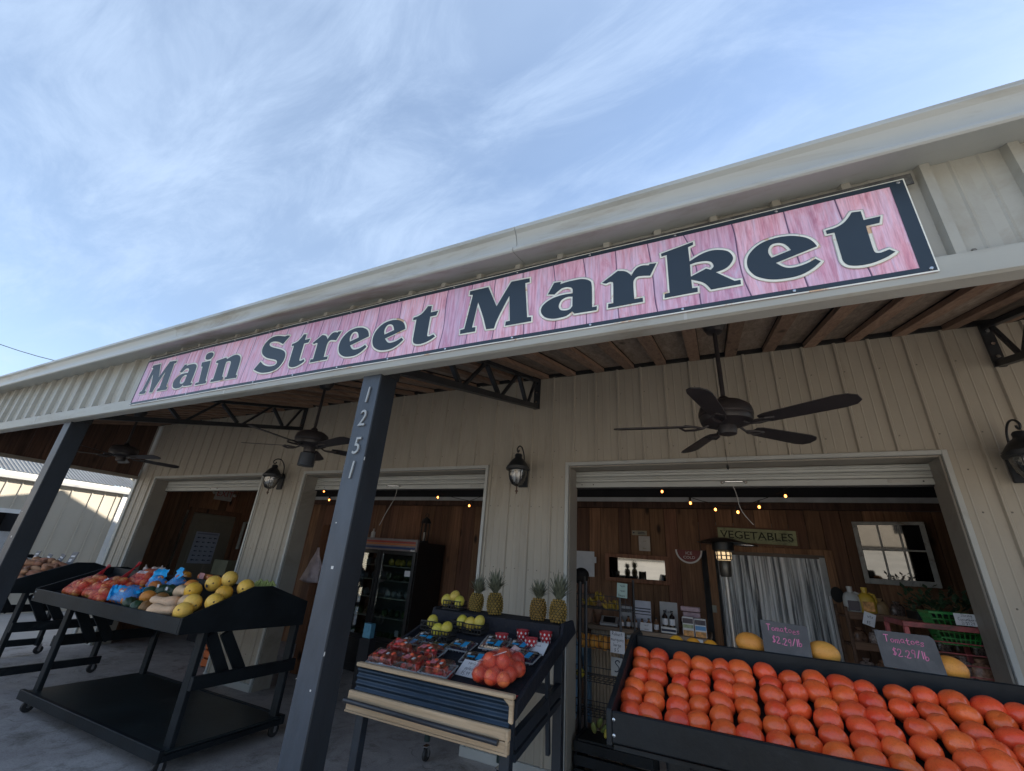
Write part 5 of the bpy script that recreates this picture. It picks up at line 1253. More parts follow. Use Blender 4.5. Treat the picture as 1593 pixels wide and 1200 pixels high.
# cards on the stand
def card(name, label, loc, w, h, lines, rot, cat='price card', mat=PAPER, ink=INK, lh=.014):
    t = thing(name, label, cat, loc); t.rotation_euler = rot
    obj('card', MB().box(-w/2, w/2, -.0015, .0015, 0, h), mat, t)
    if lines:
        mb = MB(); n = len(lines)
        for i, l in enumerate(lines):
            hh = lh; ww = strokes_w(l, hh)
            if ww > w*.9: hh *= w*.9/ww; ww = w*.9
            strokes(l, hh, .10, -ww/2, h*(1-(i+.75)/n)+.0, -.0018, .06, i+len(label), mb)
        obj('handwriting', mb, ink, t)
    return t
card('price_card', 'white handwritten card lying left of the apple bag', (-1.330, 2.33, zs_(2.33)+.004), .115, .10, ['Fresh', 'Apples', '$5.99'], (R(-90)+sa+R(20), 0, R(-6)), lh=.02)
card('price_card', 'white handwritten card lying below the rightmost cup', (-1.060, 2.65, zs_(2.65)+.004), .115, .085, ['Fresh', 'Cups'], (R(-90)+sa+R(20), 0, R(-6)), lh=.014)
# bag of apples on the stand
pts = [(-.075, -.09, .04), (.0, -.10, .04), (.068, -.095, .04), (-.085, -.02, .045), (-.01, -.03, .05), (.065, -.02, .05), (-.05, .05, .07), (.02, .05, .075), (.085, .045, .065), (-.02, .11, .09), (.045, .12, .09), (-.04, -.05, .10), (.035, -.045, .105), (.0, .03, .12)]
APB = fruit_mat('red_apple_skin', (.64, .06, .035), (.74, .20, .09), 14, .28, .5, .02, 30, .12, .012)
t = fruit_bag('red bag of large apples tied with a white strip at the right of the stand', -1.125, 2.345, zs_(2.345), pts, None, MB().sphere((0, 0, 0), .037, 18, 12, (1, 1, .95)).mesh('apple', APB, 80), net_mat('pale_red_net', (.70, .09, .07), .34, 120), None, .040, cat='bag of apples')
obj('tie_strip', MB().beam((-.12, -.075, .085), (.05, -.045, .150), .016, .002), PAPER, t)
obj('tie_strip', MB().beam((-.125, -.085, .072), (-.03, -.07, .120), .010, .002), PAPER, t)
obj('knot', MB().tube([(.0, .12, .12), (.01, .15, .14), (.03, .16, .13), (.02, .14, .12)], .014, 7), plain('knotted_film', (.60, .42, .42), .4), t, smooth=60)
single('red_net_tail', MB().prism([(-1.055, 2.215), (-.985, 2.235), (-.975, 2.275), (-1.02, 2.26)], zs_(2.24)+.004, zs_(2.24)+.014, 'z'), MATS['red_net_dense'], 'scrap of red net lying at the front right corner of the stand', 'net scrap')
# ------------------------------------------------------------------ things inside the right bay
t = thing('vegetables_sign', 'old pale green wooden sign reading VEGETABLES above the strip curtain', 'sign', (.365, YB-.02, 2.03)); t.rotation_euler = (0, R(1.5), 0)
obj('board', MB().box(-.43, .43, -.022, 0, 0, .17), plain('faded_green_paint', (.30, .32, .18), .7, .25, 10, .2, dirt=((.08, .07, .045), .52, .7)), t, bevel=.003)
obj('frame', MB().box(-.45, .45, -.03, .0, -.02, -.001).box(-.45, .45, -.03, 0, .171, .19).box(-.45, -.431, -.03, 0, -.001, .171).box(.431, .45, -.03, 0, -.001, .171), CRATEW, t)
me = text_mesh('lettering', 'VEGETABLES', .128, plain('dark_green_letters', (.02, .024, .015), .7), .001, offset=.0008); bb = [v.co.x for v in me.vertices]; sc_ = .80/(max(bb)-min(bb))
xz(me, 0, -.0235, .085, sc_, 1.0); lt_ = obj('lettering', None, None, t, me=me)
# serifs
srf = MB()
for i in range(10):
    xx = -.365+.0805*i
    for zz in (.036, .130): srf.box(xx-.028, xx-.004, -.0240, -.0232, zz, zz+.004).box(xx+.006, xx+.026, -.0240, -.0232, zz, zz+.004)
obj('serif', srf, MATS['dark_green_letters'], t)
t = thing('round_sign', 'half disc red sign with white rim reading ICE COLD on the plank wall', 'sign', (-.435, YB-.015, 1.915))
pl = [(.165*math.cos(a), .165*math.sin(a)) for a in [-PI*i/24 for i in range(25)]]
pl2 = [(.145*math.cos(a), .145*math.sin(a)) for a in [-PI*i/24 for i in range(25)]]
obj('disc', MB().prism(pl, -.004, .0, 'y'), WHITE, t); obj('red_face', MB().prism(pl2, -.006, -.0045, 'y'), plain('faded_red', (.20, .05, .05), .6), t)
for txt, z, s in (('ICE', -.040, .050), ('COLD', -.092, .046)):
    me = text_mesh('lettering', txt, s, WHITE, .0008); xz(me, 0, -.0068, z, 1.15, 1); obj('lettering', None, None, t, me=me)
# strip curtain
t = thing('strip_curtain', 'clear plastic strip curtain hanging in the cold room doorway', 'strip curtain', (.46, YB, 0))
SC = glass('strip_plastic', (.72, .76, .78), .8, .12, 9)
def strip_mat():
    m, nt, b = _m('wavy_strip_plastic'); out = nt.nodes['Material Output']
    v = _coords(nt, (30, 8, .7)); n = _noise(nt, v, 1.0, 6, .65, .6)
    tr = _n(nt, 'ShaderNodeBsdfTransparent'); tr.inputs[0].default_value = (.62, .67, .70, 1)
    b.inputs['Base Color'].default_value = (.92, .95, .96, 1); b.inputs['Roughness'].default_value = .1; b.inputs['Specular IOR Level'].default_value = .9
    _bump(nt, b, n, .9, .03)
    mr = _n(nt, 'ShaderNodeMapRange'); mr.inputs[1].default_value = .40; mr.inputs[2].default_value = .58; mr.inputs[3].default_value = .08; mr.inputs[4].default_value = .95
    nt.links.new(n, mr.inputs[0]); ms = _n(nt, 'ShaderNodeMixShader'); nt.links.new(mr.outputs[0], ms.inputs[0]); nt.links.new(tr.outputs[0], ms.inputs[1]); nt.links.new(b.outputs[0], ms.inputs[2]); nt.links.new(ms.outputs[0], out.inputs[0])
    return m
SM = strip_mat()
for k in range(13):
    xa = -.10+k*.086; pts = [(xa+.105*i/10, YB+.0+.012*math.sin(i*.7+k)+.012*(k % 2)) for i in range(11)]
    obj('strip', MB().sheet(pts, .03, 1.885), SM, t, world=True, smooth=60)
obj('hanging_rail', MB().box(-.13, 1.04, YB-.02, YB+.03, 1.886, 1.925), plain('curtain_rail', (.10, .07, .05), .5), t, world=True)
obj('door_casing', MB().box(-.22, -.131, YB-.03, YB+.02, 0, 1.99).box(1.041, 1.13, YB-.03, YB+.02, 0, 1.99).box(-.1305, 1.0405, YB-.03, YB+.02, 1.9255, 1.99), PLANK, t, world=True, bevel=.004)
single('crumpled_film', MB().sphere((.23, YB-.05, 2.005), .04, 14, 8, (3.6, .5, .55), None, lambda d, th, ph: 1+.25*math.sin(7*ph)*math.cos(5*th)), glass('film', (.9, .9, .9), .9, .08, 30), 'roll of crumpled clear film above the strip curtain', 'plastic film', smooth=40)
obj('jamb_panel', MB().box(.985, 1.04, YB-.034, YB-.031, 1.50, 1.90), plain('pale_panel', (.36, .37, .37), .5), t, world=True)
single('hand_mirror', MB().lathe([(0, 0), (.055, .004), (.06, .012), (.05, .014), (0, .012)], (0, 0, 0), 20, m=Matrix.Translation((1.085, YB-.04, 1.52)) @ Matrix.Rotation(R(90), 4, 'X') @ Matrix.Scale(1.35, 4, (0, 1, 0))), BLACK, 'oval black object hanging on the right side of the curtain doorway', 'wall hanging', smooth=40)
# patio heater
t = thing('patio_heater', 'tall patio heater with a glowing grille and pale pole before the strip curtain', 'patio heater', (-.02, 5.75, 0))
HB = plain('heater_black', (.015, .016, .018), .4)
obj('reflector', MB().lathe([(.0, 2.04), (.10, 2.03), (.22, 1.995), (.27, 1.978), (.22, 1.988), (.10, 2.01), (0, 2.012)], (0, 0, 0), 28), HB, t, smooth=50)
obj('burner_head', MB().lathe([(.09, 1.885), (.115, 1.90), (.115, 1.985), (.06, 2.0)], (0, 0, 0), 20), HB, t, smooth=40)
g = obj('grille', MB().lathe([(.06, 1.70), (.062, 1.79), (.078, 1.80), (.08, 1.885)], (0, 0, 0), 18), emit('warm_grille', (1, .72, .40), .32), t, smooth=40)
gb = MB()
for k in range(10):
    a = 2*PI*k/10; gb.beam((.083*math.cos(a), .083*math.sin(a), 1.80), (.083*math.cos(a), .083*math.sin(a), 1.885), .014, .006, (math.cos(a), math.sin(a), 0))
for z in (1.80, 1.842, 1.885): gb.lathe([(.082, z-.005), (.087, z), (.082, z+.005)], (0, 0, 0), 18)
obj('grille_bars', gb, HB, g)
obj('neck', MB().lathe([(.05, 1.62), (.062, 1.64), (.064, 1.79), (.058, 1.80)], (0, 0, 0), 12), plain('tarnished_steel', (.16, .15, .13), .35, .3, 8, .1, .7), t, smooth=40)
obj('pole', MB().cyl((0, 0, .75), (0, 0, 1.62), .024, n=14), plain('pale_pole', (.55, .53, .50), .3, .1, 6, .05, .4), t, smooth=40)
obj('tank_housing', MB().cyl((0, 0, .04), (0, 0, .76), .17, .13, 20).cyl((0, 0, 0), (0, 0, .04), .24, n=24), plain('grey_housing', (.28, .28, .28), .4, .1, 5, .05, .5), t, smooth=40)
# old window sash on wall
MIR = plain('dark_mirror_glass', (.012, .012, .014), .03, .0, 1, 0, spec=1.0, coat=1)
MIR.node_tree.nodes['Principled BSDF'].inputs['Coat Roughness'].default_value = .02
def ref_glass(name, lvl):
    m, nt, b = _m(name); out = nt.nodes['Material Output']
    gl = _n(nt, 'ShaderNodeBsdfGlossy'); gl.inputs['Roughness'].default_value = .03; gl.inputs[0].default_value = (lvl, lvl, lvl*.96, 1)
    nt.links.new(gl.outputs[0], out.inputs[0]); return m
MG = ref_glass('reflecting_pane', .2)
WHP = plain('worn_white_paint', (.36, .36, .34), .6, .2, 12, .3, dirt=((.16, .13, .10), .52, .66))
t = thing('window_sash', 'old white painted six pane window sash hung on the plank wall', 'window', (1.675, YB-.10, 1.66)); t.rotation_euler = (R(3.6), 0, R(-12))
w_, h_ = .31, .65
obj('sash_frame', MB().box(-w_, -w_+.045, -.035, 0, 0, h_).box(w_-.045, w_, -.035, 0, 0, h_).box(-w_+.0455, w_-.0455, -.035, 0, 0, .055).box(-w_+.0455, w_-.0455, -.035, 0, h_-.035, h_), WHP, t, bevel=.003)
for x_ in (-w_+.045+.177, -w_+.045+.354): obj('muntin', MB().box(x_-.009, x_+.009, -.03, -.005, .0555, h_-.0355), WHP, t)
obj('muntin', MB().box(-w_+.046, w_-.046, -.0325, -.0305, h_*.53, h_*.53+.016), WHP, t)
for i in range(3):
    for j in range(2):
        xa = -w_+.0455+.177*i+.0095*(i > 0); xb = -w_+.0455+.177*(i+1)-.0095*(i < 2)-.001; za = .0555 if j == 0 else h_*.53+.0165; zb = h_*.53-.001 if j == 0 else h_-.036
        obj('pane', MB().box(xa, xb, -.018, -.014, za, zb), MG if j == 0 else MIR, t)
# framed mirror
t = thing('wall_mirror', 'wood framed mirror reflecting bright outdoors behind the counter', 'mirror', (-1.10, YB-.075, 1.52)); t.rotation_euler = (R(2.2), 0, R(6.0))
obj('glass', MB().box(-.36, .36, -.012, -.008, 0, .25), ref_glass('mirror_glass', .36), t)
obj('frame', MB().box(-.41, .41, -.03, 0, -.05, -.001).box(-.41, .41, -.03, 0, .251, .30).box(-.41, -.361, -.03, 0, -.001, .251).box(.361, .41, -.03, 0, -.001, .251), PLANK, t, bevel=.004)
card('wall_paper', 'large pale sheet of paper pinned to planks behind the person', (-1.82, YB-.035, 1.50), .26, .33, [], (0, 0, 0), 'notice')
single('paper_note', MB().box(-1.70, -1.66, YB-.045, YB-.043, 1.68, 1.76), PAPER, 'small note at the right edge of the pale wall sheet', 'note')
card('certificate', 'white certificate in a plastic sleeve on the plank wall', (-.99, YB-.035, 1.875), .15, .19, ['Local', 'Bees'], (0, 0, 0), 'certificate', plain('cream_paper', (.45, .42, .38), .6), plain('gold_ink', (.22, .17, .08), .5), .02)
t = thing('small_plaque', 'small pale plaque with dark lettering above the certificate', 'plaque', (-1.05, YB-.035, 2.075))
obj('board', MB().box(-.10, .10, -.012, 0, 0, .06), plain('pale_wood_plaque', (.28, .26, .19), .6), t); obj('dark_dot', MB().cyl((-.075, -.0125, .03), (-.075, -.014, .03), .01), INK, t); obj('print_line', MB().box(-.02, .08, -.0135, -.0125, .015, .024).box(-.02, .07, -.0135, -.0125, .034, .043), INK, t)
single('wall_socket', MB().box(-.22, -.17, YB-.04, YB-.033, 1.21, 1.29), plain('aged_plastic', (.30, .30, .24), .5), 'pale wall socket beside the strip curtain doorway', 'socket', bevel=.003)
# counter
t = thing('counter', 'long tan corrugated counter with a wooden top behind the tomato cart', 'counter', (-.80, 5.45, 0))
pr = [(-1.42+i*.0105, 5.20+.006*math.sin(i*1.9)) for i in range(112)]
obj('corrugated_front', MB().sheet(pr, 0, 1.0), plain('tan_corrugated', (.32, .26, .19), .6, .1, 6, .1), t, world=True, smooth=60)
obj('carcass', MB().box(-1.42, -.245, 5.215, 5.8, 0, 1.0), CRATEW, t, world=True)
obj('counter_top', MB().box(-1.45, -.225, 5.14, 5.85, 1.001, 1.045), wood('counter_top_wood', (.16, .11, .075), (.28, .21, .15), 0, .6), t, world=True, bevel=.004)
single('counter_notice', MB().box(-1.03, -.70, 5.17, 5.175, .93, .985), WHITE, 'white strip notice with rounded end on the counter front', 'notice', bevel=.01)
def label_box(name, lb, x, y, z, w, d, h, m, face=None, cat='box'):
    t = thing(name, lb, cat, (x, y, z))
    obj('box', MB().box(-w/2, w/2, 0, d, 0, h), m, t, bevel=.002)
    if face:
        for i, (za, zb, fm) in enumerate(face): obj('printed_band', MB().box(-w/2+.004, w/2-.004, -.0012-.0003*i, -.0002, za*h, zb*h), fm, t)
    return t
CT = 1.046
SKYB = plain('blue_print', (.12, .28, .50), .6); ORP = plain('orange_print', (.60, .30, .10), .6, .5, 30); GRP = plain('green_print', (.30, .34, .20), .6, .4, 30); DKP = plain('dark_print', (.10, .08, .09), .6)
label_box('jam_box', 'left of two picture boxes printed with orchard scene on the counter', -.42, 5.19, CT, .105, .06, .17, WHITE, [(.66, .93, DKP), (.42, .60, GRP), (.0, .30, ORP)])
label_box('jam_box', 'right of two picture boxes printed with blue lake scene on the counter', -.305, 5.19, CT, .105, .06, .165, WHITE, [(.66, .93, DKP), (.38, .60, SKYB), (.0, .30, ORP)])
single('price_tag', MB().box(-.40, -.29, 5.130, 5.132, .965, 1.035), PAPER, 'white price tag below the picture boxes on the counter edge', 'tag')
def bottle(lb, x, y, z, h=.15, r=.028, body=None, group='small dark bottles on the counter'):
    t = thing('bottle', lb, 'bottle', (x, y, z), 0, group)
    obj('glass_body', MB().lathe([(r, 0), (r, h*.62), (r*.42, h*.78), (r*.38, h*.92)], (0, 0, 0), 14), body or plain('dark_bottle_glass', (.015, .012, .012), .12, spec=.8), t, smooth=40)
    obj('cap', MB().cyl((0, 0, h*.92), (0, 0, h), r*.48, n=12), BLACK, t, smooth=40)
    obj('label', MB().lathe([(r+.0008, h*.12), (r+.0008, h*.5)], (0, 0, 0), 14), PAPER, t, smooth=40)
bx_ = label_box('display_box', 'white box with two dark bottles standing in it', -.61, 5.20, CT, .15, .08, .055, WHITE, [(.3, .7, INK)])
bottle('left dark bottle standing in the white display box', -.645, 5.235, CT+.057); bottle('right dark bottle standing in the white display box', -.575, 5.235, CT+.057)
card('tall_sign', 'pale rounded sign with dark lettering behind the dark bottles', (-.62, 5.36, CT), .18, .28, ['Raw', 'honey'], (R(-6), 0, 0), 'sign', plain('grey_white_sign', (.40, .40, .40), .6), INK, .03)
label_box('paper_holder', 'white sheet in a holder showing a printed picture', -.89, 5.32, CT, .19, .01, .27, plain('blue_white_sheet', (.48, .51, .60), .6), [(.70, .74, INK), (.60, .64, INK), (.5, .53, INK)], 'sign holder')
label_box('paper_holder', 'smaller blank sheet left of the printed holder', -1.06, 5.34, CT, .12, .01, .20, plain('grey_sheet', (.38, .40, .43), .6), None, 'sign holder')
card('price_card', 'white price card in front of the jars on the counter', (-.83, 5.17, CT), .12, .075, ['Local', 'Honey'], (R(-8), 0, 0), lh=.018)
HJ = plain('honey_jar', (.20, .10, .05), .15, .3, 8, 0, spec=.8)
for k in range(6):
    bottle(['first', 'second', 'third', 'fourth', 'fifth', 'sixth'][k]+' small jar from the left behind the white price card', -1.10+.072*k, 5.24+.03*(k % 2), CT, .10+.012*(k % 3), .026, HJ, 'small jars along the counter')
t = thing('card_terminal', 'light grey payment terminal with a dark screen on the counter', 'payment terminal', (-1.235, 5.26, CT)); t.rotation_euler = (0, 0, R(6))
obj('body', MB().prism([(-.07, 0), (.09, 0), (.09, .075), (.075, .085), (-.07, .02)], -.095, .095, 'x'), plain('grey_plastic', (.40, .41, .42), .4), t, bevel=.005)
obj('screen', MB().add([(-.065, -.045, .0325), (.065, -.045, .0325), (.065, .055, .0775), (-.065, .055, .0775)], [(0, 1, 2, 3)]), BLACK, t)
# flowers in pink wrap
FP = plain('pink_wrap', (.45, .32, .36), .6, .3, 10)
t = thing('wrapped_bundle', 'pale pink wrapped packets stacked at the right of the counter', 'packets', (-.40, 5.42, CT))
for k in range(5): obj('packet', MB().box(-.10+.02*(k % 2), .09, -.02, .06, .052*k, .052*k+.045, Matrix.Rotation(R(4*(k % 2)-2), 4, 'Z')), FP, t, bevel=.006)

# wire rack with bananas and mangoes
t = thing('wire_rack', 'tall black wire rack holding bananas and fruit beside the bay jamb', 'wire rack', (-1.16, 4.85, 0))
for (x, y) in ((-.28, .17), (.24, .17)): obj('post', MB().cyl((x, y, 0), (x, y, 1.52), .012, n=8), STEELB, t, smooth=40)
for (x, y) in ((-.17, -.17), (.17, -.17)): obj('post', MB().cyl((x, y, 0), (x, y, 1.48), .012, n=8), plain('grey_steel', (.06, .062, .07), .45), t, smooth=40)
obj('post', MB().cyl((-.235, -.17, 0), (-.235, -.17, 1.47), .020, n=8), STEELB, t, smooth=40)
for z in (.35, .62, .90, 1.24):
    wb = MB()
    for i in range(13):
        x = -.27+.045*i; wb.beam((x, -.17, z), (x, .17, z), .004, .004); wb.beam((x, -.172, z), (x, -.172, z+.12), .004, .004, (0, 1, 0))
    for zz in (z, z+.06, z+.12): wb.beam((-.28, -.173, zz), (.26, -.173, zz), .006, .006)
    for yy in (-.08, .0, .08, .17): wb.beam((-.28, yy, z), (.26, yy, z), .005, .005)
    obj('wire_basket', wb, STEELB, t)
BAN = fruit_mat('banana_skin', (.52, .36, .05), (.60, .44, .09), 5, .5, .3, .02, 30, .06)
def banana(mb, o_, rz, curl=1, s=1):
    pts = []
    for i in range(8):
        a = R(-60+i*17); pts.append(Vector((math.cos(rz)*(.09*math.sin(a)), math.sin(rz)*(.09*math.sin(a)), -.09*math.cos(a)*curl+.09))*s+Vector(o_))
    mb.tube(pts, [.005, .013, .018, .019, .019, .017, .012, .005], 7)
for k, (x, z, n_, lb) in enumerate(((-.12, 1.27, 9, 'bunch of bananas on the top shelf of the wire rack at left'), (.08, 1.255, 8, 'bunch of bananas on the top shelf of the wire rack at right'))):
    tb = thing('banana_bunch', lb, 'bananas', (-1.16+x, 4.78, z), 0, 'bananas on the wire rack')
    for q in range(n_):
        mb = MB(); banana(mb, (-.06+.02*q*.8, .02*(q % 3), .0+.02*(q % 2)+(.05 if k == 0 and q > 4 else 0)), R(60+8*q), 1, 1.0); obj('banana', mb, BAN, tb, smooth=60)
for k in range(9):
    o = single('mango', None, None, 'orange mango in the middle wire basket of the tall rack', 'mango', 'mangoes in the middle wire basket', me=mango_me, loc=(-1.16-.23+.058*k, 4.74+.03*(k % 2), .945)); o.rotation_euler = (0, R(80), k)
single('lemon', None, None, 'single yellow apple on the lower wire shelf', 'apple', me=blob_mesh('yellow_apple', .042, (1, 1, .95), PEAR), loc=(-1.40, 4.72, .665))
card('rack_card', 'pale green handwritten card on the top of the wire rack', (-.965, 4.66, 1.36), .10, .13, ['Fresh', 'Green', 'Beans'], (0, R(3), 0), 'price card', plain('mint_paper', (.42, .55, .50), .7), lh=.022)
card('rack_card', 'large white handwritten card clipped to the middle wire basket', (-1.02, 4.655, .885), .135, .18, ['Robust', 'mangoes', 'large', '$.50'], (0, R(1), 0), 'price card', lh=.028)
card('rack_card', 'rounded white card lower on the wire rack', (-1.02, 4.655, .70), .13, .15, ['S'], (0, R(1), 0), 'price card', plain('grey_white', (.36, .38, .39), .6), lh=.09)
SQY = fruit_mat('yellow_squash', (.42, .33, .04), (.50, .42, .08), 5, .5, .3, .05, 30, .2, .03); SQG = fruit_mat('green_squash', (.10, .15, .04), (.20, .22, .07), 5, .5, .3, .05, 30, .2)
ysm = blob_mesh('yellow_squash', .03, (.8, .8, 1.9), SQY); gsm = blob_mesh('green_squash', .028, (.8, .8, 1.9), SQG)
for k in range(12):
    g_ = k < 6
    o = single('small_squash', None, None, ('small green' if g_ else 'small yellow')+' squash in the low crate at the bay jamb', 'squash', 'small squashes in the low crate', me=gsm if g_ else ysm, loc=(-1.17+.042*(k % 6)+(.0 if g_ else .12), 4.35+.03*(k % 3), .36+.035*(k % 2)))
    o.rotation_euler = (R(35), .3*(k % 3), .4*k)
t = thing('wooden_crate', 'dark slatted crate on the floor holding small squashes', 'crate', (-1.0, 4.42, 0))
for z in (.02, .11, .20):
    obj('slat', MB().box(-.32, .32, -.16, -.145, z, z+.07), BLKP, t, bevel=.002); obj('slat', MB().box(-.32, .32, .145, .16, z, z+.07), BLKP, t, bevel=.002)
for x in (-.31, .295): obj('end_board', MB().box(x, x+.015, -.144, .144, .02, .30), BLKP, t)
obj('crate_floor', MB().box(-.29, .29, -.14, .14, .27, .285), BLKP, t)

# shelf unit with bagged goods at right
t = thing('crate_shelf', 'stacked brown crate shelves of bagged nuts at the right of the curtain', 'shelf unit', (1.40, 5.5, 0))
for k, z in enumerate((.62, .86, 1.10, 1.34)):
    obj('shelf_board', MB().box(.96, 1.95, 5.30, 5.75, z, z+.022), CRATEW, t, world=True, bevel=.002)
    obj('front_slat', MB().box(.96, 1.95, 5.285, 5.299, z+.0, z+.062), CRATEW, t, world=True, bevel=.002)
for x in (.96, 1.93): 
    for y in (5.28, 5.73): obj('upright', MB().box(x-.025, x-.001 if x < 1.5 else x+.02, y, y+.03, 0, 1.44), CRATEW, t, world=True, bevel=.002)
PKB = plain('dark_bagged_goods', (.20, .11, .07), .25, .6, 45, .6, 0, 22, objv=.5, bdist=.01); PKC = plain('glossy_clear_bag', (.20, .15, .13), .15, .9, 60, .8, 0, 25, objv=.4, bdist=.01); PKT = plain('tan_bagged_goods', (.34, .22, .11), .4, .3, 18, .5, 0, 30, objv=.25)
bag_me = [MB().sphere((0, 0, .06), .06, 12, 9, (.95, .5, 1.15), None, lambda d, th, ph, q=q: (1/max(abs(d.x), abs(d.y), abs(d.z)))**.55*(1+.09*math.sin(5*ph+q)*math.sin(4*th+q))).cyl((0, 0, .115), (0, 0, .15), .012, .03, 8, False).mesh('goods_bag', m_, 60) for q, m_ in enumerate((PKB, PKC, PKT, PKC))]
rows_ = {0: 'bottom', 1: 'third', 2: 'second', 3: 'top'}
for k, z in enumerate((.62, .86, 1.10)):
    for i in range(8):
        o = single('bag_of_nuts', None, None, 'small dark glossy bag of nuts on the '+rows_[k]+' crate shelf', 'bag', 'bags on the '+rows_[k]+' crate shelf', me=bag_me[(i+k) % 4 if (i+k) % 4 != 2 else 0], loc=(1.03+.115*i, 5.36+rt_.uniform(-.02, .02), z+.024)); o.rotation_euler = (0, 0, rt_.uniform(-.4, .4))
for i, (x, q, s_, lb) in enumerate(((1.235, 2, 1.1, 'tan bag of snacks beside the yellow jug'), (1.36, 1, 1.0, 'pinkish clear bag beside the tan snack bag'), (1.50, 0, 1.2, 'dark bag in the middle of the top shelf'), (1.64, 2, 1.15, 'brown bag with a light label under the window sash'), (1.80, 2, 1.3, 'large tan bag at the right end of the top shelf'))):
    o = single('goods_bag', None, None, lb, 'bag', me=bag_me[q], loc=(x, 5.42, 1.364)); o.scale = (s_,)*3; o.rotation_euler = (0, 0, .4*i)
def jug(lb, x, y, z, m, lab):
    t = thing('jug', lb, 'jug', (x, y, z))
    obj('body', MB().sphere((0, 0, .10), .07, 16, 12, (1, .72, 1.55), None, lambda d, th, ph: (1/max(abs(d.x), abs(d.y), .72*abs(d.z)+.28))**.35).cyl((0, 0, .20), (0, 0, .225), .022, .02, 12), m, t, smooth=60)
    obj('cap', MB().cyl((0, 0, .225), (0, 0, .25), .023, n=12), m, t)
    obj('handle', MB().tube([(.03, 0, .20), (.065, 0, .19), (.075, 0, .14), (.06, 0, .10)], .010, 8), m, t, smooth=60)
    obj('label', MB().box(-.045, .04, -.066, -.060, .05, .13), lab, t, bevel=.004); return t
jug('white plastic jug with a dark label on the top crate shelf', 1.02, 5.36, 1.363, plain('milky_plastic', (.42, .43, .42), .4), DKP)
jug('yellow plastic jug on the top crate shelf', 1.13, 5.36, 1.363, plain('yellow_plastic', (.55, .36, .04), .4), ORP)
# dark leafy potted goods
LF = plain('dark_leaf', (.04, .08, .04), .5, .5, 10, .2)
t = thing('leafy_greens', 'dark leafy greens piled above the green basket under the window sash', 'greens', (1.62, 5.0, 1.45))
lm = MB(); rr = random.Random(8)
for k in range(260):
    p = Vector((rr.uniform(-.28, .25), rr.uniform(-.12, .12), rr.uniform(0, .16)+.06*math.sin(k))); d = Vector((rr.uniform(-1, 1), rr.uniform(-1, 1), rr.uniform(-.2, 1))).normalized(); s_ = d.cross(Vector((0, 0, 1))).normalized()*.016
    L = rr.uniform(.05, .09); lm.add([p, p+d*L*.5+s_, p+d*L, p+d*L*.5-s_], [(0, 1, 2, 3)])
o = obj('leaves', lm, LF, t); o['kind'] = 'stuff'
obj('tray', MB().box(-.28, .26, -.12, .12, -.05, .01), BLKP, t)
# red cart with wire side
RED = plain('worn_red_paint', (.40, .09, .09), .55, .25, 8, .3, dirt=((.10, .05, .04), .5, .7))
t = thing('red_wire_cart', 'worn red framed wire cart at the right end of the bay', 'wire cart', (1.34, 4.60, 0))
ax, bx, zt = 1.115, 1.60, 1.405
obj('top_rail', MB().box(ax, bx, 4.40, 4.43, zt-.035, zt), RED, t, world=True, bevel=.003)
for x in (ax, bx-.03): obj('upright', MB().box(x, x+.03, 4.40, 4.43, .05, zt-.036), RED, t, world=True, bevel=.003)
for x in (ax, bx-.03): obj('upright', MB().box(x, x+.03, 4.86, 4.89, .05, zt-.036), RED, t, world=True, bevel=.003)
obj('side_rail', MB().box(ax, ax+.03, 4.431, 4.859, zt-.035, zt-.001), RED, t, world=True); obj('side_rail', MB().box(bx-.03, bx, 4.431, 4.859, zt-.035, zt-.001), RED, t, world=True)
for k in range(14): z = zt-.11-.065*k; obj('wire', MB().cyl((ax+.03, 4.415, z), (bx-.03, 4.415, z), .004, n=6), RED, t, world=True)
for k in range(3): obj('shelf', MB().box(ax+.031, bx-.031, 4.432, 4.858, .30+.36*k, .315+.36*k), RED, t, world=True)
for i in range(10):
    o = single('bag_of_nuts', None, None, 'dark bag of goods inside the red wire cart', 'bag', 'bags inside the red wire cart', me=bag_me[(0, 3)[i % 2]], loc=(1.20+.08*(i % 5), 4.52+.05*(i % 2), 1.037 if i < 5 else .676)); o.scale = (1.1,)*3
# green basket
GRN = plain('green_plastic', (.03, .26, .05), .35, .1, 8)
t = thing('green_basket', 'bright green plastic lattice basket of cucumbers on the red cart', 'basket', (1.455, 4.62, 1.275))
gb = MB(); w0, w1, d0, d1, h = .095, .145, .08, .11, .20
def gp_(u, side, v):
    a = w0+(w1-w0)*v; b_ = d0+(d1-d0)*v; z = h*v
    return {0: (-a+2*a*u, -b_, z), 1: (a, -b_+2*b_*u, z), 2: (a-2*a*u, b_, z), 3: (-a, b_-2*b_*u, z)}[side]
for sd_ in range(4):
    for i in range(9): gb.beam(gp_(i/8, sd_, 0), gp_(i/8, sd_, 1), .006, .005, (0, 1, 0) if sd_ % 2 == 0 else (1, 0, 0))
    for j in range(6): gb.beam(gp_(0, sd_, j/5), gp_(1, sd_, j/5), .006, .006 if j < 5 else .012)
gb.box(-w0, w0, -d0, d0, -.003, .003); obj('lattice', gb, GRN, t)
CUC = fruit_mat('cucumber_skin', (.02, .06, .02), (.05, .11, .035), 8, .4, .4, .1, 40, .2)
cu = blob_mesh('cucumber', .022, (5.2, 1, 1), CUC, None, 14, 10)
for k in range(11): o = single('cucumber', None, None, 'dark green cucumber heaped in the lattice basket', 'cucumber', 'cucumbers in the green basket', me=cu, loc=(1.455+rt_.uniform(-.02, .03), 4.56+.03*(k % 5), 1.31+.04*(k//3))); o.rotation_euler = (0, rt_.uniform(-.1, .1), rt_.uniform(-.3, .3))
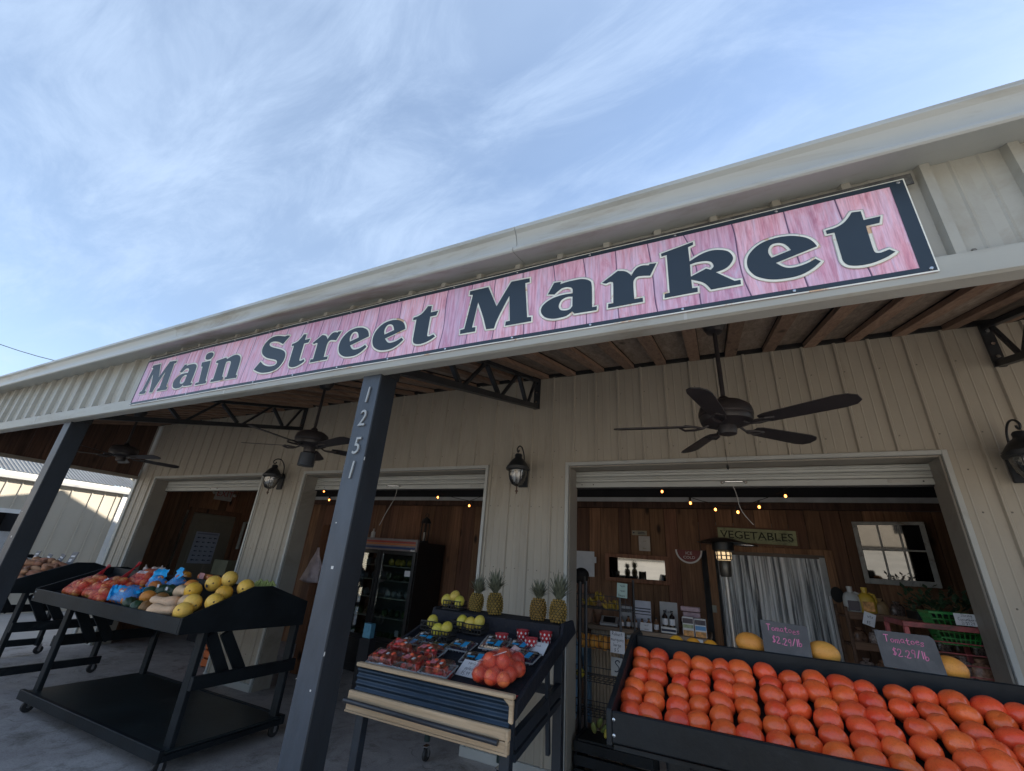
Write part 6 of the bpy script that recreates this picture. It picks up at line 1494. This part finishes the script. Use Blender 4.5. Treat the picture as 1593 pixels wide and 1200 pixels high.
card('basket_card', 'rounded white card reading Slicing Cucumbers hung on the green basket', (1.475, 4.385, 1.412), .135, .075, ['Slicing', 'Cucumbers', '2/$1.29'], (0, 0, 0), 'price card', lh=.018)
card('price_card', 'white printed tag hanging left of the red cart', (1.02, 4.95, 1.32), .08, .10, ['Nuts', '$5'], (0, R(18), 0), lh=.022)

# ------------------------------------------------------------------ person behind the wire rack
def skin(chain, radii, edges, mat, name, parent, sub=2):
    me = bpy.data.meshes.new(name); me.from_pydata([tuple(p) for p in chain], edges, []); me.materials.append(mat)
    o = bpy.data.objects.new(name, me); col.objects.link(o)
    if parent is not None: o.parent = parent
    sm = o.modifiers.new('skin', 'SKIN'); sl_ = me.skin_vertices[0].data
    for i, r in enumerate(radii): sl_[i].radius = (r, r) if not isinstance(r, tuple) else r
    sl_[0].use_root = True; sm.use_smooth_shade = True
    o.modifiers.new('sub', 'SUBSURF').levels = sub; o.modifiers['sub'].render_levels = sub
    return o
pr_ = thing('person', 'person in a black cap, brown shirt and light blue jeans standing behind the wire rack', 'person', (-1.57, 5.32, 0), R(200))
SK = plain('skin_tone', (.30, .17, .12), .55, .08, 6, .03); SH = plain('brown_shirt', (.26, .17, .125), .85, .2, 8, .3); JN = plain('light_blue_jeans', (.20, .34, .50), .85, .25, 10, .3)
H = 1.60
body_v = [(0, 0, .86), (0, 0, 1.0), (0, 0, 1.15), (0, .0, 1.27), (0, 0, 1.34), (0, -.01, 1.40), (0, -.02, 1.47), (0, -.02, 1.53),
          (.15, 0, 1.29), (.20, -.02, 1.08), (.19, -.14, .90), (-.15, 0, 1.29), (-.20, -.02, 1.08), (-.17, -.15, .92),
          (.09, 0, .80), (.10, -.01, .45), (.10, .02, .09), (.10, -.10, .04), (-.09, 0, .80), (-.10, -.01, .45), (-.10, .02, .09), (-.10, -.10, .04)]
ed = [(0, 1), (1, 2), (2, 3), (3, 4), (4, 5), (5, 6), (6, 7), (3, 8), (8, 9), (9, 10), (3, 11), (11, 12), (12, 13), (0, 14), (14, 15), (15, 16), (16, 17), (0, 18), (18, 19), (19, 20), (20, 21)]
ra = [(.13, .10), (.125, .095), (.13, .10), (.135, .09), .06, .048, .08, .07, .06, .045, .033, .06, .045, .033, .085, .06, .042, .04, .085, .06, .042, .04]
skin(body_v, ra, ed, SK, 'body', pr_)
sh_v = [(0, 0, .92), (0, 0, 1.0), (0, 0, 1.15), (0, .0, 1.27), (0, 0, 1.33), (.15, 0, 1.29), (.20, -.02, 1.12), (-.15, 0, 1.29), (-.20, -.02, 1.12)]
skin(sh_v, [(.145, .115), (.142, .11), (.147, .115), (.15, .105), .07, .075, .062, .075, .062], [(0, 1), (1, 2), (2, 3), (3, 4), (3, 5), (5, 6), (3, 7), (7, 8)], SH, 'shirt', pr_)
skin([(0, 0, .93), (0, 0, .86), (.09, 0, .78), (.10, -.01, .45), (.10, .02, .10), (-.09, 0, .78), (-.10, -.01, .45), (-.10, .02, .10)], [(.145, .12), (.15, .12), .10, .075, .06, .10, .075, .06], [(0, 1), (1, 2), (2, 3), (3, 4), (1, 5), (5, 6), (6, 7)], JN, 'jeans', pr_)
HAIR = plain('dark_hair', (.02, .014, .012), .7)
obj('head', MB().sphere((0, -.02, 1.49), .083, 20, 16, (.88, 1.05, 1.25)), SK, pr_, smooth=80)
obj('hair', MB().sphere((0, .0, 1.505), .088, 18, 12, (.93, 1.0, 1.05)), HAIR, pr_, smooth=80)
obj('nose', MB().sphere((0, -.112, 1.475), .014, 10, 8, (.8, 1.2, 1.4)), SK, pr_, smooth=80)
for s_ in (-1, 1):
    obj('eye', MB().sphere((.03*s_, -.098, 1.50), .010, 10, 8), INK, pr_, smooth=80)
    obj('ear', MB().sphere((.076*s_, -.01, 1.485), .02, 10, 8, (.4, .8, 1.2)), SK, pr_, smooth=80)
    hx = .19 if s_ > 0 else -.17; hb = Vector((hx, -.17, .88))
    hv = [Vector((hx, -.145, .905)), hb]; hr = [.026, .028]; he = [(0, 1)]
    for q in range(4):
        b0 = len(hv); xo = -.024+.016*q; hv += [hb+Vector((xo, -.03, -.01)), hb+Vector((xo, -.055, -.025)), hb+Vector((xo, -.06-.004*(q in (1, 2)), -.052))]; hr += [.010, .0088, .0075]; he += [(1, b0), (b0, b0+1), (b0+1, b0+2)]
    b0 = len(hv); hv += [hb+Vector((-.035*s_, -.01, -.008)), hb+Vector((-.042*s_, -.035, -.02))]; hr += [.012, .009]; he += [(1, b0), (b0, b0+1)]
    skin(hv, hr, he, SK, 'hand', pr_, 1)
    obj('shoe', MB().sphere((.10*s_, -.05, .035), .05, 14, 8, (.9, 2.4, .8)), BLACK, pr_, smooth=80)
obj('mouth', MB().sphere((0, -.106, 1.443), .012, 10, 6, (1.6, .5, .35)), plain('lip', (.22, .09, .08), .5), pr_, smooth=80)
cp = MB().sphere((0, -.008, 1.53), .095, 20, 12, (.95, 1.08, .82)); cp.v = [(x, y, max(z, 1.515)) for x, y, z in cp.v]
cp.prism([(.075*math.cos(a), -.085+.09*math.sin(a)) for a in [PI+PI*i/12 for i in range(13)]], 1.515, 1.523, 'z'); obj('cap', cp, BLACK, pr_, smooth=60)

# ------------------------------------------------------------------ middle bay
t = thing('glass_door_cooler', 'black two door drinks cooler with striped orange and blue header', 'cooler', (-4.85, 5.95, 0))
cx0, cx1, cy0, cy1, cz = -5.60, -4.20, 5.62, 6.32, 1.80
CB = plain('cooler_black', (.010, .011, .013), .35, .2, 6)
obj('cabinet', MB().box(cx0, cx0+.03, cy0, cy1, .1, cz).box(cx1-.03, cx1, cy0, cy1, .1, cz).box(cx0+.031, cx1-.031, cy1-.03, cy1, .1, cz).box(cx0+.031, cx1-.031, cy0, cy1-.031, cz-.03, cz).box(cx0+.031, cx1-.031, cy0, cy1-.031, .1, .42).box(cx0, cx1, cy0+.02, cy1, 0, .099), CB, t, world=True, bevel=.003)
obj('interior_lining', MB().box(cx0+.04, cx1-.04, cy1-.045, cy1-.031, .43, 1.76), plain('cooler_lining', (.20, .23, .23), .5), t, world=True)
hd = obj('header_panel', MB().box(cx0, cx1, cy0-.045, cy0-.001, 1.655, 1.83), plain('header_grey', (.20, .17, .17), .4), t, world=True, bevel=.004)
for za, zb, c, nm in ((1.765, 1.795, (.30, .045, .035), 'red_stripe'), (1.735, 1.760, (.42, .15, .05), 'orange_stripe'), (1.680, 1.712, (.02, .045, .14), 'blue_stripe')):
    obj('printed_stripe', MB().box(cx0+.02, cx1-.03, cy0-.0475, cy0-.0455, za, zb), plain(nm, c, .4), hd, world=True)
obj('white_plate', MB().box(cx1-.11, cx1-.03, cy0-.0475, cy0-.0455, 1.66, 1.69), WHITE, hd, world=True)
mid = (cx0+cx1)/2
for a, b_ in ((cx0+.01, mid-.005), (mid+.005, cx1-.01)):
    d = obj('door', MB().box(a, a+.055, cy0-.035, cy0-.002, .43, 1.65).box(b_-.055, b_, cy0-.035, cy0-.002, .43, 1.65).box(a+.056, b_-.056, cy0-.035, cy0-.002, .43, .49).box(a+.056, b_-.056, cy0-.035, cy0-.002, 1.60, 1.65), CB, t, world=True, bevel=.003)
    obj('pane', MB().box(a+.056, b_-.056, cy0-.022, cy0-.016, .491, 1.599), glass('cooler_glass', (.80, .86, .86), .45, .03), d, world=True)
    obj('handle', MB().box((b_-.03) if a < mid-.1 else (a+.012), (b_-.012) if a < mid-.1 else (a+.03), cy0-.06, cy0-.036, .85, 1.25), CB, d, world=True, bevel=.004)
for z in (.72, .98, 1.22, 1.42): obj('wire_shelf', MB().box(cx0+.04, cx1-.04, cy0+.03, cy1-.05, z, z+.012), plain('pale_shelf', (.42, .42, .36), .5), t, world=True)
YPK = plain('yellow_pack', (.45, .38, .08), .4, .3, 20, objv=.2); GPK = plain('green_produce', (.06, .10, .035), .5, .4, 14, .3, objv=.3); WPK = plain('white_pack', (.36, .38, .38), .4, .2, 10)
GPK2 = plain('grey_bagged', (.16, .18, .19), .3, .4, 14, .4, objv=.3)
gm_ = {k: MB().sphere((0, 0, .05), .055, 12, 8, (1.0, .8, .95), None, lambda d, th, ph: 1+.08*math.sin(4*ph)*math.sin(3*th)).mesh('cooler_item', m_, 60) for k, m_ in (('y', YPK), ('g', GPK), ('w', WPK), ('s', GPK2))}
lbs = {'y': 'yellow packet on the upper shelf behind the cooler glass', 'g': 'green produce bag behind the cooler glass', 'w': 'white tub behind the cooler glass', 's': 'grey bagged salad behind the left cooler door'}
for z, k0, n_, xs_ in ((1.434, 'y', 5, -4.78), (1.232, 'g', 5, -4.78), (.992, 'w', 4, -4.75), (.732, 'g', 4, -4.75), (1.434, 's', 5, -5.45), (1.232, 's', 5, -5.45), (.992, 's', 4, -5.42), (.732, 'g', 5, -5.45), (.43, 'g', 5, -5.45), (.43, 'g', 5, -4.78)):
    for i in range(n_):
        o = single('cooler_item', None, None, lbs[k0], 'packaged food', lbs[k0].split(' behind')[0]+'s in the cooler', me=gm_[k0], loc=(xs_+.115*i, 5.75+.03*(i % 2), z)); o.rotation_euler = (0, 0, i)
single('note', MB().box(-4.36, -4.26, cy0-.041, cy0-.038, 1.31, 1.39), PAPER, 'white note taped to the right cooler door', 'note')
single('note', MB().box(-4.50, -4.43, 5.73, 5.735, .50, .58), PAPER, 'white tag low inside the right cooler door', 'note')
# lantern on the cooler and small white bottle
t = thing('table_lantern', 'small dark lantern standing on top of the cooler', 'lantern', (-4.33, 5.9, cz+.001))
obj('base', MB().cyl((0, 0, 0), (0, 0, .03), .075, n=8), BLACK, t); obj('roof', MB().lathe([(.085, .30), (.05, .37), (.0, .40)], (0, 0, 0), 8), BLACK, t)
for k in range(4): obj('corner_bar', MB().beam((.06*math.cos(k*PI/2+.78), .06*math.sin(k*PI/2+.78), .03), (.06*math.cos(k*PI/2+.78), .06*math.sin(k*PI/2+.78), .30), .012, .012, (0, 1, 0)), BLACK, t)
obj('candle', MB().cyl((0, 0, .03), (0, 0, .16), .022, n=12), plain('candle_wax', (.4, .38, .34), .5), t); obj('ring', MB().tube([(.03*math.cos(a), 0, .42+.03*math.sin(a)) for a in [2*PI*i/12 for i in range(12)]], .005, 6, True), BLACK, t)
single('white_bottle', MB().lathe([(.035, 0), (.035, .12), (.012, .15), (.012, .18), (0, .18)], (-5.35, 5.85, cz+.001), 14), WHITE, 'white bottle at the left on top of the cooler', 'bottle', smooth=40)
# hanging bag on wooden post
t = thing('shelf_post', 'orange brown wooden rack post at the left of the middle bay', 'post', (-5.55, 5.05, 0))
obj('post', MB().box(-.06, .06, -.05, .05, 0, 1.95), wood('orange_post_wood', (.20, .075, .03), (.32, .14, .06), 2, .8), t, bevel=.004)
for z in (.55, .95, 1.20, 1.5): obj('arm', MB().box(-.02, .42, -.02, .02, z, z+.03), STEELB, t)
PKG = plain('small_packet', (.13, .12, .13), .35, .6, 20, .3, objv=.6)
for r_, z in enumerate((.58, .98, 1.23)):
    for i in range(5): o = single('small_jar', None, None, 'small dark jar on the rack arm behind the hanging bag', 'jar', 'small jars on the rack arms', me=MB().lathe([(.03, 0), (.032, .06), (.025, .08), (.025, .10), (0, .10)], (0, 0, 0), 10).mesh('small_jar', PKG, 40), loc=(-5.43+.075*i, 5.04, z+.001))
BG = plain('pinkish_white_bag', (.85, .68, .70), .5, .22, 9, .9, 0, 11, bdist=.03)
bp_ = []
N_ = 26
prof_ = [(.015, 1.62), (.022, 1.58), (.04, 1.52), (.075, 1.44), (.11, 1.34), (.135, 1.24), (.15, 1.17), (.10, 1.145), (.0, 1.14)]
vs = []
for j, (r, z) in enumerate(prof_):
    for k in range(N_):
        a = 2*PI*k/N_; q = r*(1+.16*math.sin(6*a+.8*j)+.08*math.sin(11*a))
        vs.append((q*math.cos(a)*1.15, q*math.sin(a)*.55, z))
mb = MB().add([(x-5.52, y+4.93, z) for x, y, z in vs], [(j*N_+k, j*N_+(k+1) % N_, (j+1)*N_+(k+1) % N_, (j+1)*N_+k) for j in range(len(prof_)-1) for k in range(N_)])
single('plastic_bag', mb, BG, 'pinkish white plastic bag hanging on the wooden rack post', 'bag', smooth=70)
single('blue_box', MB().box(-4.22, -4.10, 4.75, 4.83, .62, .78), plain('light_blue_box', (.10, .30, .44), .5, .2, 20), 'light blue packet low behind the left cart and numbered post', 'packet', bevel=.004)
single('packet_stand', MB().box(-4.24, -4.08, 4.74, 4.86, .0, .618), DARKIN, 'dark stand under the light blue packet', 'stand')

# ------------------------------------------------------------------ left bay: exit sign, poster
t = thing('exit_sign', 'white exit sign with red EXIT letters over the side door', 'exit sign', (-9.40, 5.64, 2.40))
obj('housing', MB().box(-.03, .03, -.17, .17, 0, .22), plain('exit_housing', (.42, .40, .38), .5), t, bevel=.006)
me = text_mesh('lettering', 'EXIT', .17, plain('exit_red', (.35, .05, .04), .5), .001); me.transform(Matrix(((0, 0, 1, .0315), (1, 0, 0, 0), (0, 1, 0, .125), (0, 0, 0, 1)))); obj('lettering', None, None, t, me=me)
for s_ in (-1, 1): obj('lamp_head', MB().sphere((.02, .215*s_, .13), .035, 12, 8).cyl((0, .17*s_, .13), (0, .2*s_, .13), .012), plain('exit_housing', (.42, .40, .38), .5), t, smooth=50)
t = thing('poster', 'pale blue poster with rows of small dark fish shapes on the side door', 'poster', (-9.408, 5.58, 1.18))
obj('sheet', MB().box(0, .004, -.23, .23, 0, .58), plain('poster_blue', (.30, .34, .42), .6), t); 
pm = MB(); rr = random.Random(2)
for j in range(6):
    for i in range(4):
        y_ = -.16+.107*i+rr.uniform(-.01, .01); z_ = .06+.082*j; s_ = rr.uniform(.7, 1)
        pm.add([(.0048, y_-.035*s_, z_), (.0048, y_-.01, z_+.018*s_), (.0048, y_+.03*s_, z_+.004), (.0048, y_+.04*s_, z_+.018), (.0048, y_+.04*s_, z_-.012), (.0048, y_+.025*s_, z_-.002), (.0048, y_-.01, z_-.014*s_)], [tuple(range(7))])
o = obj('printed_fish', pm, INK, t); o['kind'] = 'stuff'
obj('heading', MB().box(.0042, .0048, -.20, .20, .535, .56), plain('poster_heading', (.18, .19, .25), .6), t)
single('taupe_box', MB().box(-8.5, -8.1, 5.3, 5.6, 1.05, 1.30), plain('green_taupe_box', (.14, .14, .09), .7), 'dull green box showing behind the garlic in the left bay', 'box', bevel=.004)
single('box_stand', MB().box(-8.55, -8.05, 5.28, 5.62, 0, 1.048), DARKIN, 'dark table under the dull green box in the left bay', 'table')
t = thing('door_closer_pipe', 'pale angled pipe beside the side door in the left bay', 'pipe', (-9.38, 6.25, 1.6))
obj('pipe', MB().tube([(0, 0, -.12), (0, 0, .42), (0, .10, .42)], .032, 10), plain('pale_pipe', (.32, .33, .31), .5), t, smooth=50)
t = thing('fruit_crate', 'orange crate on the floor seen under the left cart', 'crate', (-6.53, 4.56, 0))
for k in range(3): obj('slat', MB().box(-.17, .17, -.13, -.115, .02+.10*k, .10+.10*k), plain('orange_crate', (.55, .13, .03), .5), t, bevel=.003); obj('slat', MB().box(-.17, .17, .115, .13, .02+.10*k, .10+.10*k), MATS['orange_crate'], t, bevel=.003)
for x in (-.17, .155): obj('end_panel', MB().box(x, x+.015, -.114, .114, .0, .34), MATS['orange_crate'], t)

# ------------------------------------------------------------------ string lights
def bulbs(pos, path, lb):
    t = thing('string_light', lb, 'string lights', path[0])
    P0 = Vector(path[0])
    obj('wire', MB().tube([Vector(p)-P0 for p in path], .0035, 5), BLACK, t)
    for p in pos:
        q = Vector(p)-P0
        s_ = obj('socket', MB().cyl(q+Vector((0, 0, .022)), q+Vector((0, 0, .065)), .013, n=8), BLACK, t)
        obj('bulb', MB().sphere(q, .012, 10, 8, (1, 1, 1.3)), emit('amber_bulb', (1, .30, .06), 3.5), s_, smooth=80)
def sag(pts, d=.03):
    out = []
    for a, b_ in zip(pts[:-1], pts[1:]):
        for i in range(6):
            u = i/6; out.append((a[0]+(b_[0]-a[0])*u, a[1]+(b_[1]-a[1])*u, a[2]+(b_[2]-a[2])*u-d*4*u*(1-u)))
    return out+[pts[-1]]
bp_ = [(-.583, 5.2, 2.474), (-.292, 5.2, 2.347), (-.047, 5.2, 2.281), (.166, 5.2, 2.257), (.37, 5.2, 2.312), (.622, 5.2, 2.424)]
bulbs(bp_, sag([(-1.2, 5.2, 2.72)]+[(x, y, z+.066) for x, y, z in bp_]+[(1.2, 5.2, 2.8)], .01), 'swag of amber string bulbs across the top of the right bay')
bp2 = [(-5.997, 5.2, 2.50), (-5.831, 5.2, 2.359)]
bulbs(bp2, sag([(-6.5, 5.2, 2.85)]+[(x, y, z+.066) for x, y, z in bp2]+[(-5.2, 5.2, 2.7)], .01), 'amber string bulbs at the left of the middle bay')
bp3 = [(-3.677, 5.2, 2.404), (-3.135, 5.2, 2.291)]
bulbs(bp3, sag([(-4.2, 5.2, 2.75)]+[(x, y, z+.066) for x, y, z in bp3]+[(-2.2, 5.2, 2.7)], .01), 'amber string bulbs at the right of the middle bay')

# ------------------------------------------------------------------ neighbour building and beyond
XN = -13.0
N = thing('neighbour_building', 'neighbouring tan metal shed with a corrugated roof beyond the left end of the porch', 'building', (XN, 3, 0))
def side_x(y0, y1, z0, z1):
    mb = MB(); pts = [(XN, y0)]
    k = y0+.12
    while k < y1:
        for d, h in ((-.016, 0), (-.008, .016), (.008, .016), (.016, 0)): pts.append((XN+h, k+d))
        k += .235
    pts.append((XN, y1)); n = len(pts)
    return mb.add([(p[0], p[1], z0) for p in pts]+[(p[0], p[1], z1) for p in pts], [(i, i+1, n+i+1, n+i) for i in range(n-1)])
NS_ = plain('neighbour_siding', (.42, .385, .32), .5, .06, 2, .1)
NT = plain('neighbour_trim', (.62, .63, .62), .45, .05, 4)
GY0, GY1, GZ = .3, 4.16, 1.93
for a, b_, z0, z1 in ((-3.0, GY0, 0, 2.50), (GY0, GY1, GZ, 2.50), (GY1+.0, 4.75, 0.0, 2.50), (4.75, 5.45, 0, 2.50)): obj('siding_panel', side_x(a, b_, z0, z1), NS_, N, world=True)
obj('door_trim', MB().box(XN-.02, XN+.022, GY1, GY1+.11, 0, GZ).box(XN-.02, XN+.022, GY0, GY1-.001, GZ-.08, GZ), NT, N, world=True)
obj('blue_edge', MB().box(XN-.12, XN-.10, GY1-.05, GY1-.02, 0, GZ-.1), plain('blue_trim', (.03, .12, .38), .5), N, world=True)
obj('corner_board', MB().box(XN-.02, XN+.024, 5.451, 5.66, 0, 2.5), NT, N, world=True)
obj('garage_interior', MB().box(XN-6, XN-5.9, -2, 5.4, 0, 2.5).box(XN-5.9, XN-.1, 5.36, 5.4, 0, 2.5), DARKIN, N, world=True)
for k in range(4): obj('stored_panel', MB().box(XN-.5, XN-.45, 3.2+.22*k, 3.38+.22*k, 0, 1.5), plain('pale_stored_goods', (.5, .52, .55), .5), N, world=True)
gpx = [(XN, 2.50), (XN+.11, 2.505), (XN+.135, 2.56), (XN+.135, 2.635), (XN+.12, 2.635), (XN+.115, 2.58), (XN, 2.60)]
mb = MB(); n = len(gpx); mb.add([(p[0], -3.2, p[1]) for p in gpx]+[(p[0], 5.78, p[1]) for p in gpx], [(i, (i+1) % n, n+(i+1) % n, n+i) for i in range(n)]+[tuple(range(n)), tuple(range(2*n-1, n-1, -1))])
obj('gutter', mb, NT, N, world=True)
rp = []
pts = [(y, .012*math.sin(y*2*PI/.068)) for y in [-3.2+.017*i for i in range(int(8.96/.017))]]
mb = MB(); n = len(pts)
mb.add([(XN+.10, y, 2.655+h) for y, h in pts]+[(XN-5.0, y, 2.655+5.1*.36+h) for y, h in pts], [(i, i+1, n+i+1, n+i) for i in range(n-1)])
obj('corrugated_roof', mb, plain('galvanised_roof', (.24, .245, .24), .5, .15, 1.5, .1, .35, dirt=((.12, .10, .08), .5, .75)), N, world=True)
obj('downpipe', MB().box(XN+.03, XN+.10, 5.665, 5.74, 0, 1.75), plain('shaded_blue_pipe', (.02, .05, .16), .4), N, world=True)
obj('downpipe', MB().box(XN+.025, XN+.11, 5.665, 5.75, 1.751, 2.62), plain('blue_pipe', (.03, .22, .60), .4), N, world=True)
obj('gable_end', MB().prism([(XN-10, 0), (XN-.025, 0), (XN-.025, 2.5), (XN-5, 4.4), (XN-10, 2.5)], 5.40, 5.43, 'y'), NS_, N, world=True)
F2 = thing('far_shed', 'tan metal shed wall with white trims standing behind the neighbouring building', 'building', (-14.2, 8.0, 0))
for k in range(8): obj('siding_panel', MB().box(-14.2, -14.17+.01*(k % 2), 5.9+.42*k, 6.32+.42*k-.006, 0, 3.4), NS_, F2, world=True)
obj('trim', MB().box(-14.19, -14.12, 5.8, 5.895, 0, 3.5), NT, F2, world=True)
for k in range(3): obj('trim', MB().box(-14.165, -14.12, 6.05+.34*k, 6.14+.34*k, 0, 3.3), plain('grey_trim', (.36, .38, .40), .4), F2, world=True)
single('far_white_roof', MB().prism([(-1, 3.0), (3.6, 3.0), (3.1, 3.9), (-.6, 4.2)], -24, -20, 'x'), plain('pale_roof', (.55, .57, .60), .5), 'pale flat roofed structure far behind the neighbouring shed', 'building')
single('power_line', MB().tube([(-47.32, 6.77, 14.14), (-44.95, 8.28, 13.44), (-43.76, 9.03, 13.11), (-42.56, 9.77, 12.83), (-41.44, 10.43, 12.62), (-38.97, 11.9, 12.14), (-32.94, 15.34, 11.25)], .022, 6), BLACK, 'single dark power line crossing the sky at the left edge', 'power line', smooth=60)
# street side, behind the camera: low tree belt and a wall so that reflections are not empty
tb = thing('street_building', 'low pale building across the street', 'building', (0, -30, 0))
obj('wall', MB().box(-16, 16, -36, -30, -.05, 3.6), plain('street_wall', (.45, .40, .33), .8), tb, world=True)
obj('roof', MB().prism([(-36.4, 3.6), (-29.6, 3.6), (-33, 5.2)], -16.4, 16.4, 'x'), plain('street_roof', (.16, .13, .12), .8), tb, world=True)
for k in range(6): obj('window', MB().box(-13+4.6*k, -11+4.6*k, -29.99, -29.95, .9, 2.3), BLACK, tb, world=True)
